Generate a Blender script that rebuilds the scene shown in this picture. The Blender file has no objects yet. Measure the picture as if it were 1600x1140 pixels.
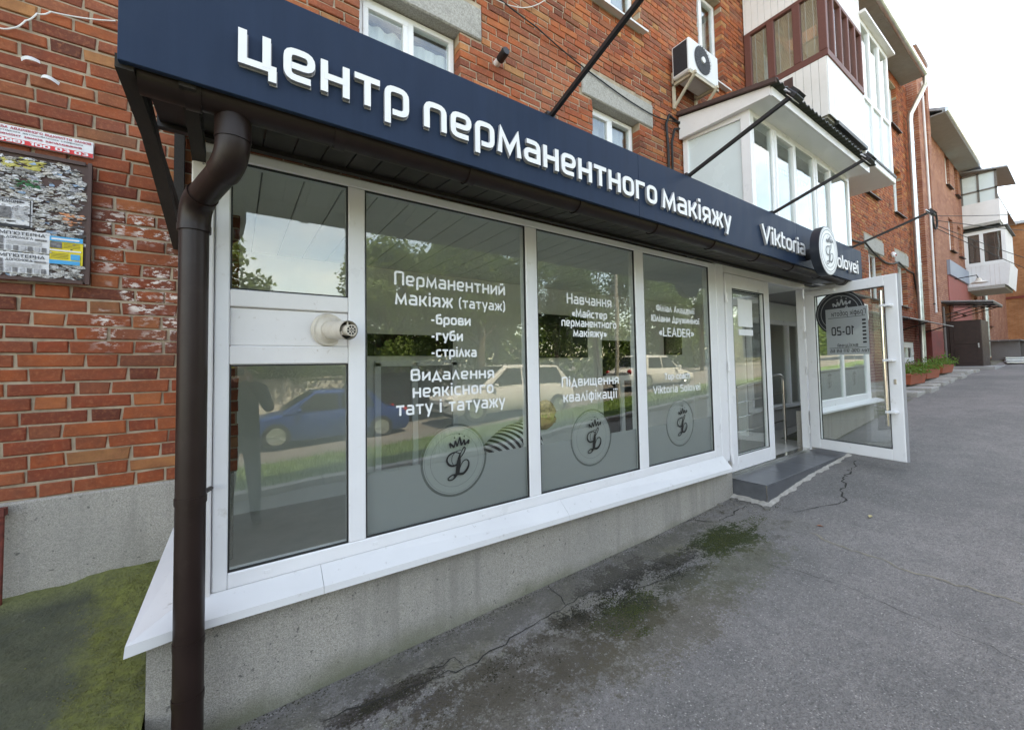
import bpy, math, random
from mathutils import Vector, Matrix
R = math.radians
rnd = random.Random(7)
sc = bpy.context.scene
COL = sc.collection

# ------------------------------------------------------------------ camera
CAM = Vector((0.0, -2.376, 0.0))
YAW, PIT, ROL = R(35.79), R(2.31), R(-1.12)
F_PX, CX, CY, IW, IH = 637.9, 826.8, 545.2, 1600.0, 1140.0
_r = Vector((math.cos(YAW), -math.sin(YAW), 0))
_f = Vector((math.sin(YAW)*math.cos(PIT), math.cos(YAW)*math.cos(PIT), math.sin(PIT)))
_u = _r.cross(_f)
_R = _r*math.cos(ROL) + _u*math.sin(ROL)
_U = _u*math.cos(ROL) - _r*math.sin(ROL)
cd = bpy.data.cameras.new('camera')
cam = bpy.data.objects.new('camera', cd); COL.objects.link(cam)
cd.sensor_fit = 'HORIZONTAL'; cd.sensor_width = 36.0
cd.lens = 36.0*F_PX/IW
cd.shift_x = (IW/2-CX)/IW
cd.shift_y = (CY-IH/2)/IW
cd.clip_start = 0.02; cd.clip_end = 2000
m3 = Matrix((_R, _U, -_f)).transposed()
cam.matrix_world = Matrix.Translation(CAM) @ m3.to_4x4()
sc.camera = cam

def px(p):
    q = Vector(p)-CAM; z = q.dot(_f)
    if z < 0.05: return None
    return (CX+F_PX*q.dot(_R)/z, CY-F_PX*q.dot(_U)/z, z)

# ------------------------------------------------------------------ world, sun, exposure
SUN_EL, SUN_AZ = R(60), R(12)          # the sun stands behind the building, a little to the right
w = bpy.data.worlds.new('World'); sc.world = w; w.use_nodes = True
nt = w.node_tree; N = nt.nodes; L = nt.links
for n in list(N): N.remove(n)
out = N.new('ShaderNodeOutputWorld'); bg = N.new('ShaderNodeBackground')
sky = N.new('ShaderNodeTexSky'); sky.sky_type = 'NISHITA'; sky.sun_disc = False
sky.sun_elevation = SUN_EL; sky.sun_rotation = SUN_AZ; sky.dust_density = 1.0; sky.air_density = 1.0; sky.ozone_density = 1.0
tc = N.new('ShaderNodeTexCoord'); mp = N.new('ShaderNodeMapping'); mp.inputs['Scale'].default_value = (1.6, 1.6, 3.6); mp.inputs['Location'].default_value = (4.1, 2.3, .7)
nz = N.new('ShaderNodeTexNoise'); nz.inputs['Scale'].default_value = 1.5; nz.inputs['Detail'].default_value = 7; nz.inputs['Roughness'].default_value = .6
rp = N.new('ShaderNodeMapRange'); rp.inputs[1].default_value = .48; rp.inputs[2].default_value = .82; rp.inputs[3].default_value = .04; rp.inputs[4].default_value = .62
mx = N.new('ShaderNodeMixRGB'); mx.inputs[2].default_value = (6.3, 6.2, 6.1, 1)
L.new(tc.outputs['Generated'], mp.inputs[0]); L.new(mp.outputs[0], nz.inputs['Vector']); L.new(nz.outputs[0], rp.inputs[0])
L.new(rp.outputs[0], mx.inputs[0]); L.new(sky.outputs[0], mx.inputs[1]); L.new(mx.outputs[0], bg.inputs[0]); L.new(bg.outputs[0], out.inputs[0])
bg.inputs[1].default_value = 0.15
sd = bpy.data.lights.new('sun', 'SUN'); sd.energy = 2.3; sd.angle = R(.6); sd.color = (1, .95, .87)
so = bpy.data.objects.new('sun', sd); COL.objects.link(so)
sdir = Vector((math.sin(SUN_AZ)*math.cos(SUN_EL), math.cos(SUN_AZ)*math.cos(SUN_EL), math.sin(SUN_EL)))
so.rotation_euler = sdir.to_track_quat('Z', 'Y').to_euler(); so.location = (0, 20, 30)
vs = sc.view_settings
vs.view_transform = 'Standard'; vs.look = 'None'; vs.gamma = 1; vs.use_curve_mapping = False
vs.exposure = 2.58
vs.use_white_balance = True; vs.white_balance_temperature = 8700; vs.white_balance_tint = 10
sc.cycles.transparent_max_bounces = 24
sc.cycles.max_bounces = 8

# ------------------------------------------------------------------ materials
MATS = {}
def _new(name):
    m = bpy.data.materials.new(name); m.use_nodes = True
    MATS[name] = m
    nt = m.node_tree
    b = nt.nodes['Principled BSDF']
    return m, nt, b
def _pos(nt, scale=1.0, stretch=None):
    g = nt.nodes.new('ShaderNodeNewGeometry')
    mp = nt.nodes.new('ShaderNodeMapping')
    mp.inputs['Scale'].default_value = stretch or (scale, scale, scale)
    nt.links.new(g.outputs['Position'], mp.inputs[0])
    return mp.outputs[0]
def _noise(nt, vec, scale, detail=5, rough=.6):
    n = nt.nodes.new('ShaderNodeTexNoise'); n.inputs['Scale'].default_value = scale
    n.inputs['Detail'].default_value = detail; n.inputs['Roughness'].default_value = rough
    nt.links.new(vec, n.inputs['Vector']); return n.outputs[0]
def _ramp(nt, fac, a, b, lo=0.0, hi=1.0):
    n = nt.nodes.new('ShaderNodeMapRange')
    for i, v in enumerate((a, b, lo, hi)): n.inputs[i+1].default_value = v
    nt.links.new(fac, n.inputs[0]); return n.outputs[0]
def _mix(nt, fac, a, b, blend='MIX'):
    n = nt.nodes.new('ShaderNodeMixRGB'); n.blend_type = blend
    for i, v in ((0, fac), (1, a), (2, b)):
        if isinstance(v, (int, float)): n.inputs[i].default_value = v
        elif isinstance(v, (tuple, list)): n.inputs[i].default_value = (*v[:3], 1)
        else: nt.links.new(v, n.inputs[i])
    return n.outputs[0]
def _math(nt, op, a, b=None):
    n = nt.nodes.new('ShaderNodeMath'); n.operation = op
    for i, v in ((0, a), (1, b)):
        if v is None: continue
        if isinstance(v, (int, float)): n.inputs[i].default_value = v
        else: nt.links.new(v, n.inputs[i])
    return n.outputs[0]
def _bump(nt, b, h, strength=.3, dist=.01):
    n = nt.nodes.new('ShaderNodeBump'); n.inputs['Strength'].default_value = strength; n.inputs['Distance'].default_value = dist
    nt.links.new(h, n.inputs['Height']); nt.links.new(n.outputs[0], b.inputs['Normal'])
def mat(name, col, rough=.5, metal=0.0, var=.12, vscale=6.0, bump=0.0, bscale=60.0, bdist=.004, dirt=None, dscale=3.0, dlo=.55, dhi=.75, damt=.6, stretch=None, spec=None):
    m, nt, b = _new(name)
    v = _pos(nt)
    n = _noise(nt, _pos(nt, 1, stretch) if stretch else v, vscale)
    lo = tuple(max(0, c*(1-var)) for c in col); hi = tuple(min(1, c*(1+var)) for c in col)
    c = _mix(nt, _ramp(nt, n, .3, .7), lo, hi)
    if dirt:
        d = _ramp(nt, _noise(nt, v, dscale, 8, .7), dlo, dhi, 0, damt)
        c = _mix(nt, d, c, dirt)
    nt.links.new(c, b.inputs['Base Color'])
    b.inputs['Metallic'].default_value = metal
    rr = _ramp(nt, n, .3, .7, max(0.02, rough-.06), min(1, rough+.06)); nt.links.new(rr, b.inputs['Roughness'])
    if spec is not None: b.inputs['Specular IOR Level'].default_value = spec
    if bump: _bump(nt, b, _noise(nt, v, bscale, 3), bump, bdist)
    return m

def brick_mat():
    m, nt, b = _new('brick')
    at = nt.nodes.new('ShaderNodeAttribute'); at.attribute_name = 'tone'
    oi = nt.nodes.new('ShaderNodeObjectInfo')
    t = _math(nt, 'FRACT', _math(nt, 'ADD', at.outputs['Fac'], oi.outputs['Random']))
    cr = nt.nodes.new('ShaderNodeValToRGB'); nt.links.new(t, cr.inputs[0])
    e = cr.color_ramp
    stops = [(0, (.135, .050, .036)), (.10, (.24, .070, .042)), (.22, (.36, .092, .042)), (.36, (.44, .125, .048)), (.48, (.30, .095, .055)), (.60, (.47, .15, .058)), (.70, (.38, .10, .042)), (.80, (.23, .088, .062)), (.88, (.50, .185, .075)), (.945, (.47, .26, .11)), (1, (.20, .066, .045))]
    e.elements[0].position = 0; e.elements[0].color = (*stops[0][1], 1)
    e.elements[1].position = 1; e.elements[1].color = (*stops[-1][1], 1)
    for p, c in stops[1:-1]:
        x = e.elements.new(p); x.color = (*c, 1)
    v = _pos(nt)
    n1 = _noise(nt, v, 9, 6, .65); n2 = _noise(nt, v, 60, 4, .6); n3 = _noise(nt, v, 1.3, 4)
    c = _mix(nt, _ramp(nt, n1, .38, .72, 0, .6), cr.outputs[0], (.17, .072, .05))
    c = _mix(nt, _ramp(nt, n2, .5, .72, 0, .45), c, (.52, .23, .12))
    c = _mix(nt, _ramp(nt, n3, .52, .72, 0, .35), c, (.34, .20, .15))       # weather bloom
    sn_ = _noise(nt, _pos(nt, 1, (1.0, 1.0, .55)), 1.1, 7, .7)
    c = _mix(nt, _ramp(nt, sn_, .50, .70, 0, .55), c, (.11, .055, .042))
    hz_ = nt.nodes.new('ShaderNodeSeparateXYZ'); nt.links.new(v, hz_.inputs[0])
    c = _mix(nt, _ramp(nt, hz_.outputs[2], 1.5, 2.5, 1, 0), _mix(nt, 1.0, c, (.98, .90, .86), 'MULTIPLY'), _mix(nt, 1.0, c, (.72, .60, .58), 'MULTIPLY'))      # sky light put into the colour: upper walls brighter, base storey dimmer and dirtier
    # remains of torn posters and glue on the bricks beside the notice board
    sp = nt.nodes.new('ShaderNodeSeparateXYZ'); nt.links.new(v, sp.inputs[0])
    mask = _math(nt, 'MULTIPLY', _ramp(nt, sp.outputs[0], -.70, -.62), _ramp(nt, sp.outputs[0], -.31, -.25, 1, 0))
    mask = _math(nt, 'MULTIPLY', mask, _math(nt, 'MULTIPLY', _ramp(nt, sp.outputs[2], .10, .28), _ramp(nt, sp.outputs[2], .92, 1.02, 1, 0)))
    mp = nt.nodes.new('ShaderNodeMapping'); mp.inputs['Scale'].default_value = (1, 1, 2.2); nt.links.new(v, mp.inputs[0])
    gl = _ramp(nt, _noise(nt, mp.outputs[0], 17, 6, .72), .52, .56)
    ng = _noise(nt, v, 4.5, 2)
    gl = _math(nt, 'MULTIPLY', _math(nt, 'MULTIPLY', gl, _ramp(nt, ng, .38, .48)), mask)
    c = _mix(nt, gl, c, (.66, .59, .55))
    nt.links.new(c, b.inputs['Base Color']); b.inputs['Roughness'].default_value = .88
    b.inputs['Specular IOR Level'].default_value = .25
    _bump(nt, b, _math(nt, 'ADD', _noise(nt, v, 45, 6, .7), _math(nt, 'MULTIPLY', n1, 2.0)), .55, .006)
    return m
def brickwall_mat(name, c1, c2, mortar):
    m, nt, b = _new(name)
    g = nt.nodes.new('ShaderNodeNewGeometry'); sp = nt.nodes.new('ShaderNodeSeparateXYZ'); nt.links.new(g.outputs['Position'], sp.inputs[0])
    cb = nt.nodes.new('ShaderNodeCombineXYZ'); nt.links.new(_math(nt, 'ADD', sp.outputs[0], sp.outputs[1]), cb.inputs[0]); nt.links.new(sp.outputs[2], cb.inputs[1])
    br = nt.nodes.new('ShaderNodeTexBrick'); nt.links.new(cb.outputs[0], br.inputs['Vector'])
    br.inputs['Color1'].default_value = (*c1, 1); br.inputs['Color2'].default_value = (*c2, 1); br.inputs['Mortar'].default_value = (*mortar, 1)
    br.inputs['Scale'].default_value = 1; br.inputs['Brick Width'].default_value = .26; br.inputs['Row Height'].default_value = .078
    br.inputs['Mortar Size'].default_value = .008; br.inputs['Bias'].default_value = -.1
    n = _noise(nt, g.outputs['Position'], 1.2, 6)
    n_ = _noise(nt, _pos(nt, 1, (2.2, 2.2, 7)), 1.6, 8, .85)
    c = _mix(nt, _ramp(nt, n_, .42, .62, 0, .65), br.outputs[0], tuple(x*.55 for x in c1))
    c = _mix(nt, _ramp(nt, n_, .46, .34, 0, .4), c, (.50, .27, .17))
    c = _mix(nt, _ramp(nt, n, .42, .7, 0, .55), c, tuple(x*.55 for x in c1))
    nt.links.new(c, b.inputs['Base Color']); b.inputs['Roughness'].default_value = .9
    _bump(nt, b, br.outputs['Fac'], -.5, .01)
    return m
def glass_mat(name, tint=(.90, .95, .92), k=1.0, rough=0.0, base=.075):
    m, nt, b = _new(name); nt.nodes.remove(b)
    o = nt.nodes['Material Output']
    g = nt.nodes.new('ShaderNodeNewGeometry')
    d = nt.nodes.new('ShaderNodeVectorMath'); d.operation = 'DOT_PRODUCT'
    nt.links.new(g.outputs['Incoming'], d.inputs[0]); nt.links.new(g.outputs['Normal'], d.inputs[1])
    c = _math(nt, 'ABSOLUTE', d.outputs['Value'])
    p = _math(nt, 'POWER', _math(nt, 'SUBTRACT', 1.0, c), 4.2)
    f = _math(nt, 'MINIMUM', _math(nt, 'MULTIPLY', _math(nt, 'ADD', _math(nt, 'MULTIPLY', p, 1-base), base), k), 1.0)
    t = nt.nodes.new('ShaderNodeBsdfTransparent'); t.inputs[0].default_value = (*tint, 1)
    gl = nt.nodes.new('ShaderNodeBsdfGlossy'); gl.inputs['Roughness'].default_value = rough; gl.inputs['Color'].default_value = (.97, 1, .98, 1)
    # float glass is never perfectly flat
    bp = nt.nodes.new('ShaderNodeBump'); bp.inputs['Strength'].default_value = .05; bp.inputs['Distance'].default_value = .02
    nt.links.new(_noise(nt, g.outputs['Position'], 2.2, 1), bp.inputs['Height']); nt.links.new(bp.outputs[0], gl.inputs['Normal'])
    ms = nt.nodes.new('ShaderNodeMixShader'); nt.links.new(f, ms.inputs[0]); nt.links.new(t.outputs[0], ms.inputs[1]); nt.links.new(gl.outputs[0], ms.inputs[2])
    nt.links.new(ms.outputs[0], o.inputs[0])
    return m
def film_mat(name, col, trans=.25):
    m, nt, b = _new(name)
    o = nt.nodes['Material Output']
    b.inputs['Base Color'].default_value = (*col, 1); b.inputs['Roughness'].default_value = .42
    tl = nt.nodes.new('ShaderNodeBsdfTranslucent'); tl.inputs[0].default_value = (*col, 1)
    tp = nt.nodes.new('ShaderNodeBsdfTransparent'); tp.inputs[0].default_value = (.8, .85, .82, 1)
    m1 = nt.nodes.new('ShaderNodeMixShader'); m1.inputs[0].default_value = .35
    nt.links.new(b.outputs[0], m1.inputs[1]); nt.links.new(tl.outputs[0], m1.inputs[2])
    m2 = nt.nodes.new('ShaderNodeMixShader'); m2.inputs[0].default_value = trans
    nt.links.new(m1.outputs[0], m2.inputs[1]); nt.links.new(tp.outputs[0], m2.inputs[2]); nt.links.new(m2.outputs[0], o.inputs[0])
    return m
def asphalt_mat():
    m, nt, b = _new('asphalt')
    v = _pos(nt)
    sp = nt.nodes.new('ShaderNodeSeparateXYZ'); nt.links.new(v, sp.inputs[0]); X, Y = sp.outputs[0], sp.outputs[1]
    vo = nt.nodes.new('ShaderNodeTexVoronoi'); vo.inputs['Scale'].default_value = 95; nt.links.new(v, vo.inputs['Vector'])
    vo2 = nt.nodes.new('ShaderNodeTexVoronoi'); vo2.inputs['Scale'].default_value = 58; nt.links.new(v, vo2.inputs['Vector'])
    big = _noise(nt, v, .55, 6, .62); mid = _noise(nt, v, 4, 7, .68); fine = _noise(nt, v, 130, 3)
    c = _mix(nt, _ramp(nt, big, .36, .64), (.190, .181, .168), (.306, .279, .260))
    c = _mix(nt, _ramp(nt, mid, .38, .72, 0, .45), c, (.115, .112, .11))
    c = _mix(nt, _ramp(nt, fine, .46, .66, 0, .7), c, (.095, .092, .09))
    g25 = _noise(nt, v, 34, 4, .75)
    c = _mix(nt, _ramp(nt, g25, .5, .66, 0, .45), c, (.085, .082, .08))
    c = _mix(nt, _ramp(nt, g25, .44, .32, 0, .40), c, (.33, .315, .30))
    sepc = nt.nodes.new('ShaderNodeSeparateColor'); nt.links.new(vo.outputs['Color'], sepc.inputs[0])
    chip = _math(nt, 'MULTIPLY', _ramp(nt, sepc.outputs[0], .78, .95), _ramp(nt, vo.outputs['Distance'], .30, .42, 1, 0))
    c = _mix(nt, _math(nt, 'MULTIPLY', chip, .75), c, (.42, .395, .37))
    sepc2 = nt.nodes.new('ShaderNodeSeparateColor'); nt.links.new(vo2.outputs['Color'], sepc2.inputs[0])
    chip2 = _math(nt, 'MULTIPLY', _ramp(nt, sepc2.outputs[1], .935, .97), _ramp(nt, vo2.outputs['Distance'], .18, .30, 1, 0))
    c = _mix(nt, chip2, c, (.44, .41, .375))
    # damp, algae-stained strip along the wall; moss where rain drips off the canopy
    near = _math(nt, 'MULTIPLY', _ramp(nt, Y, -1.15, -.35), _ramp(nt, X, 4.6, 3.4, 0, 1))
    al = _math(nt, 'MULTIPLY', _ramp(nt, _noise(nt, v, 2.6, 7, .7), .42, .66), near)
    c = _mix(nt, _math(nt, 'MULTIPLY', al, .75), c, (.135, .125, .075))
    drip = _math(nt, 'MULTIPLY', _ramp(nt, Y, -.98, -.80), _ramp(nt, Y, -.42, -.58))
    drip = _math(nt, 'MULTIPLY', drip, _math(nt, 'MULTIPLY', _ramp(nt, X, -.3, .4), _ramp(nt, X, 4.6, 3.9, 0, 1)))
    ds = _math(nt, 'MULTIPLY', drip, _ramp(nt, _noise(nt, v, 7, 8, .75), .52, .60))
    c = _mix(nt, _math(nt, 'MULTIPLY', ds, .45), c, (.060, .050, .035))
    gr = _math(nt, 'MULTIPLY', near, _ramp(nt, _noise(nt, v, 3.3, 6, .7), .60, .74))
    c = _mix(nt, _math(nt, 'MULTIPLY', gr, .6), c, (.15, .165, .06))
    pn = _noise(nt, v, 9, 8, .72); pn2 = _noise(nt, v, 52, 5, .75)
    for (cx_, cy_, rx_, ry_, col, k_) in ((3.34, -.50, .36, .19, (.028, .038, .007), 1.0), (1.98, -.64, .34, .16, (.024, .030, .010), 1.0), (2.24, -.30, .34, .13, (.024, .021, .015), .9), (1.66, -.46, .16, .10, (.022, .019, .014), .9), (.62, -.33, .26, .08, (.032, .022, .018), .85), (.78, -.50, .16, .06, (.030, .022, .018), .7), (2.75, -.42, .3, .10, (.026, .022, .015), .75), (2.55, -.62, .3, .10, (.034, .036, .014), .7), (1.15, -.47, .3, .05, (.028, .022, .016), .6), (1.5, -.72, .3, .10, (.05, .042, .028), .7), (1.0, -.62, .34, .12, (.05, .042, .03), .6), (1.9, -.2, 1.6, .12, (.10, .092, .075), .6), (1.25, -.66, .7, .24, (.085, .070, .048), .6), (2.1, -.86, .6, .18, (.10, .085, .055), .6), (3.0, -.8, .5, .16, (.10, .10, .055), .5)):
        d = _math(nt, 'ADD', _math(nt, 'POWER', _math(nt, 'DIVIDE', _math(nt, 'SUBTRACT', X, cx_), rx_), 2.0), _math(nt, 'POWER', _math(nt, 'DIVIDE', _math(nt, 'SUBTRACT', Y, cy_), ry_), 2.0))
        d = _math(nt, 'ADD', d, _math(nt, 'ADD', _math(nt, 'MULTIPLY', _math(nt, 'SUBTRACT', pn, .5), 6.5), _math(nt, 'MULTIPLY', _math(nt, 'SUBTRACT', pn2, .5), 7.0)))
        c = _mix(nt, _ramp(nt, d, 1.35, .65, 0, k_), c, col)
    edge = _math(nt, 'MULTIPLY', _ramp(nt, Y, -.07, -.02), _ramp(nt, _noise(nt, v, 4, 4), .38, .55))
    c = _mix(nt, _math(nt, 'MULTIPLY', edge, .8), c, (.12, .125, .055))
    nt.links.new(c, b.inputs['Base Color']); b.inputs['Roughness'].default_value = .86; b.inputs['Specular IOR Level'].default_value = .35
    h = _math(nt, 'ADD', _math(nt, 'MULTIPLY', vo.outputs['Distance'], .6), _math(nt, 'ADD', _math(nt, 'MULTIPLY', mid, 1.5), fine))
    _bump(nt, b, h, .9, .012)
    return m
def apron_mat():
    m, nt, b = _new('mossy_concrete')
    v = _pos(nt)
    sp = nt.nodes.new('ShaderNodeSeparateXYZ'); nt.links.new(v, sp.inputs[0])
    n = _noise(nt, v, 3.2, 8, .68); f = _noise(nt, v, 55, 4)
    c = _mix(nt, _ramp(nt, n, .35, .65), (.045, .050, .034), (.095, .10, .058))
    wob = _math(nt, 'ADD', sp.outputs[0], _math(nt, 'MULTIPLY', _math(nt, 'SUBTRACT', _noise(nt, v, 4, 5), .5), .34))
    wob = _math(nt, 'ADD', wob, _math(nt, 'MULTIPLY', sp.outputs[1], .10))
    wob = _math(nt, 'ADD', wob, _math(nt, 'MULTIPLY', _math(nt, 'SUBTRACT', _noise(nt, v, 24, 5, .7), .5), .16))
    g = _math(nt, 'MULTIPLY', _ramp(nt, wob, -.56, -.49), _ramp(nt, f, .22, .60, .55, 1))
    c = _mix(nt, _math(nt, 'MULTIPLY', g, _ramp(nt, _noise(nt, v, 8, 6, .75), .62, .42, .35, 1)), c, (.165, .178, .036))
    up = _math(nt, 'MULTIPLY', _ramp(nt, sp.outputs[1], .80, .97), .7)
    c = _mix(nt, up, c, (.15, .16, .05))
    c = _mix(nt, _ramp(nt, f, .50, .72, 0, .6), c, (.04, .045, .02))
    c = _mix(nt, _ramp(nt, _noise(nt, v, 11, 7, .75), .50, .66, 0, .7), c, (.06, .062, .03))
    c = _mix(nt, _ramp(nt, _noise(nt, v, 5, 7, .75), .60, .68, 0, .6), c, (.17, .165, .13))
    nt.links.new(c, b.inputs['Base Color']); b.inputs['Roughness'].default_value = .95
    _bump(nt, b, _math(nt, 'ADD', n, _math(nt, 'MULTIPLY', f, .6)), .8, .015)
    return m
def plaster_mat():
    m, nt, b = _new('pebble_render')
    v = _pos(nt)
    sp = nt.nodes.new('ShaderNodeSeparateXYZ'); nt.links.new(v, sp.inputs[0])
    vo = nt.nodes.new('ShaderNodeTexVoronoi'); vo.inputs['Scale'].default_value = 330; nt.links.new(v, vo.inputs['Vector'])
    sc_ = nt.nodes.new('ShaderNodeSeparateColor'); nt.links.new(vo.outputs['Color'], sc_.inputs[0])
    c = _mix(nt, _ramp(nt, sc_.outputs[0], 0, 1), (.23, .214, .19), (.50, .468, .42))
    c = _mix(nt, _ramp(nt, _noise(nt, v, 1.6, 6), .35, .7, 0, .4), c, (.245, .24, .23))
    c = _mix(nt, _math(nt, 'MULTIPLY', _ramp(nt, _noise(nt, v, 40, 2), .68, .72), .8), c, (.10, .095, .09))
    st_ = _noise(nt, _pos(nt, 1, (9, 9, .6)), 1.0, 5, .7)
    c = _mix(nt, _ramp(nt, st_, .50, .68, 0, .45), c, (.20, .19, .17))
    c = _mix(nt, _ramp(nt, _noise(nt, v, .9, 5), .5, .62, 0, .25), c, (.40, .37, .32))
    # algae rising from the ground
    lowz = _ramp(nt, _math(nt, 'ADD', sp.outputs[2], _math(nt, 'MULTIPLY', _noise(nt, v, 3, 5), .22)), -1.46, -1.33, .8, 0)
    c = _mix(nt, lowz, c, (.135, .14, .085))
    nt.links.new(c, b.inputs['Base Color']); b.inputs['Roughness'].default_value = .9
    _bump(nt, b, vo.outputs['Distance'], .5, .004)
    return m
def grass_mat():
    return mat('grass', (.085, .14, .03), .8, var=.5, vscale=2.5)
def leafmat(name, c1, c2):
    m, nt, b = _new(name)
    oi = nt.nodes.new('ShaderNodeNewGeometry')
    v = _noise(nt, oi.outputs['Position'], .9, 4)
    c = _mix(nt, _ramp(nt, oi.outputs['Random Per Island'], 0, 1), c1, c2)
    c = _mix(nt, _ramp(nt, v, .35, .65, 0, .5), c, c2)
    nt.links.new(c, b.inputs['Base Color']); b.inputs['Roughness'].default_value = .55
    tl = nt.nodes.new('ShaderNodeBsdfTranslucent'); nt.links.new(c, tl.inputs[0])
    ms = nt.nodes.new('ShaderNodeMixShader'); ms.inputs[0].default_value = .45
    nt.links.new(b.outputs[0], ms.inputs[1]); nt.links.new(tl.outputs[0], ms.inputs[2]); nt.links.new(ms.outputs[0], nt.nodes['Material Output'].inputs[0])
    return m

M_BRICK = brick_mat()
M_MORTAR = mat('mortar', (.36, .285, .21), .95, var=.3, vscale=12, bump=.5, bscale=120)
M_BRICKFAR = brickwall_mat('far_brick', (.30, .082, .045), (.47, .18, .085), (.44, .35, .27))
M_BRICKEND = brickwall_mat('orange_brick', (.38, .15, .06), (.46, .20, .09), (.36, .24, .15))
M_DARKRED = mat('dark_red_paint', (.17, .030, .024), .75, var=.3, vscale=3, bump=.2)
M_PLASTER = plaster_mat()
M_ASPHALT = asphalt_mat()
M_APRON = apron_mat()
M_CONC = mat('concrete', (.36, .345, .32), .92, var=.3, vscale=70, bump=.7, bscale=110, bdist=.006, dirt=(.16, .15, .13), dscale=2.5)
M_PVC = mat('white_pvc', (.80, .80, .82), .32, var=.03, vscale=3, dirt=(.46, .41, .36), dscale=13, dlo=.61, dhi=.78, damt=.55)
M_PVCD = mat('weathered_pvc', (.76, .74, .74), .36, var=.04, vscale=5, dirt=(.40, .33, .27), dscale=34, dlo=.62, dhi=.74, damt=.7)
M_FLASH = mat('white_sheet_metal', (.68, .68, .685), .34, var=.05, vscale=2, dirt=(.26, .23, .20), dscale=19, dlo=.62, dhi=.74, damt=.75)
M_SEAL = mat('rubber_seal', (.02, .02, .02), .6)
M_NAVY = mat('navy_composite', (.022, .037, .070), .45, var=.10, vscale=2.5, dirt=(.04, .055, .085), dscale=1.6, dlo=.5, dhi=.8, damt=.35, stretch=(6, 6, .5), spec=.08)
M_NAVYD = mat('dark_navy', (.014, .018, .027), .35)
M_LETTER = mat('white_acrylic', (.82, .82, .83), .35, var=.02)
M_LETTERS = mat('grey_letter_side', (.34, .34, .36), .5, var=.05)
M_BROWN = mat('brown_sheet_metal', (.018, .013, .012), .5, var=.25, vscale=5, dirt=(.06, .05, .04), dscale=5)
M_PIPE = mat('brown_pvc_pipe', (.018, .0085, .007), .42, var=.16, vscale=7, dirt=(.055, .038, .032), dscale=8, dlo=.58, dhi=.8, damt=.5, spec=.35)
M_BLACK = mat('black_metal', (.012, .012, .013), .45)
M_TIMBER = mat('black_timber', (.022, .017, .014), .8, var=.5, vscale=8, stretch=(10, 2, 10))
M_GLASS = glass_mat('shop_glass', (.955, .975, .96), 1.0, base=.085)
M_GLASSA = glass_mat('house_glass', (.93, .96, .96), 1.0, base=.10)
M_GLASSM = mat('milky_panel', (.66, .74, .76), .25, var=.05, vscale=1.5)
M_FILM = film_mat('frosted_film', (.42, .44, .45), .08)
M_FILMD = film_mat('frosted_emblem_film', (.52, .54, .54), .16)
M_RINGCL = film_mat('clear_ring', (.13, .14, .14), .5)
M_VINYL = mat('white_vinyl', (.88, .89, .90), .5, var=.01)
M_VINYLB = mat('black_vinyl', (.008, .008, .009), .5)
M_GREYPLATE = film_mat('silver_sticker', (.46, .48, .49), .12)
M_DARKSTICK = mat('dark_sticker', (.022, .022, .026), .5)
M_TILE = mat('graphite_tile', (.092, .096, .106), .34, var=.25, vscale=9, dirt=(.11, .115, .125), dscale=3, dlo=.45, dhi=.75, damt=.7, bump=.05)
M_GROUT = mat('grey_grout', (.34, .33, .32), .9, bump=.4)
M_CEMENT = mat('pale_cement', (.37, .345, .31), .95, var=.25, vscale=10, bump=.8, bscale=25, bdist=.02)
M_STEEL = mat('stainless_steel', (.62, .60, .57), .17, 1.0, var=.05)
M_GALV = mat('galvanised_steel', (.58, .62, .64), .34, .85, var=.15, vscale=8)
M_INT = mat('interior_wall', (.86, .855, .82), .8, var=.03)
M_INTF = mat('interior_floor', (.50, .48, .45), .4, var=.1)
M_INTG = mat('interior_grey_wall', (.40, .385, .375), .85, var=.06)
M_TV = mat('tv_screen', (.006, .007, .008), .08)
M_PRINT = mat('photo_print', (.12, .10, .09), .4, var=.9, vscale=30)
M_CREAM = mat('cream_siding', (.80, .78, .765), .5, var=.05, vscale=4, dirt=(.42, .38, .33), dscale=2, dlo=.5, dhi=.8, damt=.4)
M_WSIDE = mat('white_siding', (.76, .745, .76), .5, var=.04, vscale=3, dirt=(.52, .49, .48), dscale=2, dlo=.5, dhi=.8, damt=.4)
M_MAROON = mat('red_brown_paint', (.145, .052, .040), .55, var=.2, vscale=9, stretch=(3, 3, 14))
M_BLIND = mat('beige_blind', (.82, .72, .54), .7, var=.08)
M_BLINDD = mat('dark_blind', (.05, .05, .05), .7)
M_CURT = mat('white_curtain', (.66, .66, .64), .85, var=.05)
M_CURTG = mat('grey_curtain', (.34, .33, .33), .85, var=.1)
M_DARKROOM = mat('dark_room', (.04, .04, .042), .9)
M_ROOF = mat('grey_metal_roof', (.30, .31, .33), .45, .3, var=.15)
M_SOFFIT = mat('grey_soffit', (.26, .255, .25), .6, var=.1)
M_ACW = mat('ac_casing', (.70, .71, .73), .4, var=.03, dirt=(.45, .43, .40), dscale=6)
M_ACG = mat('ac_grille', (.075, .078, .085), .5)
M_FIN = mat('heat_exchanger', (.018, .022, .028), .5, var=.4, vscale=60)
M_RUSTY = mat('pale_bracket', (.50, .44, .34), .6, var=.2, dirt=(.22, .13, .07), dscale=10)
M_BOARD = mat('brown_board', (.075, .040, .034), .7, var=.2)
M_PAPER0 = mat('paper_scrap_plain', (.50, .485, .46), .9, var=.15, vscale=25, dirt=(.10, .09, .085), dscale=40, dlo=.52, dhi=.60, damt=.7)
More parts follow.
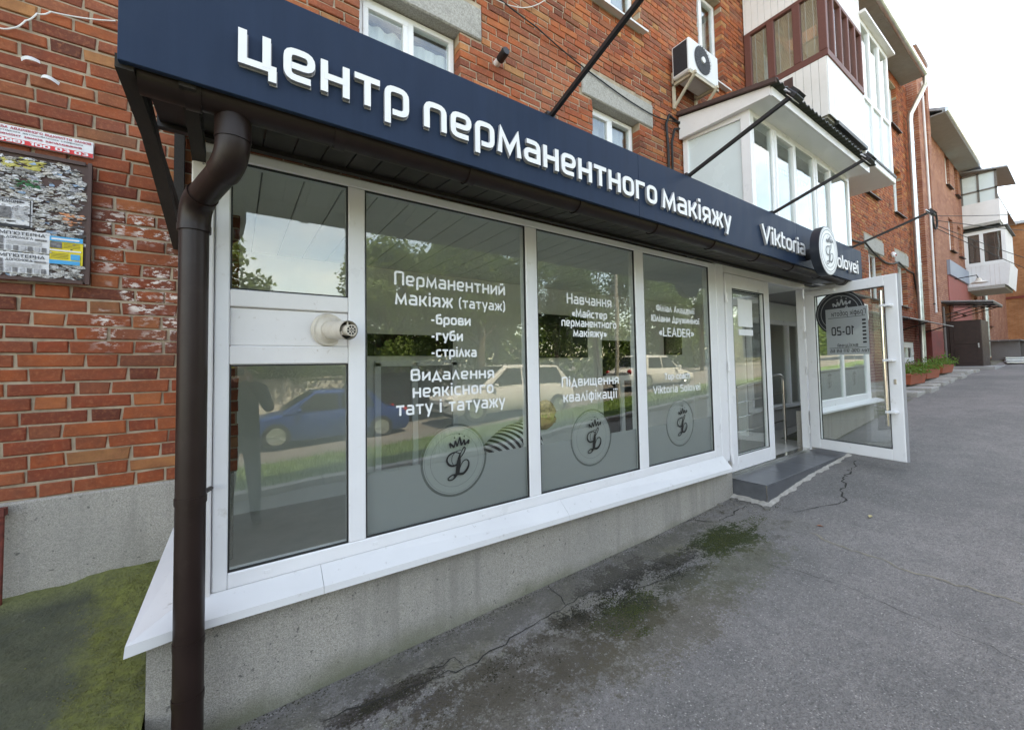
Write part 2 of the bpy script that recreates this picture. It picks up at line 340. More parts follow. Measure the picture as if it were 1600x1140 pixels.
def paper_mat():
    m, nt, b = _new('paper_scrap')
    g = nt.nodes.new('ShaderNodeNewGeometry'); cr = nt.nodes.new('ShaderNodeValToRGB'); nt.links.new(g.outputs['Random Per Island'], cr.inputs[0])
    e = cr.color_ramp; e.interpolation = 'CONSTANT'
    e.elements[0].color = (.52, .51, .50, 1); e.elements[1].position = .90; e.elements[1].color = (.06, .055, .055, 1)
    for p, c in ((.25, (.40, .38, .36)), (.42, (.60, .60, .61)), (.58, (.22, .21, .20)), (.70, (.47, .43, .38)), (.82, (.33, .33, .36))):
        x = e.elements.new(p); x.color = (*c, 1)
    v = _pos(nt)
    c = _mix(nt, _ramp(nt, _noise(nt, v, 130, 3), .52, .58, 0, .65), cr.outputs[0], (.07, .065, .065))
    nt.links.new(c, b.inputs['Base Color']); b.inputs['Roughness'].default_value = .9
    return m
M_PAPER = paper_mat()
M_PAPERW = mat('white_paper', (.68, .68, .70), .85, var=.04)
M_PAPERG = mat('grey_print', (.16, .155, .16), .85, var=.6, vscale=80)
M_PAPERGL = mat('pale_print', (.40, .40, .42), .85, var=.4, vscale=80)
M_INK = mat('ink', (.03, .03, .035), .8)
M_YEL = mat('yellow_print', (.72, .58, .04), .7, var=.1)
M_YELO = mat('old_yellow_paper', (.50, .44, .13), .85, var=.2)
M_BLUE = mat('blue_print', (.03, .33, .62), .7, var=.1)
M_BLUEP = mat('old_blue_paper', (.25, .36, .50), .85, var=.2)
M_GREENP = mat('green_paper', (.03, .15, .06), .85, var=.3)
M_ORANGEP = mat('orange_paper', (.60, .26, .14), .85, var=.2)
M_RED = mat('red_print', (.62, .025, .03), .6, var=.06)
M_REDTX = mat('dark_red_ink', (.42, .03, .06), .7)
M_RUST = mat('red_rust', (.16, .035, .025), .8, var=.5, vscale=20)
M_CABLE = mat('black_cable', (.012, .012, .012), .6)
M_CABLEW = mat('white_cable', (.72, .72, .70), .5)
M_BEIGE = mat('beige_plastic', (.66, .60, .52), .45, var=.08, dirt=(.36, .25, .15), dscale=9, dlo=.52, dhi=.8, damt=.5)
M_BLUEGREY = mat('blue_grey_panel', (.28, .31, .38), .5, var=.06)
M_PINKWALL = mat('red_cladding', (.34, .10, .085), .8, var=.12)
M_DOORD = mat('dark_brown_door', (.030, .014, .012), .45, var=.3, vscale=6)
M_TERRA = mat('terracotta', (.34, .085, .04), .7, var=.15)
M_LEAF = leafmat('bright_leaf', (.09, .19, .03), (.18, .30, .06))
M_LEAFT = leafmat('tree_leaf', (.065, .13, .022), (.17, .25, .06))
M_LEAFD = leafmat('dark_tree_leaf', (.045, .09, .018), (.11, .175, .04))
M_BARK = mat('bark', (.10, .075, .055), .9, var=.4, vscale=15, bump=.6, bscale=30)
M_GRASS = grass_mat()
M_BLADE = leafmat('grass_blade', (.10, .19, .03), (.21, .30, .07))
M_MOSS = leafmat('moss', (.035, .050, .008), (.085, .095, .016))
M_MOSSD = leafmat('dark_moss', (.016, .016, .008), (.045, .040, .015))
M_DEADLEAF = mat('dry_leaf', (.52, .43, .20), .7, var=.3, vscale=40)
M_DEADLEAF2 = mat('red_dry_leaf', (.36, .10, .03), .7, var=.3, vscale=40)
M_CRACK = mat('crack_dirt', (.028, .026, .022), .95, var=.3)
M_CRACKL = mat('sandy_crack', (.23, .205, .155), .95, var=.3, vscale=20)
M_SKIN = mat('skin', (.60, .34, .23), .5, var=.05)
M_HAIR = mat('blond_hair', (.55, .42, .20), .55, var=.4, vscale=40)
M_HAIRD = mat('dark_hair', (.03, .02, .015), .5)
M_CLOTHD = mat('dark_cloth', (.03, .032, .04), .85)
M_TROUSER = mat('grey_cloth', (.12, .12, .13), .85)
M_TYRE = mat('tyre_rubber', (.015, .015, .015), .8)
M_CARBLUE = mat('blue_car_paint', (.02, .055, .22), .14, .3, var=.15, vscale=2)
M_CARWHITE = mat('white_car_paint', (.60, .60, .60), .14, var=.02)
M_CARDARK = mat('black_car_paint', (.012, .012, .014), .12, var=.02)
M_CARGLASS = mat('car_glass', (.012, .016, .018), .04)
M_LAMPG = mat('lamp_glass', (.75, .75, .75), .08)
M_REDL = mat('tail_lamp', (.40, .01, .01), .15)
M_GARDWALL = mat('white_garden_wall', (.52, .51, .47), .9, var=.1)
M_KERB = mat('kerb_stone', (.38, .37, .35), .9, var=.15, bump=.4)
M_WOODG = mat('grey_wood', (.17, .155, .145), .85, var=.35, vscale=9, stretch=(2, 12, 12))
M_CORR = mat('black_corrugated', (.020, .022, .020), .5, var=.3)
def striped():
    m, nt, b = _new('striped_shirt')
    tcn = nt.nodes.new('ShaderNodeTexCoord'); mp = nt.nodes.new('ShaderNodeMapping'); mp.inputs['Rotation'].default_value = (0, R(-50), 0)
    nt.links.new(tcn.outputs['Object'], mp.inputs[0])
    sp = nt.nodes.new('ShaderNodeSeparateXYZ'); nt.links.new(mp.outputs[0], sp.inputs[0])
    f = _math(nt, 'FRACT', _math(nt, 'MULTIPLY', sp.outputs[2], 23.0))
    c = _mix(nt, _math(nt, 'GREATER_THAN', f, .5), (.75, .75, .74), (.012, .012, .014))
    nt.links.new(c, b.inputs['Base Color']); b.inputs['Roughness'].default_value = .85
    return m
M_STRIPE = striped()

# ------------------------------------------------------------------ mesh helpers
def world_loc(o):
    v = Vector((0, 0, 0))
    while o is not None:
        v = v + o.location; o = o.parent
    return v
class MB:
    def __init__(s): s.v = []; s.f = []; s.m = []; s.t = []
    def add(s, vs, fs, mi=0, tone=0.0):
        b = len(s.v); s.v += [tuple(p) for p in vs]; s.t += [tone]*len(vs)
        for f in fs: s.f.append(tuple(b+i for i in f)); s.m.append(mi)
        return s
    def box(s, x0, x1, y0, y1, z0, z1, mi=0):
        vs = [(x, y, z) for z in (z0, z1) for y in (y0, y1) for x in (x0, x1)]
        return s.add(vs, [(0, 2, 3, 1), (4, 5, 7, 6), (0, 1, 5, 4), (1, 3, 7, 5), (3, 2, 6, 7), (2, 0, 4, 6)], mi)
    def obox(s, c, ax, ay, az, mi=0):
        c = Vector(c); ax, ay, az = Vector(ax), Vector(ay), Vector(az)
        vs = [c+i*ax+j*ay+k*az for k in (-1, 1) for j in (-1, 1) for i in (-1, 1)]
        return s.add(vs, [(0, 2, 3, 1), (4, 5, 7, 6), (0, 1, 5, 4), (1, 3, 7, 5), (3, 2, 6, 7), (2, 0, 4, 6)], mi)
    def bar(s, a, b, w, h, mi=0, up=(0, 0, 1)):
        a, b = Vector(a), Vector(b); d = (b-a); ln = d.length; d.normalize()
        up = Vector(up)
        if abs(d.dot(up)) > .98: up = Vector((0, 1, 0))
        sx = d.cross(up).normalized(); uz = sx.cross(d).normalized()
        return s.obox((a+b)/2, d*ln/2, sx*w/2, uz*h/2, mi)
    def tube(s, pts, r, n=10, mi=0, cap=True):
        pts = [Vector(p) for p in pts]; rs = r if isinstance(r, (list, tuple)) else [r]*len(pts)
        vs = []; fs = []
        prev = None
        for i, p in enumerate(pts):
            if i == 0: d = pts[1]-pts[0]
            elif i == len(pts)-1: d = pts[-1]-pts[-2]
            else: d = (pts[i+1]-p).normalized()+(p-pts[i-1]).normalized()
            d.normalize()
            if prev is None:
                a = Vector((0, 0, 1)) if abs(d.z) < .9 else Vector((1, 0, 0))
                sx = d.cross(a).normalized()
            else:
                sx = (prev - d*prev.dot(d)).normalized()
            prev = sx; sy = d.cross(sx)
            for k in range(n):
                t = 2*math.pi*k/n
                vs.append(p+(sx*math.cos(t)+sy*math.sin(t))*rs[i])
        for i in range(len(pts)-1):
            for k in range(n):
                a = i*n+k; b = i*n+(k+1) % n
                fs.append((a, b, b+n, a+n))
        if cap:
            fs.append(tuple(range(n))[::-1]); fs.append(tuple((len(pts)-1)*n+k for k in range(n)))
        return s.add(vs, fs, mi)
    def disc(s, c, ax, ay, r, n=40, mi=0, r0=0.0):
        c, ax, ay = Vector(c), Vector(ax), Vector(ay)
        o = [c+ax*math.cos(2*math.pi*k/n)*r+ay*math.sin(2*math.pi*k/n)*r for k in range(n)]
        if r0 <= 0: return s.add(o, [tuple(range(n))], mi)
        i = [c+ax*math.cos(2*math.pi*k/n)*r0+ay*math.sin(2*math.pi*k/n)*r0 for k in range(n)]
        return s.add(o+i, [(k, (k+1) % n, n+(k+1) % n, n+k) for k in range(n)], mi)
    def prism(s, poly, d, mi=0, side=None):
        """poly: 3D points (a planar outline); extruded by the vector d"""
        n = len(poly); d = Vector(d); a = [Vector(p) for p in poly]; b = [p+d for p in a]
        s.add(a+b, [tuple(range(n))[::-1], tuple(range(n, 2*n))], mi)
        s.add(a+b, [(k, (k+1) % n, n+(k+1) % n, n+k) for k in range(n)], mi if side is None else side)
        return s
    def ell(s, c, rx, ry, rz, nu=12, nv=8, mi=0, fn=None):
        vs = []; fs = []
        for j in range(nv+1):
            ph = math.pi*j/nv
            for i in range(nu):
                th = 2*math.pi*i/nu
                p = Vector((math.sin(ph)*math.cos(th), math.sin(ph)*math.sin(th), math.cos(ph)))
                if fn: p = fn(p)
                vs.append((c[0]+p.x*rx, c[1]+p.y*ry, c[2]+p.z*rz))
        for j in range(nv):
            for i in range(nu):
                a = j*nu+i; b = j*nu+(i+1) % nu
                fs.append((a, a+nu, b+nu, b))
        return s.add(vs, fs, mi)
    def build(s, name, mats, parent=None, origin=None, smooth=False, bevel=0, tone=False):
        me = bpy.data.meshes.new(name)
        pl = world_loc(parent) if parent else Vector((0, 0, 0))
        og = Vector(origin) if origin is not None else (pl if parent else Vector((0, 0, 0)))
        me.from_pydata([(x-og.x, y-og.y, z-og.z) for x, y, z in s.v], [], s.f)
        mats = mats if isinstance(mats, (list, tuple)) else [mats]
        for m in mats: me.materials.append(m)
        if len(mats) > 1: me.polygons.foreach_set('material_index', s.m)
        if tone:
            a = me.attributes.new('tone', 'FLOAT', 'POINT'); a.data.foreach_set('value', s.t)
        if smooth:
            me.polygons.foreach_set('use_smooth', [True]*len(me.polygons))
        me.update()
        o = bpy.data.objects.new(name, me); COL.objects.link(o)
        o.location = og-pl
        if parent: o.parent = parent
        if smooth and smooth != 'all':
            md = o.modifiers.new('edges', 'EDGE_SPLIT'); md.split_angle = R(38)
        if bevel:
            md = o.modifiers.new('bevel', 'BEVEL'); md.width = bevel; md.segments = 1; md.limit_method = 'ANGLE'
        return o
def tag(o, label=None, cat=None, group=None, kind=None):
    if label: o['label'] = label
    if cat: o['category'] = cat
    if group: o['group'] = group
    if kind: o['kind'] = kind
    return o
def thing(name, loc, label, cat, group=None):
    o = bpy.data.objects.new(name, None); COL.objects.link(o); o.location = loc; o.empty_display_size = .1
    return tag(o, label, cat, group)
def copy_thing(o, parent=None):
    c = o.copy(); COL.objects.link(c)
    if parent is not None: c.parent = parent
    for ch in list(o.children): copy_thing(ch, c)
    return c
def box(name, m, parent, x0, x1, y0, y1, z0, z1, bevel=0):
    return MB().box(x0, x1, y0, y1, z0, z1).build(name, m, parent, bevel=bevel)

# ------------------------------------------------------------------ stroke lettering
def _round(pts, r, closed=False):
    P = [Vector((p[0], p[1])) for p in pts]; n = len(P); o = []
    if r <= 0: return P
    for i, p in enumerate(P):
        if not closed and i in (0, n-1): o.append(p); continue
        a, b = P[i-1], P[(i+1) % n]
        d1, d2 = (a-p), (b-p); l1, l2 = d1.length, d2.length
        rr = min(r, l1*.49, l2*.49)
        q1, q2 = p+d1/l1*rr, p+d2/l2*rr
        for k in range(5):
            t = k/4; o.append(q1*(1-t)**2+p*2*t*(1-t)+q2*t*t)
    return o
def S(*pts, r=.0, c=False): return (pts, r, c)
a9, a1 = .9, .1
G = {
 'о': (.82, [S((.1, .1), (.1, .9), (.72, .9), (.72, .1), r=.26, c=True)]),
 'а': (.82, [S((.14, .9), (.72, .9), (.72, 0), r=.24), S((.72, .52), (.1, .52), (.1, .1), (.72, .1), r=.18)]),
 'е': (.82, [S((.70, .1), (.1, .1), (.1, .9), (.72, .9), (.72, .46), (.195, .46), r=.22)]),
 'н': (.82, [S((.1, 0), (.1, 1)), S((.72, 0), (.72, 1)), S((.1, .5), (.72, .5))]),
 'т': (.78, [S((0, .9), (.78, .9)), S((.39, .9), (.39, 0))]),
 'р': (.82, [S((.1, -.33), (.1, .9), (.72, .9), (.72, .1), (.26, .1), r=.22)]),
 'п': (.82, [S((.1, 0), (.1, .9), (.72, .9), (.72, 0), r=.22)]),
 'ц': (.92, [S((.1, 1), (.1, .1), (.80, .1), (.80, -.27), r=.0), S((.66, 1), (.66, .1))]),
 'м': (1.06, [S((.08, 0), (.16, .93), (.53, .18), (.90, .93), (.98, 0))]),
 'г': (.68, [S((.1, 0), (.1, .9), (.68, .9), r=.0)]),
 'к': (.76, [S((.1, 0), (.1, 1)), S((.14, .5), (.40, .5), (.70, 1)), S((.36, .5), (.72, 0))]),
 'і': (.24, [S((.12, 0), (.12, 1)), S((.12, 1.16), (.12, 1.36))]),
 'ї': (.40, [S((.2, 0), (.2, 1)), S((.06, 1.16), (.06, 1.36)), S((.34, 1.16), (.34, 1.36))]),
 'я': (.80, [S((.70, 0), (.70, .9), (.1, .9), (.1, .42), (.605, .42), r=.2), S((.40, .42), (.06, 0))]),
 'ж': (1.10, [S((.55, 0), (.55, 1)), S((.04, 1), (.34, .5), (.04, 0)), S((1.06, 1), (.76, .5), (1.06, 0)), S((.30, .5), (.80, .5))]),
 'у': (.78, [S((.05, 1), (.40, .08)), S((.73, 1), (.28, -.33))]),
 'и': (.82, [S((.1, 0), (.1, 1)), S((.72, 0), (.72, 1)), S((.1, .14), (.72, .86))]),
 'й': (.82, [S((.1, 0), (.1, 1)), S((.72, 0), (.72, 1)), S((.1, .14), (.72, .86)), S((.24, 1.28), (.30, 1.16), (.52, 1.16), (.58, 1.28))]),
 'б': (.82, [S((.68, 1.28), (.1, 1.18), (.1, .1), (.72, .1), (.72, .78), (.195, .78), r=.2)]),
 'в': (.80, [S((.1, .1), (.1, .9), (.66, .9), (.66, .54), r=.12), S((.1, .52), (.70, .52), (.70, .1), (.1, .1), r=.14)]),
 'л': (.78, [S((.05, 0), (.39, .96), (.73, 0))]),
 'д': (.86, [S((.14, .1), (.43, .96), (.72, .1)), S((0, .08), (.86, .08)), S((.05, .1), (.05, -.2)), S((.81, .1), (.81, -.2))]),
 'ч': (.80, [S((.1, 1), (.1, .44), (.70, .44), r=.16), S((.70, 1), (.70, 0))]),
 'щ': (1.16, [S((.1, 1), (.1, .1), (1.06, .1), (1.06, -.24)), S((.53, .1), (.53, 1)), S((.96, 1), (.96, .1))]),
 'ф': (1.0, [S((.5, -.33), (.5, 1.2)), S((.1, .1), (.1, .9), (.9, .9), (.9, .1), r=.26, c=True)]),
 'ю': (1.06, [S((.1, 0), (.1, 1)), S((.1, .5), (.38, .5)), S((.38, .1), (.38, .9), (.96, .9), (.96, .1), r=.24, c=True)]),
 'с': (.74, [S((.70, .9), (.1, .9), (.1, .1), (.70, .1), r=.24)]),
 'э': (.74, [S((.06, .9), (.66, .9), (.66, .1), (.06, .1), r=.24)]),
 'х': (.78, [S((.05, 0), (.73, 1)), S((.05, 1), (.73, 0))]),
 'ь': (.74, [S((.1, 1), (.1, .1), (.66, .1), (.66, .54), (.195, .54), r=.1)]),
 'ш': (1.1, [S((.1, 1), (.1, .1), (1.0, .1), (1.0, 1)), S((.55, .1), (.55, 1))]),
 'з': (.74, [S((.08, .9), (.64, .9), (.64, .52), (.28, .52), r=.14), S((.28, .52), (.68, .52), (.68, .1), (.06, .1), r=.16)]),
 'ґ': (.68, [S((.1, 0), (.1, .9), (.62, .9), (.62, 1.2))]),
 'i': (.24, [S((.12, 0), (.12, 1)), S((.12, 1.16), (.12, 1.36))]),
 'k': (.76, [S((.1, 0), (.1, 1.33)), S((.14, .5), (.36, .5), (.70, 1)), S((.34, .5), (.72, 0))]),
 't': (.56, [S((.14, 1.28), (.14, .1), (.54, .1), r=.16), S((.0, .9), (.54, .9))]),
 'o': (.82, [S((.1, .1), (.1, .9), (.72, .9), (.72, .1), r=.26, c=True)]),
 'r': (.52, [S((.1, 0), (.1, .9), (.52, .9), r=.22)]),
 'a': (.82, [S((.14, .9), (.72, .9), (.72, 0), r=.24), S((.72, .52), (.1, .52), (.1, .1), (.72, .1), r=.18)]),
 'l': (.24, [S((.12, 0), (.12, 1.33))]),
 'v': (.78, [S((.05, 1), (.39, .06), (.73, 1))]),
 'e': (.82, [S((.70, .1), (.1, .1), (.1, .9), (.72, .9), (.72, .46), (.195, .46), r=.22)]),
 'p': (.82, [S((.1, -.33), (.1, .9), (.72, .9), (.72, .1), (.26, .1), r=.22)]),
 'c': (.74, [S((.70, .9), (.1, .9), (.1, .1), (.70, .1), r=.24)]),
 'h': (.82, [S((.1, 0), (.1, 1.33)), S((.1, .9), (.72, .9), (.72, 0), r=.22)]),
 'V': (1.0, [S((.05, 1.33), (.5, .08), (.95, 1.33))]),
 'S': (.86, [S((.78, 1.23), (.1, 1.23), (.1, .70), (.76, .64), (.76, .1), (.06, .1), r=.2)]),
 'T': (.86, [S((0, 1.23), (.86, 1.23)), S((.43, 1.23), (.43, 0))]),
 'L': (.72, [S((.1, 1.33), (.1, .1), (.72, .1))]),
 'E': (.76, [S((.74, 1.23), (.1, 1.23), (.1, .1), (.74, .1)), S((.1, .68), (.70, .68))]),
 'A': (.96, [S((.06, 0), (.48, 1.28), (.90, 0)), S((.22, .40), (.74, .40))]),
 'D': (.90, [S((.1, .1), (.1, 1.23), (.80, 1.23), (.80, .1), r=.25, c=True), S((.1, 0), (.1, 1.33))]),
 'R': (.88, [S((.1, 0), (.1, 1.23), (.76, 1.23), (.76, .55), (.195, .55), r=.18), S((.44, .55), (.80, 0))]),
 'П': (.92, [S((.1, 0), (.1, 1.23), (.82, 1.23), (.82, 0), r=.16)]),
 'В': (.90, [S((.1, .1), (.1, 1.23), (.74, 1.23), (.74, .72), r=.14), S((.1, .70), (.80, .70), (.80, .1), (.1, .1), r=.18)]),
 'Н': (.92, [S((.1, 0), (.1, 1.33)), S((.82, 0), (.82, 1.33)), S((.1, .68), (.82, .68))]),
 'М': (1.16, [S((.08, 0), (.14, 1.26), (.58, .30), (1.02, 1.26), (1.08, 0))]),
 'Ф': (1.1, [S((.55, 0), (.55, 1.38)), S((.1, .26), (.1, 1.1), (1.0, 1.1), (1.0, .26), r=.3, c=True)]),
 'А': (.96, [S((.06, 0), (.48, 1.28), (.90, 0)), S((.22, .40), (.74, .40))]),
 'Ю': (1.2, [S((.1, 0), (.1, 1.33)), S((.1, .66), (.42, .66)), S((.42, .1), (.42, 1.23), (1.1, 1.23), (1.1, .1), r=.26, c=True)]),
 'Д': (1.0, [S((.16, .1), (.5, 1.28), (.84, .1)), S((0, .08), (1.0, .08)), S((.05, .1), (.05, -.22)), S((.95, .1), (.95, -.22))]),
 'Г': (.76, [S((.1, 0), (.1, 1.23), (.74, 1.23))]),
 'К': (.86, [S((.1, 0), (.1, 1.33)), S((.14, .66), (.42, .66), (.80, 1.33)), S((.40, .66), (.82, 0))]),
 'О': (.92, [S((.1, .1), (.1, 1.23), (.82, 1.23), (.82, .1), r=.28, c=True)]),
 'Т': (.86, [S((0, 1.23), (.86, 1.23)), S((.43, 1.23), (.43, 0))]),
 'Л': (.9, [S((.05, 0), (.45, 1.28), (.85, 0))]),
 'Я': (.86, [S((.76, 0), (.76, 1.23), (.1, 1.23), (.1, .56), (.665, .56), r=.18), S((.44, .56), (.06, 0))]),
 'Е': (.76, [S((.74, 1.23), (.1, 1.23), (.1, .1), (.74, .1)), S((.1, .68), (.70, .68))]),
 'Р': (.86, [S((.1, 0), (.1, 1.23), (.76, 1.23), (.76, .52), (.195, .52), r=.18)]),
 'С': (.84, [S((.78, 1.23), (.1, 1.23), (.1, .1), (.78, .1), r=.24)]),
 'У': (.88, [S((.05, 1.33), (.46, .50)), S((.83, 1.33), (.32, .05), (.10, .05))]),
 'Ж': (1.2, [S((.6, 0), (.6, 1.33)), S((.04, 1.33), (.38, .66), (.04, 0)), S((1.16, 1.33), (.82, .66), (1.16, 0)), S((.34, .66), (.86, .66))]),
 'Б': (.88, [S((.76, 1.23), (.1, 1.23), (.1, .1), (.78, .1), (.78, .74), (.195, .74), r=.08)]),
 'І': (.26, [S((.13, 0), (.13, 1.33))]),
 'Й': (.92, [S((.1, 0), (.1, 1.33)), S((.82, 0), (.82, 1.33)), S((.1, .16), (.82, 1.16)), S((.28, 1.60), (.34, 1.48), (.58, 1.48), (.64, 1.60))]),
 'З': (.82, [S((.08, 1.23), (.70, 1.23), (.70, .70), (.3, .70), r=.14), S((.3, .70), (.74, .70), (.74, .1), (.06, .1), r=.16)]),
 'И': (.92, [S((.1, 0), (.1, 1.33)), S((.82, 0), (.82, 1.33)), S((.1, .16), (.82, 1.16))]),
 '0': (.86, [S((.1, .1), (.1, 1.23), (.76, 1.23), (.76, .1), r=.24, c=True)]),
 '1': (.50, [S((.04, 1.05), (.34, 1.24), (.34, 0))]),
 '2': (.84, [S((.08, 1.23), (.74, 1.23), (.74, .68), (.1, .60), (.1, .1), (.78, .1), r=.12)]),
 '3': (.82, [S((.08, 1.23), (.70, 1.23), (.70, .70), (.3, .70), r=.14), S((.3, .70), (.74, .70), (.74, .1), (.06, .1), r=.16)]),
 '6': (.84, [S((.70, 1.23), (.1, 1.23), (.1, .1), (.74, .1), (.74, .70), (.195, .70), r=.16)]),
 '8': (.84, [S((.1, .1), (.1, 1.23), (.74, 1.23), (.74, .1), r=.16, c=True), S((.1, .68), (.74, .68))]),
 '9': (.84, [S((.14, .1), (.74, .1), (.74, 1.23), (.1, 1.23), (.1, .60), (.645, .60), r=.16)]),
 '-': (.50, [S((.05, .5), (.45, .5))]),
 '(': (.34, [S((.30, 1.36), (.10, 1.05), (.10, .15), (.30, -.16))]),
 ')': (.34, [S((.04, 1.36), (.24, 1.05), (.24, .15), (.04, -.16))]),
 '«': (.62, [S((.30, .82), (.06, .5), (.30, .18)), S((.58, .82), (.34, .5), (.58, .18))]),
 '»': (.62, [S((.04, .82), (.28, .5), (.04, .18)), S((.32, .82), (.56, .5), (.32, .18))]),
 "'": (.2, [S((.1, 1.33), (.1, 1.0))]),
 ' ': (.42, []),
}
def stroke_polys(ch, w):
    """each stroke of a glyph as a strip: list of (left points, right points, closed)"""
    o = []
    for pts, r, c in G[ch][1]:
        P = _round(pts, r, c); n = len(P); Lp = []; Rp = []
        for i, p in enumerate(P):
            if c or 0 < i < n-1:
                d1 = (p-P[i-1]); d2 = (P[(i+1) % n]-p)
                if d1.length < 1e-6: d1 = d2
                if d2.length < 1e-6: d2 = d1
                d1.normalize(); d2.normalize()
                n1 = Vector((-d1.y, d1.x)); n2 = Vector((-d2.y, d2.x)); nn = n1+n2
                if nn.length < 1e-4: nn = n1.copy()
                nn.normalize(); k = 1/max(.42, nn.dot(n1)); off = nn*(w/2*k)
            else:
                d = (P[1]-P[0]) if i == 0 else (P[-1]-P[-2]); d.normalize(); off = Vector((-d.y, d.x))*(w/2)
            Lp.append(p+off); Rp.append(p-off)
        o.append((Lp, Rp, c))
    return o
def text_width(s, gap): return sum(G[c][0]+gap for c in s)-gap
def put_glyph(mb, ch, w, M, depth, k0=0, mi=0, side=None):
    """M maps glyph (u, v, out) to world"""
    for k, (Lp, Rp, c) in enumerate(stroke_polys(ch, w)):
        dz = depth + (k0+k)*max(.0004, depth*.01)
        n = len(Lp); rng = n if c else n-1
        top = [M(p.x, p.y, dz) for p in Lp]+[M(p.x, p.y, dz) for p in Rp]
        fs = [(i, n+i, n+(i+1) % n, (i+1) % n) for i in range(rng)]
        mb.add(top, fs, mi)
        if depth > .003:
            bot = [M(p.x, p.y, 0) for p in Lp]+[M(p.x, p.y, 0) for p in Rp]
            vs = top+bot; sf = []
            for i in range(rng):
                j = (i+1) % n
                sf += [(i, j, 2*n+j, 2*n+i), (n+i, 3*n+i, 3*n+j, n+j)]
            if not c: sf += [(0, 2*n, 3*n, n), (n-1, 2*n-1, 4*n-1, 3*n-1)]
            mb.add(vs, sf, mi if side is None else side)
def text_line(s, x0, x1, zb, xh, w, frame, depth=.0006, gap=.16):
    """one line of lettering as a mesh builder; frame(x, z, out) -> world"""
    mb = MB(); W = text_width(s, gap); ku = (x1-x0)/W; x = 0.0
    for ch in s:
        x_ = x
        put_glyph(mb, ch, w, lambda u, v, d: frame(x0+(x_+u)*ku, zb+v*xh, d), depth)
        x += G[ch][0]+gap
    return mb
def text_words(name, m, parent, s, x0, x1, zb, xh, w, frame, depth=.0005, gap=.16):
    W = text_width(s, gap); ku = (x1-x0)/W; x = 0.0
    for word in s.split(' '):
        ww = text_width(word, gap)
        text_line(word, x0+x*ku, x0+(x+ww)*ku, zb, xh, w, frame, depth, gap).build(name, m, parent)
        x += ww+gap*2+G[' '][0]
def script_L(mb, frame, s, mi=0):
    """crown and flourished letter L, s = half height; frame(u, v, out)"""
    def ribbon(pts, ws, k):
        P = []
        n = len(pts)
        for i in range(n-1):
            p0, p1, p2, p3 = [Vector(pts[max(0, min(n-1, i+j))]) for j in (-1, 0, 1, 2)]
            for t in [q/7 for q in range(7)]:
                a = .5*((2*p1)+(-p0+p2)*t+(2*p0-5*p1+4*p2-p3)*t*t+(-p0+3*p1-3*p2+p3)*t**3)
                P.append((a, ws[i]*(1-t)+ws[i+1]*t))
        P.append((Vector(pts[-1]), ws[-1]))
        vs = []; fs = []
        for i, (p, w_) in enumerate(P):
            d = (P[min(i+1, len(P)-1)][0]-P[max(i-1, 0)][0]).normalized(); nn = Vector((-d.y, d.x))
            vs += [frame((p+nn*w_/2).x*s, (p+nn*w_/2).y*s, .0006+k*.0004), frame((p-nn*w_/2).x*s, (p-nn*w_/2).y*s, .0006+k*.0004)]
        for i in range(len(P)-1): fs.append((2*i, 2*i+1, 2*i+3, 2*i+2))
        mb.add(vs, fs, mi)
    _rb = ribbon
    ribbon = lambda p, w_, k: _rb(p, [x*1.35 for x in w_], k)
    ribbon([(.02, .30), (.35, .78), (.52, 1.0), (.62, .95), (.56, .72), (.30, .42), (.16, .30)], [.05, .05, .06, .07, .06, .05, .05], 0)
    ribbon([(.20, .62), (.10, .10), (.02, -.40), (-.12, -.75), (-.40, -1.0), (-.72, -1.0), (-.72, -.86), (-.38, -.70), (.0, -.74)], [.05, .24, .24, .14, .06, .07, .06, .05, .05], 1)
    ribbon([(-.34, -.78), (.0, -.70), (.45, -.72), (.82, -.40), (.90, -.02), (.70, .16), (.42, .06), (.20, -.28), (.12, -.62)], [.05, .12, .13, .12, .08, .06, .05, .04, .04], 2)
    ribbon([(.14, .02), (-.30, -.12), (-.66, -.02), (-.84, .30), (-.66, .62), (-.20, .76), (.22, .62)], [.05, .10, .11, .10, .08, .06, .05], 3)
    ribbon([(-.34, -.06), (-.46, .20), (-.40, .55), (-.10, .80), (.3, .84)], [.03, .035, .035, .035, .03], 4)
    # crown
    z = [(-.56, 1.08), (-.62, 1.40), (-.26, 1.10), (-.20, 1.52), (-.02, 1.14), (.16, 1.74), (.32, 1.16), (.52, 1.54), (.58, 1.16), (.90, 1.50), (.84, 1.22)]
    for i in range(len(z)-1):
        a, b = Vector(z[i]), Vector(z[i+1]); d = (b-a).normalized(); nn = Vector((-d.y, d.x))*(.075 if i % 2 else .045)
        mb.add([frame(q.x*s, q.y*s, .003+i*.0003) for q in (a-nn, b-nn, b+nn, a+nn)], [(0, 1, 2, 3)], mi)
    for c in ((-.22, 1.72), (.16, 1.94), (.56, 1.74)):
        mb.add([frame((c[0]+.055*math.cos(t*math.pi/4))*s, (c[1]+.055*math.sin(t*math.pi/4))*s, .001) for t in range(8)], [tuple(range(8))], mi)

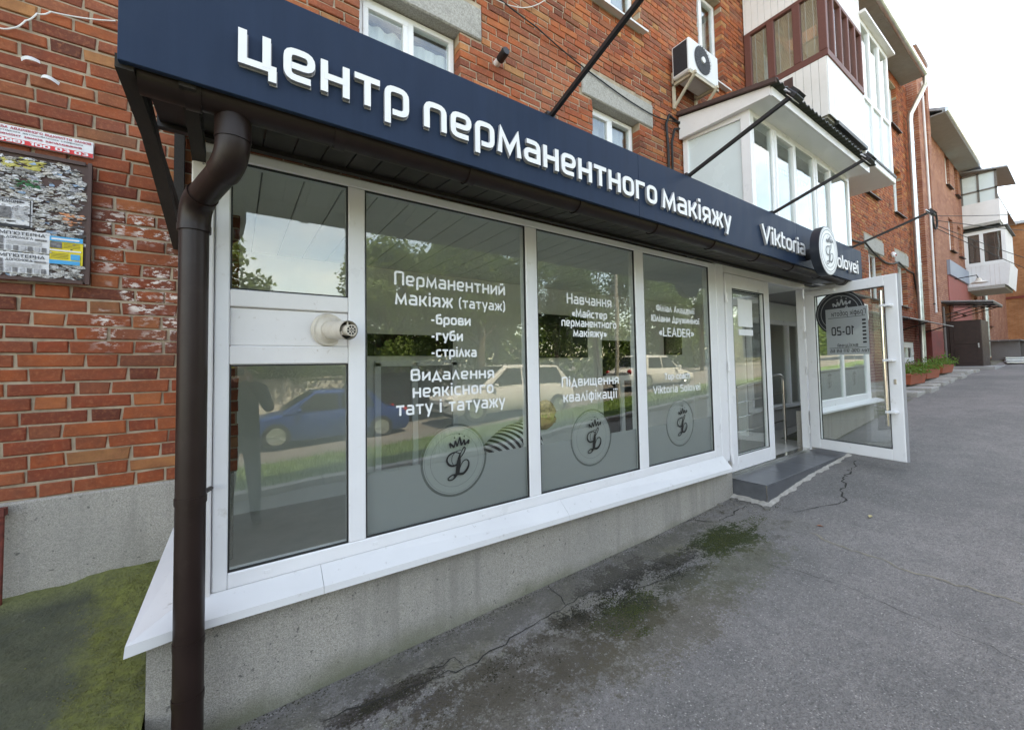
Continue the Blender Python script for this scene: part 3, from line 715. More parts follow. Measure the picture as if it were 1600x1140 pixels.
# ------------------------------------------------------------------ the ground
PROF = [(-200, -2.6), (-60, -1.75), (0, -1.585), (2, -1.53), (3, -1.505), (4.2, -1.442), (5.3, -1.33), (6.4, -1.275), (9.7, -1.03), (12.7, -.80), (18, -.53), (22, -.42), (38, .28), (60, 1.0), (200, 3.6), (900, 10)]
def gx(x):
    for (a, za), (b, zb) in zip(PROF, PROF[1:]):
        if a <= x <= b: return za+(zb-za)*(x-a)/(b-a)
    return PROF[-1][1]
def gz(x, y=0.0):
    d = 0.0
    if y < -3.8: d = min(1, (-3.8-y)/4.2)*.42
    return gx(x)-d
def sheet(name, m, x_s, y_s, dz, parent=None):
    mb = MB(); nx, ny = len(x_s), len(y_s)
    vs = [(x, y, gz(x, y)+dz) for y in y_s for x in x_s]
    fs = [(j*nx+i, j*nx+i+1, (j+1)*nx+i+1, (j+1)*nx+i) for j in range(ny-1) for i in range(nx-1)]
    mb.add(vs, fs)
    return mb.build(name, m, parent, smooth='all')
XS = [-200, -100, -60, -30, -12, -6, -3, -1.5] + [i*.25 for i in range(-4, 45)] + [12, 12.7, 14, 16, 18, 20, 22, 26, 30, 34, 38, 46, 60, 90, 140, 200, 500, 900]
ground = sheet('ground', M_ASPHALT, XS, [-600, -200, -80, -40, -20, -14, -10, -8, -6, -5, -3.8, -3, -2, -1, -.5, 0.6], 0); tag(ground, kind='structure')
verge = sheet('grass_verge', M_GRASS, [x for x in XS if -60 <= x <= 60], [-8.0, -7, -6, -5, -4.2, -3.95], .012); tag(verge, kind='structure')
kb = thing('kerb', (0, -3.85, -1.5), 'pale kerb stones edging the asphalt pavement before the grass', 'kerb')
del kb['label'], kb['category']; kb['kind'] = 'structure'
for i in range(-6, 26):
    mb = MB(); x0, x1 = i*1.0, i*1.0+.985
    mb.add([(x, y, gz(x, -3.8)+z) for z in (-.1, .09) for y in (-3.96, -3.80) for x in (x0, x1)], [(0, 2, 3, 1), (4, 5, 7, 6), (0, 1, 5, 4), (1, 3, 7, 5), (3, 2, 6, 7), (2, 0, 4, 6)])
    mb.build('kerb_stone', M_KERB, kb, bevel=.012)

# the mossy concrete apron left of the shop
from mathutils import noise as mnoise
mb = MB(); ax = [-4, -3.2, -2.4, -1.8, -1.5]+[-1.3+i*.022 for i in range(46)]+[-.29]; ay = [-1.6, -1.2, -.95]+[-.8+i*.024 for i in range(75)]+[1.0]
rr = random.Random(3)
def apz(x, y):
    t = max(0, min(1, (y+.35)/1.35)); base = -1.50+.36*t**.8
    if y < -.35: base = -1.50-(.10*min(1, (-.35-y)/.8))
    g_ = max(0, min(1, (x+.58+.10*math.sin(y*6)+.06*math.sin(y*17))*12))
    return base+.012*math.sin(x*7+y*5)+.012*mnoise.noise((x*6, y*6, 0))+.008*mnoise.noise((x*19, y*19, 3))+g_*(.008+.003*mnoise.noise((x*30, y*30, 7))+.003*mnoise.noise((x*80, y*80, 1)))
vs_ = [(x, y, apz(x, y)) for y in ay for x in ax]; nx = len(ax)
mb.add(vs_, [(j*nx+i, j*nx+i+1, (j+1)*nx+i+1, (j+1)*nx+i) for j in range(len(ay)-1) for i in range(nx-1)])
apron = tag(mb.build('pavement_apron', M_APRON, smooth='all'), kind='structure')

def crack(name, pts, wid, m, jit=.03, seed=1, dz=.003):
    q = random.Random(seed); P = []
    for (a, b) in zip(pts, pts[1:]):
        n = max(2, int(math.hypot(b[0]-a[0], b[1]-a[1])/.05))
        for i in range(n):
            t = i/n; P.append(Vector((a[0]+(b[0]-a[0])*t+q.uniform(-jit, jit)*.6, a[1]+(b[1]-a[1])*t+q.uniform(-jit, jit)*.6)))
    P.append(Vector(pts[-1]))
    mb = MB(); vs = []
    for i, p in enumerate(P):
        d = (P[min(i+1, len(P)-1)]-P[max(0, i-1)]).normalized(); nn = Vector((-d.y, d.x))*wid*q.uniform(.25, 1.15)*(.5 if i in (0, len(P)-1) else 1)
        for s_ in (1, -1):
            t = p+nn*s_; vs.append((t.x, t.y, gz(t.x, t.y)+dz))
    mb.add(vs, [(2*i, 2*i+1, 2*i+3, 2*i+2) for i in range(len(P)-1)])
    return mb.build(name, m, ground)

# ------------------------------------------------------------------ brick laying
PITCH, BH = .078, .0665
def brick_box(mb, x0, x1, z0, z1, Y, depth, q, tone, j=.0022):
    c = .005
    dy = q.uniform(-.004, .004)
    jj = lambda: q.uniform(-j, j)
    o = [(x0+jj(), z0+jj()), (x1+jj(), z0+jj()), (x1+jj(), z1+jj()), (x0+jj(), z1+jj())]
    f = [(o[0][0]+c, o[0][1]+c), (o[1][0]-c, o[1][1]+c), (o[2][0]-c, o[2][1]-c), (o[3][0]+c, o[3][1]-c)]
    yf = Y+dy
    vs = [(x, yf+jj()*.6, z) for x, z in f]+[(x, yf+c, z) for x, z in o]+[(x, yf+depth, z) for x, z in o]
    fs = [(0, 1, 2, 3)]
    for a in range(4):
        b = (a+1) % 4
        fs += [(4+a, 4+b, b, a), (8+a, 8+b, 4+b, 4+a)]
    mb.add(vs, fs, 0, tone)
def lay(X0, X1, Z0, Z1, holes, seed=1):
    """courses of alternating stretchers and headers; returns brick rectangles"""
    q = random.Random(seed); out = []
    z = Z0; row = 0
    while z+BH <= Z1+.001:
        x = X0-(.0 if row % 2 == 0 else .197)+q.uniform(-.012, .012)-.05
        k = 0
        while x < X1:
            ln = .25 if k % 2 == 0 else .121
            ln += q.uniform(-.006, .006)
            a, b = max(x, X0), min(x+ln, X1)
            segs = [(a, b)] if b-a > .03 else []
            for h in holes:
                if h[2]-.02 < z+BH/2 < h[3]+.02:
                    ns = []
                    for s_ in segs:
                        if s_[1] <= h[0] or s_[0] >= h[1]: ns.append(s_); continue
                        if h[0]-s_[0] > .03: ns.append((s_[0], h[0]))
                        if s_[1]-h[1] > .03: ns.append((h[1], s_[1]))
                    segs = ns
            for s_ in segs: out.append((s_[0], s_[1], z, z+BH))
            x += ln+.012; k += 1
        z += PITCH; row += 1
    return out
def wall_slabs(mb, X0, X1, Z0, Z1, holes, y0, y1, e=.006):
    xs = sorted({X0, X1, *[h[0]-e for h in holes], *[h[1]+e for h in holes]}); zs = sorted({Z0, Z1, *[h[2]-e for h in holes], *[h[3]+e for h in holes]})
    xs = [x for x in xs if X0 <= x <= X1]; zs = [z for z in zs if Z0 <= z <= Z1]
    for j in range(len(zs)-1):
        run = None
        for i in range(len(xs)-1):
            cx_, cz_ = (xs[i]+xs[i+1])/2, (zs[j]+zs[j+1])/2
            solid = not any(h[0]-e < cx_ < h[1]+e and h[2]-e < cz_ < h[3]+e for h in holes)
            if solid: run = [xs[i], xs[i+1]] if run is None else [run[0], xs[i+1]]
            if run and (not solid or i == len(xs)-2):
                mb.box(run[0], run[1], y0, y1, zs[j], zs[j+1]); run = None

# ------------------------------------------------------------------ apartment building
MY = 1.005
house = thing('apartment_building', (6, MY+4, -1.6), 'long red brick apartment block rising right behind the shop front', 'building')
W_T = 3.17
WIN = [  # x0, x1, z0, z1 of the openings
 (.80, 1.70, 1.72, W_T), (3.44, 4.30, 1.72, W_T), (3.46, 4.37, 4.45, 5.95), (5.78, 6.49, 4.47, 5.95), (.80, 1.70, 4.45, 5.95),
 (13.5, 14.55, 1.60, 2.88), (16.2, 17.15, 1.60, 2.88), (13.5, 14.55, 4.45, 5.9), (16.2, 17.15, 4.45, 5.9), (13.5, 14.55, 7.2, 8.65), (16.2, 17.15, 7.2, 8.65),
 (16.35, 17.6, -.14, .49)]
SHOPHOLE = (.02, 9.2, -1.4, 1.10)
holes = WIN+[SHOPHOLE]
PLZ = -.667
WX0, WX1, WZ1 = -9.0, 18.4, 9.2
mb = MB(); wall_slabs(mb, WX0, WX1, PLZ, WZ1, holes, MY+.010, MY+.36)
mb.build('mortar_wall', M_MORTAR, house)
LINT = [(.50, 1.94, W_T, 3.50), (3.27, 4.585, W_T, 3.50), (13.2, 14.85, 2.88, 3.26), (15.95, 17.45, 2.88, 3.26)]
bricks = lay(WX0, WX1, PLZ+.008, WZ1, holes+[(a, b, c, d) for a, b, c, d in LINT], 5)
PAINTED = (9.2, 18.4, -1.6, 1.25)       # the dark red painted base storey beyond the shop
def vis_area(b):
    c = px(((b[0]+b[1])/2, MY, (b[2]+b[3])/2))
    if c is None: return 0
    x, y, z = c
    if not (-25 < x < 1625 and -15 < y < 1140): return 0
    left = x < 183 or (y > 93 and x < min(285, 183+(y-93)*.37))
    above = x > 440 and y < (x-440)*.44 and x < 1180
    if not (left or above): return 0
    if left and b[0] > -.28: return 0
    p = [px((X, MY, Z)) for X, Z in ((b[0], b[2]), (b[1], b[2]), (b[1], b[3]), (b[0], b[3]))]
    return abs(sum(p[i][0]*p[(i+1) % 4][1]-p[(i+1) % 4][0]*p[i][1] for i in range(4)))/2
q = random.Random(11)
order = sorted(range(len(bricks)), key=lambda i: -vis_area(bricks[i]))
single = set(i for i in order[:296] if vis_area(bricks[i]) > 0)
VAR = {}
for kind, ln in (('s', .25), ('h', .121)):
    VAR[kind] = []
    for k in range(14):
        mb = MB(); brick_box(mb, -ln/2, ln/2, -BH/2, BH/2, 0, .02, q, q.random(), .0042)
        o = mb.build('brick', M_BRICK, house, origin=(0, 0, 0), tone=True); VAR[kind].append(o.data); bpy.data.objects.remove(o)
hl = world_loc(house)
rest = MB(); dark = MB()
for i, b in enumerate(bricks):
    ln = b[1]-b[0]
    if i in single:
        nom, kd = ((.25, 's') if abs(ln-.25) < .03 else (.121, 'h') if abs(ln-.121) < .02 else (None, None))
        if nom:
            o = bpy.data.objects.new('brick', q.choice(VAR[kd])); COL.objects.link(o); o.parent = house
            o.scale = (ln/nom, 1, 1); o.rotation_euler = (0, q.uniform(-.006, .006), 0)
            o.location = Vector(((b[0]+b[1])/2, MY+q.uniform(-.003, .003), (b[2]+b[3])/2))-hl
        else:
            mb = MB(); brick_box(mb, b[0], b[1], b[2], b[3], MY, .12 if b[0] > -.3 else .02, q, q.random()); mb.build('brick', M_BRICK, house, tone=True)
    else:
        tgt = dark if (b[0] >= 9.2 and b[3] < 1.25) else rest
        brick_box(tgt, b[0], b[1], b[2], b[3], MY, .12, q, q.random())
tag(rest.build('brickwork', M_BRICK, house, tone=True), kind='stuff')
tag(dark.build('painted_brickwork', M_DARKRED, house, tone=True), kind='stuff')
for a, b, c, d in LINT:
    box('concrete_lintel', M_CONC, house, a+.006, b-.006, MY-.014, MY+.30, c+.004, d-.006, bevel=.012)
# plinth, returns and the mass behind
box('plinth', M_PLASTER, house, WX0, .0, MY-.012, MY+.36, -1.75, PLZ, bevel=.01)
box('plinth', M_PLASTER, house, 9.2, WX1, MY-.03, MY+.36, -1.6, PLZ+.06)
box('side_wall', M_BRICKFAR, house, WX0-.3, WX0, MY, MY+9.4, -1.9, WZ1)
box('rear_wall', M_BRICKFAR, house, WX0, WX1, MY+9.0, MY+9.4, -1.9, WZ1)
box('attic_floor', M_DARKROOM, house, WX0, WX1, MY+.36, MY+9.0, WZ1-.2, WZ1)
for z in (1.35, 4.0, 6.75): box('floor_slab', M_DARKROOM, house, WX0, WX1, MY+.36, MY+9.0, z, z+.2)
mb = MB(); mb.prism([(WX0-.4, MY-.66, 9.06), (WX0-.4, MY+4.7, 11.3), (WX0-.4, MY+9.6, 9.2), (WX0-.4, MY+9.6, 9.1), (WX0-.4, MY+4.7, 11.1), (WX0-.4, MY-.66, 8.98)], (18.15-WX0, 0, 0)); mb.build('roof', M_ROOF, house)
mb = MB()
x = WX0
while x < 17.75:
    mb.box(x, x+.115, MY-.62, MY-.012, 8.955, 8.965); x += .12
mb.build('eave_soffit', M_SOFFIT, house)
mb = MB(); mb.tube([(WX0, MY-.60, 9.0), (17.8, MY-.60, 9.0)], .075, 10); mb.build('eave_gutter', M_GALV, house, smooth=True)

def window(parent, x0, x1, z0, z1, y, mull=None, frame=.055, fm=M_PVC, curtain=M_CURT, sill=True, glassm=None, room=True, split=None, sash=True, cz=0.0, sillm=None):
    """a glazed window set in the opening: frame, panes, curtain; y is the front of the frame"""
    wp = bpy.data.objects.new('window', None); COL.objects.link(wp); wp.parent = parent
    wp.location = Vector(((x0+x1)/2, y, z0))-world_loc(parent)
    mb = MB(); e = .004
    mb.box(x0+e, x1-e, y, y+.07, z0+e, z0+frame); mb.box(x0+e, x1-e, y, y+.07, z1-frame, z1-e)
    mb.box(x0+e, x0+frame, y, y+.07, z0+frame, z1-frame); mb.box(x1-frame, x1-e, y, y+.07, z0+frame, z1-frame)
    xs = [x0+frame]+[v for m_ in (mull or []) for v in (m_-frame*.5, m_+frame*.5)]+[x1-frame]
    for m_ in (mull or []): mb.box(m_-frame*.5, m_+frame*.5, y-.004, y+.07, z0+frame, z1-frame)
    o = mb.build('frame', fm, wp, bevel=.004)
    for i in range(0, len(xs), 2):
        a, b = xs[i], xs[i+1]
        if sash and i == 0 and mull:
            s_ = .045; mb = MB()
            mb.box(a, b, y-.012, y+.05, z0+frame, z0+frame+s_); mb.box(a, b, y-.012, y+.05, z1-frame-s_, z1-frame)
            mb.box(a, a+s_, y-.012, y+.05, z0+frame+s_, z1-frame-s_); mb.box(b-s_, b, y-.012, y+.05, z0+frame+s_, z1-frame-s_)
            mb.build('sash', fm, wp, bevel=.003)
            MB().box(a+s_, b-s_, y+.012, y+.018, z0+frame+s_, z1-frame-s_).build('pane', glassm or M_GLASSA, wp)
        else:
            MB().box(a, b, y+.022, y+.028, z0+frame, z1-frame).build('pane', glassm or M_GLASSA, wp)
    if curtain:
        mb = MB(); n = 40; zc = z1-.02-cz
        vs = []
        for k in range(n+1):
            xx = x0+.02+(x1-x0-.04)*k/n; yy = y+.13+.012*math.sin(k*1.1)
            vs += [(xx, yy, z0-.1), (xx, yy, zc+.01*math.sin(k*.9))]
        mb.add(vs, [(2*k, 2*k+2, 2*k+3, 2*k+1) for k in range(n)]); mb.build('curtain', curtain, wp, smooth='all')
    if sill:
        mb = MB(); mb.prism([(x0-.06, y+.02, z0+.004), (x0-.06, y-.22, z0-.035), (x0-.06, y-.22, z0-.06), (x0-.06, y-.21, z0-.045), (x0-.06, y+.02, z0-.01)], (x1-x0+.12, 0, 0)); mb.build('sill', sillm or M_FLASH, wp)
    return wp
RY = MY+.125
window(house, *WIN[0][:2], 1.72, W_T, RY, [1.27], curtain=M_CURT, cz=.10)
window(house, *WIN[1][:2], 1.72, W_T, RY, [3.88], curtain=M_CURTG, cz=.0)
window(house, 3.46, 4.37, 4.45, 5.95, RY, [3.92], curtain=M_CURTG)
window(house, 5.78, 6.49, 4.47, 5.95, RY, [6.08], curtain=M_CURTG)
window(house, .80, 1.70, 4.45, 5.95, RY, [1.25])
for i in (5, 6, 7, 8, 9, 10):
    x0, x1, z0, z1 = WIN[i]; window(house, x0, x1, z0, z1, RY, [(x0+x1)/2], curtain=M_CURTG if i % 2 else M_CURT, sillm=M_BROWN)
window(house, 16.35, 17.6, -.14, .49, MY+.02, None, frame=.16, curtain=M_CURT, sill=False)

# stairwell bay
bay = MB()
BX0, BX1, BY = 18.4, 20.15, .73
slit = (19.15, 19.75, 1.6, 9.3)
wall_slabs(bay, BX0, BX1, .9, 10.45, [slit], BY, BY+.4, 0); bay.box(BX0, BX1, BY+.4, BY+3, .9, 10.45)
bay.build('stair_bay', M_BRICKFAR, house)
MB().box(BX0-.004, BX1+.004, BY-.006, BY+3, -.7, .9).build('painted_bay_base', M_DARKRED, house)
MB().box(BX0-.06, BX1+.06, BY-.06, BY+3, 10.45, 10.55).build('parapet_cap', M_GALV, house)
mb = MB(); mb.box(slit[0], slit[1], BY+.16, BY+.2, slit[2], slit[3]); mb.build('stair_glazing', M_GLASSM, house)
mb = MB(); mb.tube([(19.05, BY-.04, 1.5), (19.0, BY-.05, 4.5), (18.95, BY-.04, 9.4)], .03, 8); mb.build('white_riser_pipe', M_PVCD, house, smooth=True)

# neighbouring block, same street line
hb = thing('apartment_building', (30, MY+4, -.2), 'second red brick block beyond the stair bay with paler eave', 'building')
bw = MB(); BWIN = [(24.3, 25.2, 7.3, 8.7), (26.2, 27.0, 7.3, 8.7), (24.3, 25.2, 4.5, 5.9), (26.2, 27.0, 4.5, 5.9), (24.2, 24.9, 1.9, 3.2), (25.9, 26.7, 1.9, 3.2), (29.5, 30.3, 1.7, 3.0), (31.6, 32.4, 1.7, 3.0), (34, 34.8, 1.7, 3.0)]
wall_slabs(bw, BX1, 42, -.9, 8.95, BWIN, MY, MY+.4, 0); bw.build('wall', M_BRICKFAR, hb)
MB().box(BX1, 42, MY+.4, MY+9, 8.75, 8.95).build('attic_floor', M_DARKROOM, hb)
MB().box(BX1, 42, MY+8.8, MY+9, -.9, 8.75).build('rear_wall', M_BRICKFAR, hb)
for i, (x0, x1, z0, z1) in enumerate(BWIN):
    window(hb, x0, x1, z0, z1, MY+.10, [(x0+x1)/2], frame=.07, curtain=M_CURT if i < 4 else M_CURTG, sillm=M_BROWN)
MB().box(BX1+.05, 27.4, MY-.65, MY-.004, 8.62, 8.66).build('eave_soffit', M_SOFFIT, hb)
mb = MB(); mb.tube([(BX1+.05, MY-.66, 8.72), (27.3, MY-.66, 8.72)], .09, 10); mb.build('eave_gutter', M_GALV, hb, smooth=True)
mb = MB(); mb.prism([(BX1, MY-.66, 8.78), (BX1, MY+4.5, 10.8), (BX1, MY+9, 8.9), (BX1, MY+9, 8.8), (BX1, MY+4.5, 10.6), (BX1, MY-.66, 8.68)], (22, 0, 0)); mb.build('roof', M_ROOF, hb)
MB().box(23.4, 28.4, MY-.10, MY-.003, 3.35, 3.95).build('blue_fascia_panel', M_BLUEGREY, hb)
MB().box(23.4, 28.4, MY-.03, MY-.002, .2, 3.34).build('red_clad_panel', M_PINKWALL, hb)
# closing block across the end of the street
he = thing('apartment_building', (46, -3, 0), 'orange brick block closing the far end of the lane', 'building')
MB().box(43, 55, -8.5, 1.9, -.5, 8.9).build('wall', M_BRICKEND, he)
MB().box(42.9, 43.0, -8.5, 1.9, 3.9, 4.05).build('string_course', M_DARKRED, he)
MB().box(42.7, 55.3, -8.8, 2.2, 8.9, 9.1).build('roof', M_ROOF, he)
for j in range(3):
    for i in range(3):
        MB().box(42.93, 43.0, -1.8-i*2.2, -.9-i*2.2, 1.2+j*2.6, 2.6+j*2.6).build('window', M_GLASSM, he)

# ------------------------------------------------------------------ beauty salon annex
shop = thing('beauty_salon', (4.5, .5, -1.6), 'single storey white framed salon with wide lettered shop windows', 'shop')
ZT, Z1, Z2, Z3, Z4, ZB = 1.005, .387, .305, .120, .031, -.922
PX = dict(a=-.022, b=.498, c=.585, d=1.686, e=1.787, g=2.873, h=2.993, i=4.063)
# plinth
mb = MB(); zt = -1.06
mb.add([(-.285, -.06, -1.75), (4.30, -.06, -1.75), (4.30, -.06, zt), (-.285, -.06, zt), (-.285, MY-.014, -1.75), (-.285, MY-.014, zt), (4.30, .3, -1.75), (4.30, .3, zt)],
       [(0, 1, 2, 3), (4, 0, 3, 5), (1, 6, 7, 2)]); mb.build('plinth', M_PLASTER, shop)
box('plinth', M_PLASTER, shop, 6.50, 9.25, -.02, .16, -1.6, -.72)
box('plinth', M_PLASTER, shop, 9.09, 9.25, .16, MY-.032, -1.6, -.72)
# framing members
def member(x0, x1, z0, z1, y0=-.018, y1=.062, m=M_PVC, name='window_frame'):
    return MB().box(x0, x1, y0, y1, z0, z1).build(name, m, shop, bevel=.005)
FT = 1.055
member(-.165, -.082, -1.0, FT, -.03, .07, M_PVCD, 'corner_post')
member(-.079, PX['a'], -.994, FT)
member(PX['b'], PX['c'], ZB+.001, FT-.052)
member(PX['d'], PX['e'], ZB+.001, FT-.052)
member(PX['g'], PX['h'], ZB+.001, FT-.052)
member(PX['i'], 4.19, -.994, FT)
member(PX['a']+.001, PX['i']-.001, -.994, ZB)
member(PX['a']+.001, PX['i']-.001, ZT, FT)
member(PX['a']+.001, PX['b']-.001, Z2, Z1, m=M_PVCD)
member(PX['a']+.001, PX['b']-.001, Z4, Z3, m=M_PVCD)
member(PX['a']+.001, PX['b']-.001, Z3+.001, Z2-.001, -.004, .05, M_PVCD, 'blank_panel')
member(4.193, 4.345, -1.17, FT+.02, -.02, .07)
for x in (PX['b'], PX['d'], PX['g']):      # black gasket lines round the panes come from the seals
    pass
for z in (-.93, -.55, -.12, .26, .62, .95):
    mb = MB(); mb.tube([(-.124, -.0305, z), (-.124, -.034, z)], .0042, 8); mb.build('screw', M_LETTERS, shop)
def gasket(x0, x1, z0, z1):
    mb = MB(); t = .007
    mb.box(x0, x1, -.010, .004, z0, z0+t); mb.box(x0, x1, -.010, .004, z1-t, z1)
    mb.box(x0, x0+t, -.010, .004, z0+t, z1-t); mb.box(x1-t, x1, -.010, .004, z0+t, z1-t)
    mb.build('gasket', M_SEAL, shop)
def pane(x0, x1, z0, z1):
    gasket(x0+.001, x1-.001, z0+.001, z1-.001)
    return MB().box(x0+.002, x1-.002, .006, .012, z0+.002, z1-.002).build('pane', M_GLASS, shop)
pane(PX['a'], PX['b'], Z1, ZT); pane(PX['a'], PX['b'], ZB, Z4)
for a, b in (('c', 'd'), ('e', 'g'), ('h', 'i')): pane(PX[a], PX[b], ZB, ZT)
for x in (.12, .62, 1.3, 2.2, 3.4):
    MB().box(x, x+.028, -.0205, -.0175, -.965, -.948).build('drain_cap', M_PVC, shop, bevel=.002)
# frosted film with emblem discs
FZ = -.575
def fr_glass(y): return lambda x, z, d: (x, y-d, z)
for (a, b), xc in ((('c', 'd'), 1.131), (('e', 'g'), 2.325), (('h', 'i'), 3.518)):
    x0, x1 = PX[a]+.004, PX[b]-.004
    r = .226; zc = -.584
    MB().add([(x0, .016, ZB+.004), (x1, .016, ZB+.004), (x1, .016, FZ), (x0, .016, FZ)], [(0, 1, 2, 3)]).build('frosted_film', M_FILM, shop)
    mb = MB(); mb.disc((xc, .0145, zc), (1, 0, 0), (0, 0, 1), r*.93, 56); em = mb.build('emblem', M_FILMD, shop)
    mb = MB(); mb.disc((xc, .0140, zc), (1, 0, 0), (0, 0, 1), r, 56, 0, r*.935); mb.build('emblem_ring', M_RINGCL, em)
    mb = MB()
    for k in (.90, .73): mb.disc((xc, .0138, zc), (1, 0, 0), (0, 0, 1), r*k, 56, 0, r*k-.0016)
    mb.build('emblem_line', M_RINGCL, em)
    mb = MB(); script_L(mb, lambda u, v, d: (xc+.012+u*.92, .0048-d, zc-.022+v), .094); mb.build('script_letter', M_VINYLB, em)
# vinyl lettering
TX = [
 ('Перманентний', .752, 1.518, .489, .062), ('макіяж', .757, 1.122, .374, .062), ('(татуаж)', 1.166, 1.516, .380, .050),
 ('-брови', .976, 1.247, .267, .047), ('-губи', .976, 1.190, .166, .047), ('-стрілка', .976, 1.288, .064, .047),
 ('Видалення', .846, 1.420, -.078, .053), ('неякісного', .857, 1.413, -.178, .058), ('тату і татуажу', .759, 1.503, -.277, .060),
 ('Навчання', 2.085, 2.584, .476, .062), ('«Майстер', 2.137, 2.526, .374, .047), ('перманентного', 2.026, 2.637, .299, .047), ('макіяжу»', 2.145, 2.514, .220, .047),
 ('Підвищення', 2.014, 2.648, -.168, .058), ('кваліфікації', 2.028, 2.626, -.285, .058),
 ('Філіал Академії', 3.189, 3.808, .487, .046), ('Юліани Дружиніної', 3.112, 3.890, .388, .046), ('«LEADER»', 3.221, 3.780, .252, .062),
 ('Top-coach', 3.282, 3.690, -.157, .045), ('Viktoria Solovei', 3.107, 3.864, -.283, .053)]
for s_, x0, x1, zb, xh in TX:
    text_words('lettering', M_VINYL, shop, s_, x0, x1, zb, xh, .25 if xh < .05 else .20, fr_glass(.0045))
# sill flashing
mb = MB()
def fl(x): return -.012*x
for a, b in ((-.16, .36), (.362, 1.95), (1.952, 4.19)):
    mb = MB()
    A = [(a, -.020, -.990), (a, -.125, -1.052+fl(a)), (a, -.130, -1.085+fl(a)), (a, -.118, -1.09+fl(a)), (a, -.118, -1.062+fl(a)), (a, -.02, -1.0)]
    B = [(b, p[1], p[2]-fl(a)*(1 if i in (1, 2, 3, 4) else 0)+fl(b)*(1 if i in (1, 2, 3, 4) else 0)) for i, p in enumerate(A)]
    n = 6; mb.add(A+B, [(i, (i+1) % n, n+(i+1) % n, n+i) for i in range(n)]+[tuple(range(n))[::-1], tuple(range(n, 2*n))])
    mb.build('sill_flashing', M_FLASH, shop)
mb = MB(); mb.add([(-.165, -.128, -1.047), (-.335, -.150, -1.048), (-.300, .98, -.950), (-.165, .98, -.935), (-.165, .0, -.985),
                   (-.165, -.132, -1.085), (-.338, -.156, -1.090), (-.302, .98, -.985)],
                  [(0, 1, 2, 3, 4), (0, 5, 6, 1), (1, 6, 7, 2)]); mb.build('end_flashing', M_FLASH, shop)
# end wall, roof, ceiling, back rooms
box('end_wall', M_PVCD, shop, -.160, -.10, .072, MY-.014, -1.05, 1.03)
box('floor', M_INTF, shop, -.09, 9.08, .07, 2.9, -1.32, -1.23)
box('ceiling', M_INTG, shop, -.09, 9.08, .075, 2.9, 1.075, 1.09)
x = -.085
while x < 6.9:
    box('ceiling_panel', M_INT, shop, x, x+.192, .08, 1.995, 1.062, 1.074); x += .20
mb = MB(); mb.box(-.09, 6.9, 2.0, 2.06, -1.23, 1.06); mb.build('back_wall', M_INT, shop)
box('side_partition', M_INT, shop, -.098, -.05, .072, 2.0, -1.23, 1.06)
box('side_partition', M_INTG, shop, 9.02, 9.08, .17, 2.9, -1.23, 1.06)
box('stub_partition', M_INT, shop, 6.9, 6.96, 1.06, 2.0, -1.23, 1.06)
# inner glazed partition at the stair hall
box('hall_parapet', M_INTG, shop, 6.97, 9.01, 1.0, 1.08, -1.23, -.86)
box('hall_upper_wall', M_INT, shop, 6.97, 9.01, 1.0, 1.08, .74, 1.05)
mb = MB()
for x in (6.98, 7.62, 8.42, 8.95): mb.box(x, x+.06, .985, 1.06, -.80, .73)
mb.box(6.98, 9.01, .984, 1.06, .66, .735); mb.box(6.98, 9.01, .94, 1.06, -.858, -.80); mb.build('hall_window_frame', M_PVC, shop, bevel=.004)
box('hall_pane', M_GLASS, shop, 7.0, 9.0, 1.03, 1.036, -.80, .66)
box('hall_rear_wall', M_INTG, shop, 6.97, 9.01, 2.5, 2.56, -1.23, 1.05)
# inner door and hatch in the back wall
q = random.Random(3)
dr = MB(); dr.box(4.40, 4.47, 1.95, 2.02, -1.23, .44); dr.box(5.20, 5.27, 1.95, 2.02, -1.23, .44); dr.box(4.47, 5.20, 1.95, 2.02, .36, .44); dr.box(4.47, 5.20, 1.95, 2.02, -.26, -.18); dr.box(4.86, 4.94, 1.948, 2.02, -1.23, -.26)
idoor = dr.build('inner_door', M_PVC, shop, bevel=.004)
MB().box(4.47, 5.20, 1.985, 1.992, -.18, .36).build('door_pane', M_TV, idoor)
MB().box(4.47, 4.86, 1.985, 1.992, -1.2, -.26).build('door_pane', M_TV, idoor); MB().box(4.94, 5.20, 1.985, 1.992, -1.2, -.26).build('door_pane', M_TV, idoor)
hat = MB().box(1.10, 2.05, 1.975, 2.0, .13, .36).build('serving_hatch', M_TV, shop)
hat2 = MB(); hat2.box(1.20, 2.05, 1.96, 2.0, -1.2, .06); hat2.build('inner_cupboard', M_INTG, shop)
fr = MB()
for x in (1.16, 1.55, 2.02): fr.box(x, x+.06, 1.93, 1.97, -1.2, .06)
fr.box(1.16, 2.08, 1.93, 1.97, .02, .08); fr.build('inner_frame', M_PVC, shop, bevel=.003)

# right hand window bay, seen through the open door
mb = MB(); mb.box(6.50, 9.2, -.01, .06, .62, .70); mb.box(6.50, 9.2, -.01, .06, -.70, -.60)
for x0, x1 in ((6.50, 6.90), (7.875, 7.955), (9.04, 9.2)): mb.box(x0, x1, -.008, .06, -.60, .62)
mb.build('window_frame', M_PVC, shop, bevel=.004)
for x0, x1, xc in ((6.9, 7.875, 7.36), (7.955, 9.04, 8.45)):
    MB().box(x0, x1, .01, .016, -.60, .62).build('pane', M_GLASS, shop)
    MB().add([(x0, .02, -.59), (x1, .02, -.59), (x1, .02, -.12), (x0, .02, -.12)], [(0, 1, 2, 3)]).build('frosted_film', M_FILM, shop)
    mb = MB(); mb.disc((xc, .0185, -.33), (1, 0, 0), (0, 0, 1), .20, 40); em = mb.build('emblem', M_FILMD, shop)
    mb = MB(); script_L(mb, lambda u, v, d: (xc+u, .018-d, -.35+v), .085); mb.build('script_letter', M_VINYLB, em)
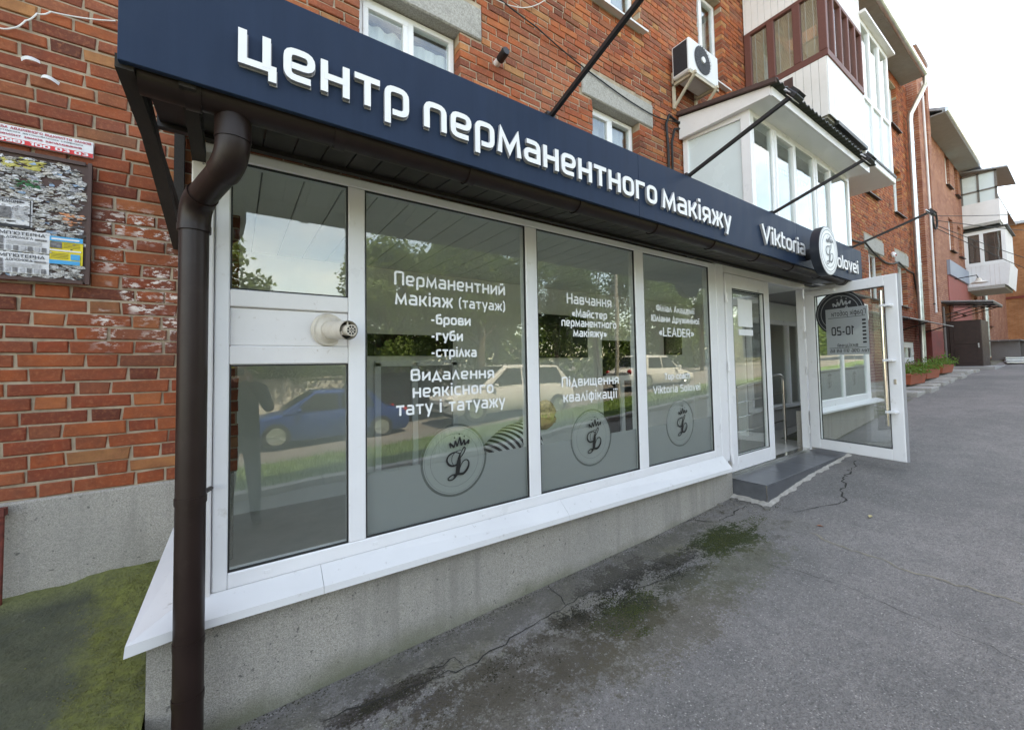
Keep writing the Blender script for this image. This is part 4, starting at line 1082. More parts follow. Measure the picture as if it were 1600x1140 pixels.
box('white_band', M_PVC, shop, 6.50, 9.25, -.015, .07, .70, .98, bevel=.004)
box('end_wall', M_PVC, shop, 9.14, 9.25, .072, MY-.014, -.70, .98)
mb = MB(); mb.prism([(6.46, -.02, -.695), (6.46, -.15, -.725), (6.46, -.15, -.75), (6.46, .0, -.72)], (2.95, 0, 0)); mb.build('sill_flashing', M_FLASH, shop)
mb = MB(); mb.prism([(6.2, -.55, 1.00), (6.2, MY-.004, 1.30), (6.2, MY-.004, 1.26), (6.2, -.55, .985)], (3.1, 0, 0)) if False else None
box('flat_roof', M_BROWN, shop, 6.71, 9.30, -.05, MY-.01, 1.09, 1.12)

# entrance: jambs, fixed leaf, open leaf
ent_m = M_PVC
MB().box(4.348, 6.50, -.02, .07, .985, FT+.02).build('entrance_head', M_PVCD, shop, bevel=.004)
MB().box(6.425, 6.497, -.02, .07, -1.235, .984).build('entrance_jamb', M_PVC, shop, bevel=.004)
MB().box(4.35, 6.42, -.02, .07, -1.239, -1.205).build('threshold', M_STEEL, shop)
def leaf(parent_name, hinge, ang, width, z0, z1, st, bot, top, gl=True):
    """door leaf in the plane through the hinge line; returns part and a frame map (u along leaf, z, out toward the street when closed)"""
    d = Vector((math.cos(ang), math.sin(ang), 0)); n = Vector((-d.y, d.x, 0))    # n: inner side
    h = Vector((hinge[0], hinge[1], 0))
    fm = lambda u, z, o: h+d*u+n*o+Vector((0, 0, z))
    def bx(m, u0, u1, za, zb, o0, o1):
        m.add([fm(u, z, o) for z in (za, zb) for o in (o0, o1) for u in (u0, u1)], [(0, 2, 3, 1), (4, 5, 7, 6), (0, 1, 5, 4), (1, 3, 7, 5), (3, 2, 6, 7), (2, 0, 4, 6)])
    m = MB(); T = .034
    bx(m, 0, st, z0, z1, -T, T); bx(m, width-st, width, z0, z1, -T, T); bx(m, st, width-st, z0, z0+bot, -T, T); bx(m, st, width-st, z1-top, z1, -T, T)
    part = m.build(parent_name, M_PVC, shop, bevel=.006)
    m = MB(); bx(m, st+.001, width-st-.001, z0+bot+.001, z1-top-.001, -.004, .004); m.build('door_pane', M_GLASS, part)
    m = MB()
    for o in (-T*.75, T*.75):
        for (a, b, c, e) in ((st, st+.006, z0+bot, z1-top), (width-st-.006, width-st, z0+bot, z1-top), (st, width-st, z0+bot, z0+bot+.006), (st, width-st, z1-top-.006, z1-top)):
            bx(m, a, b, c, e, o-.006, o+.006)
    m.build('door_gasket', M_SEAL, part)
    return part, fm, bx
fixed, ffm, fbx = leaf('door_leaf', (4.36, .0), 0, 1.015, -1.195, .975, .135, .16, .155)
for z in (.70, -.05, -1.05):
    m = MB(); m.tube([(4.352, -.045, z-.05), (4.352, -.045, z+.05)], .016, 10); m.build('hinge', M_PVC, fixed, smooth=True)
m = MB(); m.box(4.66, 4.99, -.0070, -.0045, .40, .72); m.build('white_sticker', M_VINYL, fixed, bevel=.001)
m = MB(); m.box(4.66, 4.99, -.0070, -.0045, .30, .37); m.build('white_sticker', M_VINYL, fixed, bevel=.001)

OPEN = R(-101.3)
HX, HY = 6.435, -.052
door, dfm, dbx = leaf('open_door_leaf', (HX, HY), OPEN, 1.04, -1.185, .985, .125, .13, .125)
# inner side of this leaf faces the camera: n = inner?  (negative o is the camera side)
m = MB(); dbx(m, 1.04, 1.048, -1.185, .985, -.02, .03); m.build('edge_strip', M_LETTERS, door)
m = MB(); m.tube([dfm(.915, z, -.105) for z in (-.78, .80)], .019, 14); m.build('pull_handle', M_STEEL, door, smooth=True)
for z in (.62, -.02, -.62):
    m = MB(); dbx(m, .905, 1.00, z-.014, z+.014, -.13, -.036); m.build('handle_bracket', M_PVC, door, bevel=.004)
m = MB(); dbx(m, .965, .99, -.30, -.24, -.046, -.034); m.build('keyhole_plate', M_STEEL, door, bevel=.003)
for z in (.80, .35, -.15, -.95):
    m = MB(); m.tube([(HX+.0, HY+.03, z-.055), (HX+.0, HY+.03, z+.055)], .017, 10); m.build('hinge', M_PVC, door, smooth=True)
m = MB(); dbx(m, .02, .40, .885, .93, -.075, -.036); m.bar(dfm(.36, .91, -.085), (6.20, -.03, .99), .02, .012); m.build('door_closer', M_PVC, door, bevel=.004)
# stickers on the far face of the glass, read in reverse from inside
SO = .0065
def sf(u, z, o): return dfm(u, z, SO+o)
m = MB(); c0 = (.415, .60); rad = .29
m.add([dfm(c0[0]+rad*math.cos(t*math.pi/28), c0[1]+rad*math.sin(t*math.pi/28), -.0060) for t in range(56)], [tuple(range(56))]); emb = m.build('round_sticker', M_DARKSTICK, door)
m = MB()
for k in (.93, .78):
    n_ = 56; a = [(c0[0]+rad*k*math.cos(t*2*math.pi/n_), c0[1]+rad*k*math.sin(t*2*math.pi/n_)) for t in range(n_)]; b = [(c0[0]+rad*(k-.02)*math.cos(t*2*math.pi/n_), c0[1]+rad*(k-.02)*math.sin(t*2*math.pi/n_)) for t in range(n_)]
    m.add([dfm(u, z, -.0068) for u, z in a+b], [(t, (t+1) % n_, n_+(t+1) % n_, n_+t) for t in range(n_)])
m.build('sticker_ring', M_GREYPLATE, emb)
m = MB(); script_L(m, lambda u, v, d: dfm(c0[0]+.01+u*1.0, c0[1]-.06+v, -.0066-d), .135); m.build('script_letter', M_GREYPLATE, emb)
m = MB(); dbx(m, .25, .73, .06, .66, -.0108, -.0098); plate = m.build('hours_plate', M_GREYPLATE, door)
def mirror(u, z, d): return dfm(.98-(u-.01)*.9, z+.075, -.0112-d)
for s_, x0, x1, zb, xh, wt in (('Графік роботи', .31, .74, .485, .050, .17), ('10-20', .46, .75, .235, .085, .20), ('вихідний', .42, .68, .085, .036, .17), ('тел 096 911 69 66', .29, .78, .015, .032, .2)):
    text_words('plate_lettering', M_VINYLB, plate, s_, x0, x1, zb, xh, wt, mirror)
m = MB()
for z in (.537, .145): dbx(m, .28, .70, z, z+.006, -.0118, -.0112)
for k in range(7): dbx(m, .665, .705, .475-k*.046, .497-k*.046, -.0118, -.0112)
m.build('plate_line', M_VINYLB, plate)

# step
step = thing('doorstep', (5.4, -.2, -1.24), 'low grey tiled doorstep before the shop entrance', 'step')
SX0, SX1, SY0 = 4.31, 6.78, -.40
box('step_core', M_CEMENT, step, SX0+.012, SX1-.012, SY0+.012, -.024, -1.75, -1.252)
tn = 4
for i in range(tn):
    a = SX0+(SX1-SX0)*i/tn; b = SX0+(SX1-SX0)*(i+1)/tn
    box('tile', M_TILE, step, a+.0015, b-.0015, SY0, -.022, -1.252, -1.240, bevel=.0015)
    mb = MB(); ga, gb = gx(a)+.012, gx(b)+.012
    za = max(-1.44, min(ga, -1.26)); zb_ = max(-1.44, min(gb, -1.26))
    mb.add([(a+.0015, SY0-.002, za), (b-.0015, SY0-.002, zb_), (b-.0015, SY0-.002, -1.2535), (a+.0015, SY0-.002, -1.2535),
            (a+.0015, SY0+.011, za), (b-.0015, SY0+.011, zb_), (b-.0015, SY0+.011, -1.2535), (a+.0015, SY0+.011, -1.2535)],
           [(0, 1, 2, 3), (0, 3, 7, 4), (1, 5, 6, 2), (3, 2, 6, 7)])
    mb.build('tile', M_TILE, step)
box('tile', M_TILE, step, SX0-.002, SX0+.011, SY0+.006, -.024, -1.44, -1.2535)
box('corner_trim', M_STEEL, step, SX0-.004, SX0+.006, SY0-.004, SY0+.006, -1.44, -1.241)
mb = MB(); q = random.Random(4)
n = 60; P0 = []; P1 = []
for i in range(n+1):
    x = SX0-.05+(2.35)*i/n; P0.append((x, SY0-.001, gx(x)+.022+q.uniform(-.004, .006))); P1.append((x, SY0-.030-.014*math.sin(i*.55)-.010*math.sin(i*1.31+1)-.006*q.random(), gx(x)+.002))
mb.add(P0+P1, [(i, n+1+i, n+2+i, i+1) for i in range(n)])
n2 = 14; Q0 = []; Q1 = []
for i in range(n2+1):
    y = SY0-.02+.38*i/n2; Q0.append((SX0-.001, y, gx(SX0)+.030+q.uniform(-.004, .006))); Q1.append((SX0-.03-q.uniform(0, .06), y, gx(SX0)+.002))
mb.add(Q0+Q1, [(i, n2+1+i, n2+2+i, i+1) for i in range(n2)])
mb.build('cement_bedding', M_CEMENT, step, smooth='all')

# ------------------------------------------------------------------ canopy: soffit, brackets, roof
can = thing('shop_canopy', (3.2, -.3, 1.0), 'dark brown canopy with ribbed soffit over the shop windows', 'canopy')
CX0, CX1 = -.30, 6.69
x = CX0+.03; i = 0
while x < CX1-.05:
    e = min(x+.118, CX1-.03)
    MB().add([(x, -.50, 1.035), (e, -.50, 1.035), (e, -.008, 1.085), (x, -.008, 1.085), (x, -.50, 1.047), (e, -.50, 1.047), (e, -.008, 1.097), (x, -.008, 1.097)],
             [(0, 3, 2, 1), (4, 5, 6, 7), (0, 1, 5, 4), (2, 3, 7, 6), (1, 2, 6, 5), (3, 0, 4, 7)]).build('soffit_slat', M_BROWN, can)
    x += .125; i += 1
MB().box(CX0+.02, CX1-.02, -.07, -.035, 1.058, 1.12).build('wall_trim', M_BROWN, can)
mb = MB(); mb.prism([(CX0, -.60, 1.36), (CX0, MY-.006, 1.58), (CX0, MY-.006, 1.55), (CX0, -.60, 1.33)], (CX1-CX0, 0, 0)); mb.build('canopy_roof', M_BROWN, can)
for x in (CX0+.005, CX0+.16, 3.2, CX1-.03):
    mb = MB()
    mb.bar((x, -.60, .995), (x, MY-.02, .975), .045, .045); mb.bar((x, -.45, 1.06), (x, MY-.02, .80 if x < 1 else 1.0), .05, .055)
    mb.bar((x, MY-.04, .78), (x, MY-.04, 1.54), .05, .05); mb.bar((x, -.55, .99), (x, -.55, 1.33), .04, .04)
    if x < 1: mb.build('bracket', M_TIMBER, can)
MB().box(CX0, CX0+.9, -.43, -.39, 1.10, 1.2).build('purlin', M_TIMBER, can)
MB().box(CX0+.01, CX1-.02, -.600, -.585, .995, 1.33).build('back_board', M_TIMBER, can)

# sign board
sign = thing('sign_board', (3.2, -.62, 1.2), 'long navy fascia sign with raised white letters above the windows', 'sign')
SZ0, SZ1, SY = .986, 1.415, -.624
mb = MB(); mb.box(-.308, 2.20, SY, SY+.02, SZ0, SZ1); mb.box(-.308, -.288, SY+.02, -.30, SZ0+.0, SZ1)
p1 = mb.build('panel', M_NAVY, sign, bevel=.002)
MB().box(2.202, 4.70, SY, SY+.02, SZ0, SZ1).build('panel', M_NAVY, sign, bevel=.002)
MB().box(4.702, 6.69, SY, SY+.02, SZ0, SZ1).build('panel', M_NAVY, sign, bevel=.002)
box('panel_backing', M_NAVYD, sign, -.286, 6.688, SY+.021, SY+.032, SZ0+.006, SZ1-.004)
def sign_text(s_, x0, x1, zb, xh, gap=.15, wt=.2, capk=1.0):
    W = text_width(s_, gap); ku = (x1-x0)/W; x = 0
    for ch in s_:
        if ch != ' ':
            mb = MB(); x_ = x
            fm = lambda u, v, d: (x0+(x_+u)*ku, SY-.006-d, zb+v*xh)
            put_glyph(mb, ch, wt, fm, .017, mi=0, side=1)
            put_glyph(mb, ch, wt*1.0, lambda u, v, d: (x0+(x_+u)*ku+.004, SY-.001-d, zb+v*xh-.004), .004, mi=1)
            mb.build('letter', [M_LETTER, M_LETTERS], sign)
        x += G[ch][0]+gap
sign_text('центр', 0.0, .617, 1.095, .127)
sign_text('перманентного', .686, 2.366, 1.091, .125)
sign_text('макіяжу', 2.428, 3.35, 1.089, .122)
sign_text('Viktoria', 3.895, 4.835, 1.090, .122, gap=.12)
sign_text('Solovei', 5.575, 6.470, 1.088, .122, gap=.12)
dc = (4.932, 1.116); rad = .252
mb = MB(); mb.prism([(dc[0]+rad*math.cos(2*math.pi*k/56), SY-.116, dc[1]+rad*math.sin(2*math.pi*k/56)) for k in range(56)], (0, -.080, 0)); drum = mb.build('emblem_drum', M_NAVYD, sign, smooth=True)
mb = MB(); mb.tube([(dc[0], SY, dc[1]), (dc[0], SY-.117, dc[1])], .06, 16); mb.build('standoff', M_BLACK, drum)
mb = MB(); mb.disc((dc[0], SY-.1972, dc[1]), (1, 0, 0), (0, 0, 1), rad*.97, 56); mb.build('emblem_face', M_LETTER, drum)
mb = MB()
for k, t in ((.86, .006), (.70, .005), (.93, .003)): mb.disc((dc[0], SY-.1984, dc[1]), (1, 0, 0), (0, 0, 1), rad*k, 56, 0, rad*k-t)
mb.build('emblem_line', M_NAVYD, drum)
mb = MB(); script_L(mb, lambda u, v, d: (dc[0]+.01+u, SY-.1985-d, dc[1]-.035+v), .105); mb.build('script_letter', M_NAVYD, drum)

# rainwater goods
pipe = thing('drainpipe', (-.145, -.19, -1.5), 'dark brown plastic downpipe with swan neck at the shop corner', 'drainpipe')
PXc, PYc, PR = -.143, -.19, .0505
mb = MB(); mb.tube([(PXc, PYc, -1.62), (PXc, PYc, .66)], PR, 20); mb.build('straight_pipe', M_PIPE, pipe, smooth=True)
def arc(p0, p1, p2, n=7):
    p0, p1, p2 = Vector(p0), Vector(p1), Vector(p2)
    return [p0*(1-t)**2+p1*2*t*(1-t)+p2*t*t for t in [k/n for k in range(n+1)]]
top = Vector((-.012, -.50, .985)); k1 = Vector((-.012, -.50, .795)); k2 = Vector((PXc, PYc, .705))
mb = MB(); mb.tube(arc((PXc, PYc, .615), k2, k2.lerp(k1, .24)), PR*1.10, 20); mb.build('lower_elbow', M_PIPE, pipe, smooth=True)
mb = MB(); mb.tube([k2.lerp(k1, .22), k2.lerp(k1, .80)], PR*1.0, 20); mb.build('slanted_pipe', M_PIPE, pipe, smooth=True)
mb = MB(); mb.tube(arc(k2.lerp(k1, .76), k1, (-.012, -.50, .885)), PR*1.10, 20); mb.build('upper_elbow', M_PIPE, pipe, smooth=True)
mb = MB(); mb.tube([(-.012, -.50, .87), (-.012, -.50, .975)], PR*1.16, 20); mb.tube([(-.012, -.50, .965), (-.012, -.505, 1.02)], PR*1.05, 20); mb.build('outlet', M_PIPE, pipe, smooth=True)
for z, r_ in ((.60, 1.14), (-.52, 1.06), (-1.085, 1.045), (-1.30, 1.05)):
    mb = MB(); mb.tube([(PXc, PYc, z-.014), (PXc, PYc, z+.014)], PR*r_, 20); mb.build('pipe_joint', M_PIPE, pipe, smooth=True)
for z in (-.52,):
    mb = MB(); mb.tube([(PXc, PYc, z), (PXc+.06, -.03, z)], .01, 6); mb.build('wall_clip', M_PIPE, pipe)
gut = thing('gutter', (3, -.53, .97), 'dark brown half round gutter running below the sign board', 'gutter')
mb = MB(); GR = .060; n = 10; gy, gzz = -.525, 1.005
prof = [(gy+GR*math.cos(math.pi+math.pi*k/n), gzz+GR*math.sin(math.pi+math.pi*k/n)) for k in range(n+1)]
prof += [(gy+(GR-.006)*math.cos(2*math.pi-math.pi*k/n), gzz+(GR-.006)*math.sin(2*math.pi-math.pi*k/n)) for k in range(n+1)]
mb.prism([(-.27, y, z) for y, z in prof], (6.9, 0, 0)); mb.build('trough', M_PIPE, gut, smooth=True)
for x in (-.15, .33, .95, 1.7, 2.45, 3.2, 3.95, 4.7, 5.45, 6.2):
    mb = MB(); pr = [(gy+(GR+.007)*math.cos(math.pi+math.pi*k/n), gzz+(GR+.007)*math.sin(math.pi+math.pi*k/n)) for k in range(n+1)]+[(gy+(GR+.001)*math.cos(2*math.pi-math.pi*k/n), gzz+(GR+.001)*math.sin(2*math.pi-math.pi*k/n)) for k in range(n+1)]
    mb.prism([(x, y, z) for y, z in pr], (.045, 0, 0)); mb.build('bracket', M_PIPE, gut, smooth=True)

# flue terminal in the blank panel
flue = thing('flue_vent', (.40, 0, .21), 'white boiler flue pipe poking out of the window panel', 'vent')
fc = Vector((.398, 0, .209)); fd = Vector((.06, -.21, -.016))
mb = MB(); mb.tube([fc+Vector((0, .0, 0)), fc+fd*.10], [.088, .082], 36); mb.tube([fc+fd*.10, fc+fd*.16], [.070, .054], 36); mb.build('wall_collar', M_BEIGE, flue, smooth=True)
mb = MB(); mb.tube([fc+fd*.05, fc+fd], .0475, 32, cap=False); mb.tube([fc+fd, fc+fd*.6], [.0445, .0445], 32, cap=False); mb.build('outer_tube', M_BEIGE, flue, smooth=True)
mb = MB(); mb.tube([fc+fd*.8, fc+fd*.82], .044, 28); mb.build('dark_inside', M_BLACK, flue)
mb = MB(); mb.tube([fc+fd*.84, fc+fd*1.12], .027, 24, cap=False); mb.build('inner_tube', M_BEIGE, flue, smooth=True)
fu = fd.normalized(); fx = fu.cross(Vector((0, 0, 1))).normalized(); fy = fx.cross(fu)
mb = MB(); ce = fc+fd*1.12
mb.disc(ce-fu*.006, fx, fy, .026, 24, 1)
mb.disc(ce, fx, fy, .028, 28, 0, .023); mb.disc(ce+fu*.001, fx, fy, .013, 24, 0, .010)
for k in range(8):
    t = k*math.pi/4; a = ce+(fx*math.cos(t)+fy*math.sin(t))*(.003 if k % 2 else .011); b = ce+(fx*math.cos(t)+fy*math.sin(t))*.026; mb.bar(a, b, .003, .003)
mb.build('end_grille', [M_BEIGE, M_BLACK], flue)
mb = MB()
for k in range(3):
    t = R(90+120*k); mb.bar(fc+fd*.92+(fx*math.cos(t)+fy*math.sin(t))*.026, fc+fd*.92+(fx*math.cos(t)+fy*math.sin(t))*.046, .006, .02)
mb.build('spacer', M_BEIGE, flue)

# floodlights on outrigger arms
def flood(label):
    t = thing('sign_floodlight', (0, 0, 0), label, 'floodlight', 'floodlights on arms over the sign')
    mb = MB(); mb.bar((0, 0, 0), (0, -.73, .225), .022, .022); mb.build('arm', M_BLACK, t)
    mb = MB(); mb.box(-.03, .03, -.01, .02, -.03, .02); mb.build('foot_plate', M_BLACK, t)
    c = Vector((0, -.75, .215)); d = Vector((0, .8, -.6)); up = Vector((0, .6, .8))
    mb = MB(); mb.obox(c, Vector((.055, 0, 0)), d*.016, up*.036); mb.build('lamp_head', M_BLACK, t, bevel=.006)
    mb = MB(); mb.obox(c+d*.0175, Vector((.047, 0, 0)), d*.0015, up*.029); mb.build('lamp_glass', M_LAMPG, t)
    mb = MB()
    for k in range(7): mb.obox(c-d*.024+Vector((-.045+.015*k, 0, 0)), Vector((.0025, 0, 0)), d*.009, up*.03)
    mb.build('cooling_fin', M_BLACK, t)
    mb = MB(); mb.bar((-.062, -.75, .215), (-.062, -.72, .25), .012, .006); mb.bar((.062, -.75, .215), (.062, -.72, .25), .012, .006); mb.bar((-.066, -.72, .25), (.066, -.72, .25), .012, .006); mb.build('yoke', M_GALV, t)
    return t
f0 = flood('floodlight arm crossing the brick wall, nearest to the first upper window')
FL = [(1.464, 'floodlight arm crossing the brick wall, lamp out of the picture'), (2.821, 'floodlight on black arm under the near corner of the balcony roof'), (4.228, 'floodlight on black arm below the far end of the white soffit'), (6.417, 'floodlight on arm at the far end of the sign, before galvanised downpipe')]
for i, (x, lb) in enumerate(FL):
    f = f0 if i == 0 else copy_thing(f0)
    f.location = (x, -.60, 1.430); f['label'] = lb

# ------------------------------------------------------------------ balconies
def slats_x(parent, name, m, x0, x1, y, z0, z1, step=.10, th=.012, ny=-1):
    x = x0
    while x < x1-.01:
        e = min(x+step-.004, x1)
        MB().box(x, e, min(y, y+ny*th), max(y, y+ny*th), z0, z1).build(name, m, parent, bevel=.003); x += step
def slats_y(parent, name, m, x, y0, y1, z0, z1, step=.10, th=.012):
    y = y0
    while y < y1-.01:
        e = min(y+step-.004, y1)
        MB().box(x-th, x, y, e, z0, z1).build(name, m, parent, bevel=.003); y += step
# lower white balcony
b1 = thing('balcony', (7, .5, 1.5), 'white glazed lower balcony with sloping black corrugated roof above the sign', 'balcony')
X0, X1, FY, ZB1, ZT1 = 5.24, 8.78, .043, 1.45, 3.20
box('floor_slab', M_CONC, b1, X0, X1, FY+.01, MY-.016, ZB1-.12, ZB1)
mb = MB()
mb.box(X0, X0+.10, FY, FY+.12, ZB1, ZT1); mb.box(X1-.08, X1, FY, FY+.08, ZB1, ZT1)
mb.box(X0+.10, X1-.08, FY, FY+.07, ZT1-.09, ZT1); mb.box(X0+.10, X1-.08, FY, FY+.07, ZB1, ZB1+.08)
MU = [5.87, 6.55, 7.25, 7.91]
for x in MU: mb.box(x-.035, x+.035, FY, FY+.07, ZB1+.08, ZT1-.09)
mb.box(X0, X0+.06, MY-.09, MY-.016, ZB1, ZT1+.2); mb.box(X0+.004, X0+.06, FY+.12, MY-.09, ZB1, ZB1+.08)
mb.prism([(X0+.003, FY+.12, ZT1-.09), (X0+.003, MY-.09, ZT1-.02), (X0+.003, MY-.09, ZT1+.06), (X0+.003, FY+.12, ZT1)], (.06, 0, 0))
mb.build('frame', M_PVC, b1, bevel=.004)
box('pane', M_GLASSM, b1, X0+.03, X0+.036, FY+.12, MY-.09, ZB1+.08, ZT1-.02)
xs = [X0+.10]+[v for x in MU for v in (x-.035, x+.035)]+[X1-.08]
for i in range(0, len(xs), 2):
    a, b = xs[i], xs[i+1]
    if i in (2, 6):
        mb = MB(); s_ = .05
        mb.box(a, b, FY-.012, FY+.05, ZB1+.08, ZB1+.13); mb.box(a, b, FY-.012, FY+.05, ZT1-.14, ZT1-.09); mb.box(a, a+s_, FY-.012, FY+.05, ZB1+.13, ZT1-.14); mb.box(b-s_, b, FY-.012, FY+.05, ZB1+.13, ZT1-.14); mb.build('sash', M_PVC, b1, bevel=.003)
    MB().box(a, b, FY+.022, FY+.028, ZB1+.08, ZT1-.09).build('pane', M_GLASSA, b1)
mb = MB()
for k in range(24): mb.box(X0+.15, X1-.1, FY+.10, FY+.125, ZT1-.45+k*.014, ZT1-.438+k*.014)
mb.build('roller_blind', M_BLINDD, b1)
mb = MB(); n = 60
for k in range(n):
    a = X0+.15+(X1-X0-.25)*k/n; b = X0+.15+(X1-X0-.25)*(k+1)/n; mb.add([(a, FY+.11, ZT1-.45), (b, FY+.11, ZT1-.45), ((a+b)/2, FY+.11, ZT1-.53)], [(0, 1, 2)])
mb.build('blind_fringe', M_BLINDD, b1)
box('back_panel', M_CURT, b1, X0+.1, X1-.1, FY+.6, FY+.62, ZB1, ZT1)
# roof of the lower balcony
SO_ = .27
mb = MB(); mb.prism([(X0-.06, FY-SO_, 3.19), (X0-.06, MY-.016, 3.235), (X0-.06, MY-.016, 3.215), (X0-.06, FY-SO_, 3.17)], (X1-X0+.02, 0, 0)); mb.build('soffit_panel', M_PVC, b1)
mb = MB(); mb.prism([(X0-.085, FY-SO_-.015, 3.17), (X0-.085, FY-SO_-.015, 3.28), (X0-.085, MY-.02, 3.52), (X0-.085, MY-.02, 3.20)], (.022, 0, 0)); mb.build('gable_board', M_PVCD, b1)
box('fascia_board', M_PVCD, b1, X0-.06, X1-.02, FY-SO_-.03, FY-SO_-.006, 3.165, 3.27)
mb = MB(); n = 116; ya, yb = FY-SO_-.11, MY-.02; za, zb_ = 3.285, 3.56
vs = []
for k in range(n+1):
    x = X0-.12+(X1-X0+.16)*k/n; h = .022*math.sin(k*math.pi/2.0+.4)
    for (y, z) in ((ya, za), (yb, zb_)): vs += [(x, y, z+h), (x, y, z+h+.012)]
mb.add(vs, [(4*k, 4*k+4, 4*k+6, 4*k+2) for k in range(n)]+[(4*k+1, 4*k+3, 4*k+7, 4*k+5) for k in range(n)]+[(4*k, 4*k+1, 4*k+5, 4*k+4) for k in range(n)]); mb.build('corrugated_roof', M_CORR, b1, smooth='all')
mb = MB(); mb.bar((X0-.11, FY-SO_-.10, 3.295), (X0-.11, MY-.02, 3.56), .05, .05); mb.build('verge_batten', M_BOARD, b1)

# upper balcony: brown timber windows over white siding
b2 = thing('balcony', (8, .4, 3.7), 'upper balcony with red brown timber windows over white siding', 'balcony')
X0, X1, FY = 7.214, 8.86, -.194; ZC, ZS, ZH = 3.68, 4.59, 5.70
box('floor_slab', M_CONC, b2, X0+.02, X1, FY+.03, MY-.016, ZC-.03, ZC+.06)
box('slab_edge', M_CORR, b2, X0+.3, X1+.02, FY-.03, FY+.03, ZC-.06, ZC-.005)
box('lining', M_BOARD, b2, X0+.02, X1, FY+.02, MY-.016, ZC+.06, ZS)
slats_y(b2, 'siding_board', M_CREAM, X0, FY+.0, MY-.016, ZC, ZS-.005, .105)
MB().box(X0+.001, X1, FY-.012, FY, ZC+.003, ZS-.006).build('siding_panel', M_WSIDE, b2)
for k in range(1, 16):
    x = X0+k*.105; MB().box(x-.003, x+.003, FY-.0145, FY-.0125, ZC+.004, ZS-.006).build('panel_seam', M_CREAM, b2)
mb = MB(); mb.box(X0-.025, X0-.013, .26, .39, 4.36, 4.52); mb.build('vent_grille', M_BOARD, b2)
mb = MB(); mb.box(X0-.02, X1, FY-.03, FY+.05, ZS-.004, ZS+.10) ; mb.box(X0-.02, X0+.06, FY+.05, MY-.016, ZS-.004, ZS+.10)
mb.box(X0-.02, X1, FY-.025, FY+.05, ZH-.06, ZH); mb.box(X0-.02, X0+.06, FY+.05, MY-.016, ZH-.06, ZH)
YM = [FY+.03, .18, .565, MY-.07]
for y in YM: mb.box(X0-.022, X0+.06, y-.055, y+.055, ZS+.10, ZH-.06)
XM = [X0+(X1-X0)*k/5 for k in range(6)]
for x in XM[1:]: mb.box(x-.055, x, FY-.027, FY+.05, ZS+.10, ZH-.06)
mb.build('timber_frame', M_MAROON, b2, bevel=.006)
for i in range(3):
    MB().box(X0+.012, X0+.018, YM[i]+.055, YM[i+1]-.055, ZS+.10, ZH-.06).build('pane', M_GLASSA, b2)
    mb = MB(); nz_ = 46
    for k in range(nz_):
        z = ZS+.11+(ZH-ZS-.18)*k/nz_
        mb.add([(X0+.026, YM[i]+.056, z), (X0+.026, YM[i+1]-.056, z), (X0+.040, YM[i+1]-.056, z+.021), (X0+.040, YM[i]+.056, z+.021)], [(0, 1, 2, 3)])
    mb.build('venetian_blind', M_BLIND, b2)
    mb = MB()
    for y in (YM[i]+.12, YM[i+1]-.12): mb.bar((X0+.022, y, ZS+.11), (X0+.022, y, ZH-.07), .006, .006)
    mb.build('blind_cord', M_CURT, b2)
for i in range(5):
    a, b = XM[i]+(.06 if i == 0 else 0), XM[i+1]-.055
    MB().box(a, b, FY+.012, FY+.018, ZS+.10, ZH-.06).build('pane', M_GLASSA, b2)
    MB().box(a+.02, b-.02, FY+.12, FY+.13, ZS+.05, ZH-.05).build('curtain', M_CURT, b2)
box('inner_back', M_BOARD, b2, X0+.1, X1, .7, .72, ZS, ZH)
slats_y(b2, 'siding_board', M_CREAM, X0, FY+.0, MY-.016, ZH+.004, 6.45, .105)
MB().box(X0+.001, X1, FY-.012, FY, ZH+.004, 6.45).build('siding_panel', M_WSIDE, b2)
for k in range(1, 16):
    x = X0+k*.105; MB().box(x-.003, x+.003, FY-.0145, FY-.0125, ZH+.01, 6.44).build('panel_seam', M_CREAM, b2)
box('balcony_roof', M_CORR, b2, X0-.12, X1+.18, FY-.22, MY-.016, 6.45, 6.50)
# white part beyond it
b3 = thing('balcony', (9.7, .4, 3.5), 'narrow full height white glazed balcony right of the brown one', 'balcony')
X0, X1, ZB3, ZT3 = 8.868, 10.55, 3.56, 6.05
box('floor_slab', M_PVCD, b3, X0-.02, X1+.03, FY-.02, MY-.016, ZB3-.12, ZB3, bevel=.01)
box('slab_rim', M_CORR, b3, X0-.02, X1+.04, FY-.035, FY-.021, ZB3-.01, ZB3+.03)
mb = MB(); zr = 4.64
for x0, x1 in ((X0, X0+.08), (9.36, 9.44), (9.93, 10.01), (X1-.08, X1)): mb.box(x0, x1, FY, FY+.07, ZB3, ZT3)
for z0, z1 in ((ZB3, ZB3+.06), (zr-.035, zr+.035), (ZT3-.09, ZT3)): mb.box(X0+.08, X1-.08, FY+.001, FY+.068, z0, z1)
mb.box(X1-.07, X1, FY+.07, MY-.016, ZT3-.08, ZT3); mb.box(X1-.07, X1, FY+.07, MY-.016, ZB3, ZB3+.08); mb.build('frame', M_PVC, b3, bevel=.005)
for x0, x1 in ((X0+.08, 9.36), (9.44, 9.93), (10.01, X1-.08)):
    MB().box(x0, x1, FY+.03, FY+.036, ZB3+.06, zr-.035).build('lower_panel', M_GLASSM, b3)
    MB().box(x0, x1, FY+.03, FY+.036, zr+.035, ZT3-.09).build('pane', M_GLASSA, b3)
box('pane', M_GLASSA, b3, X1-.04, X1-.034, FY+.07, MY-.016, ZB3+.08, ZT3-.08)
box('inner_back', M_MAROON, b3, X0+.02, X1-.1, .72, .74, ZB3, ZT3)
box('balcony_roof', M_PVCD, b3, X0-.02, X1+.10, FY-.10, MY-.016, ZT3+.002, ZT3+.05)
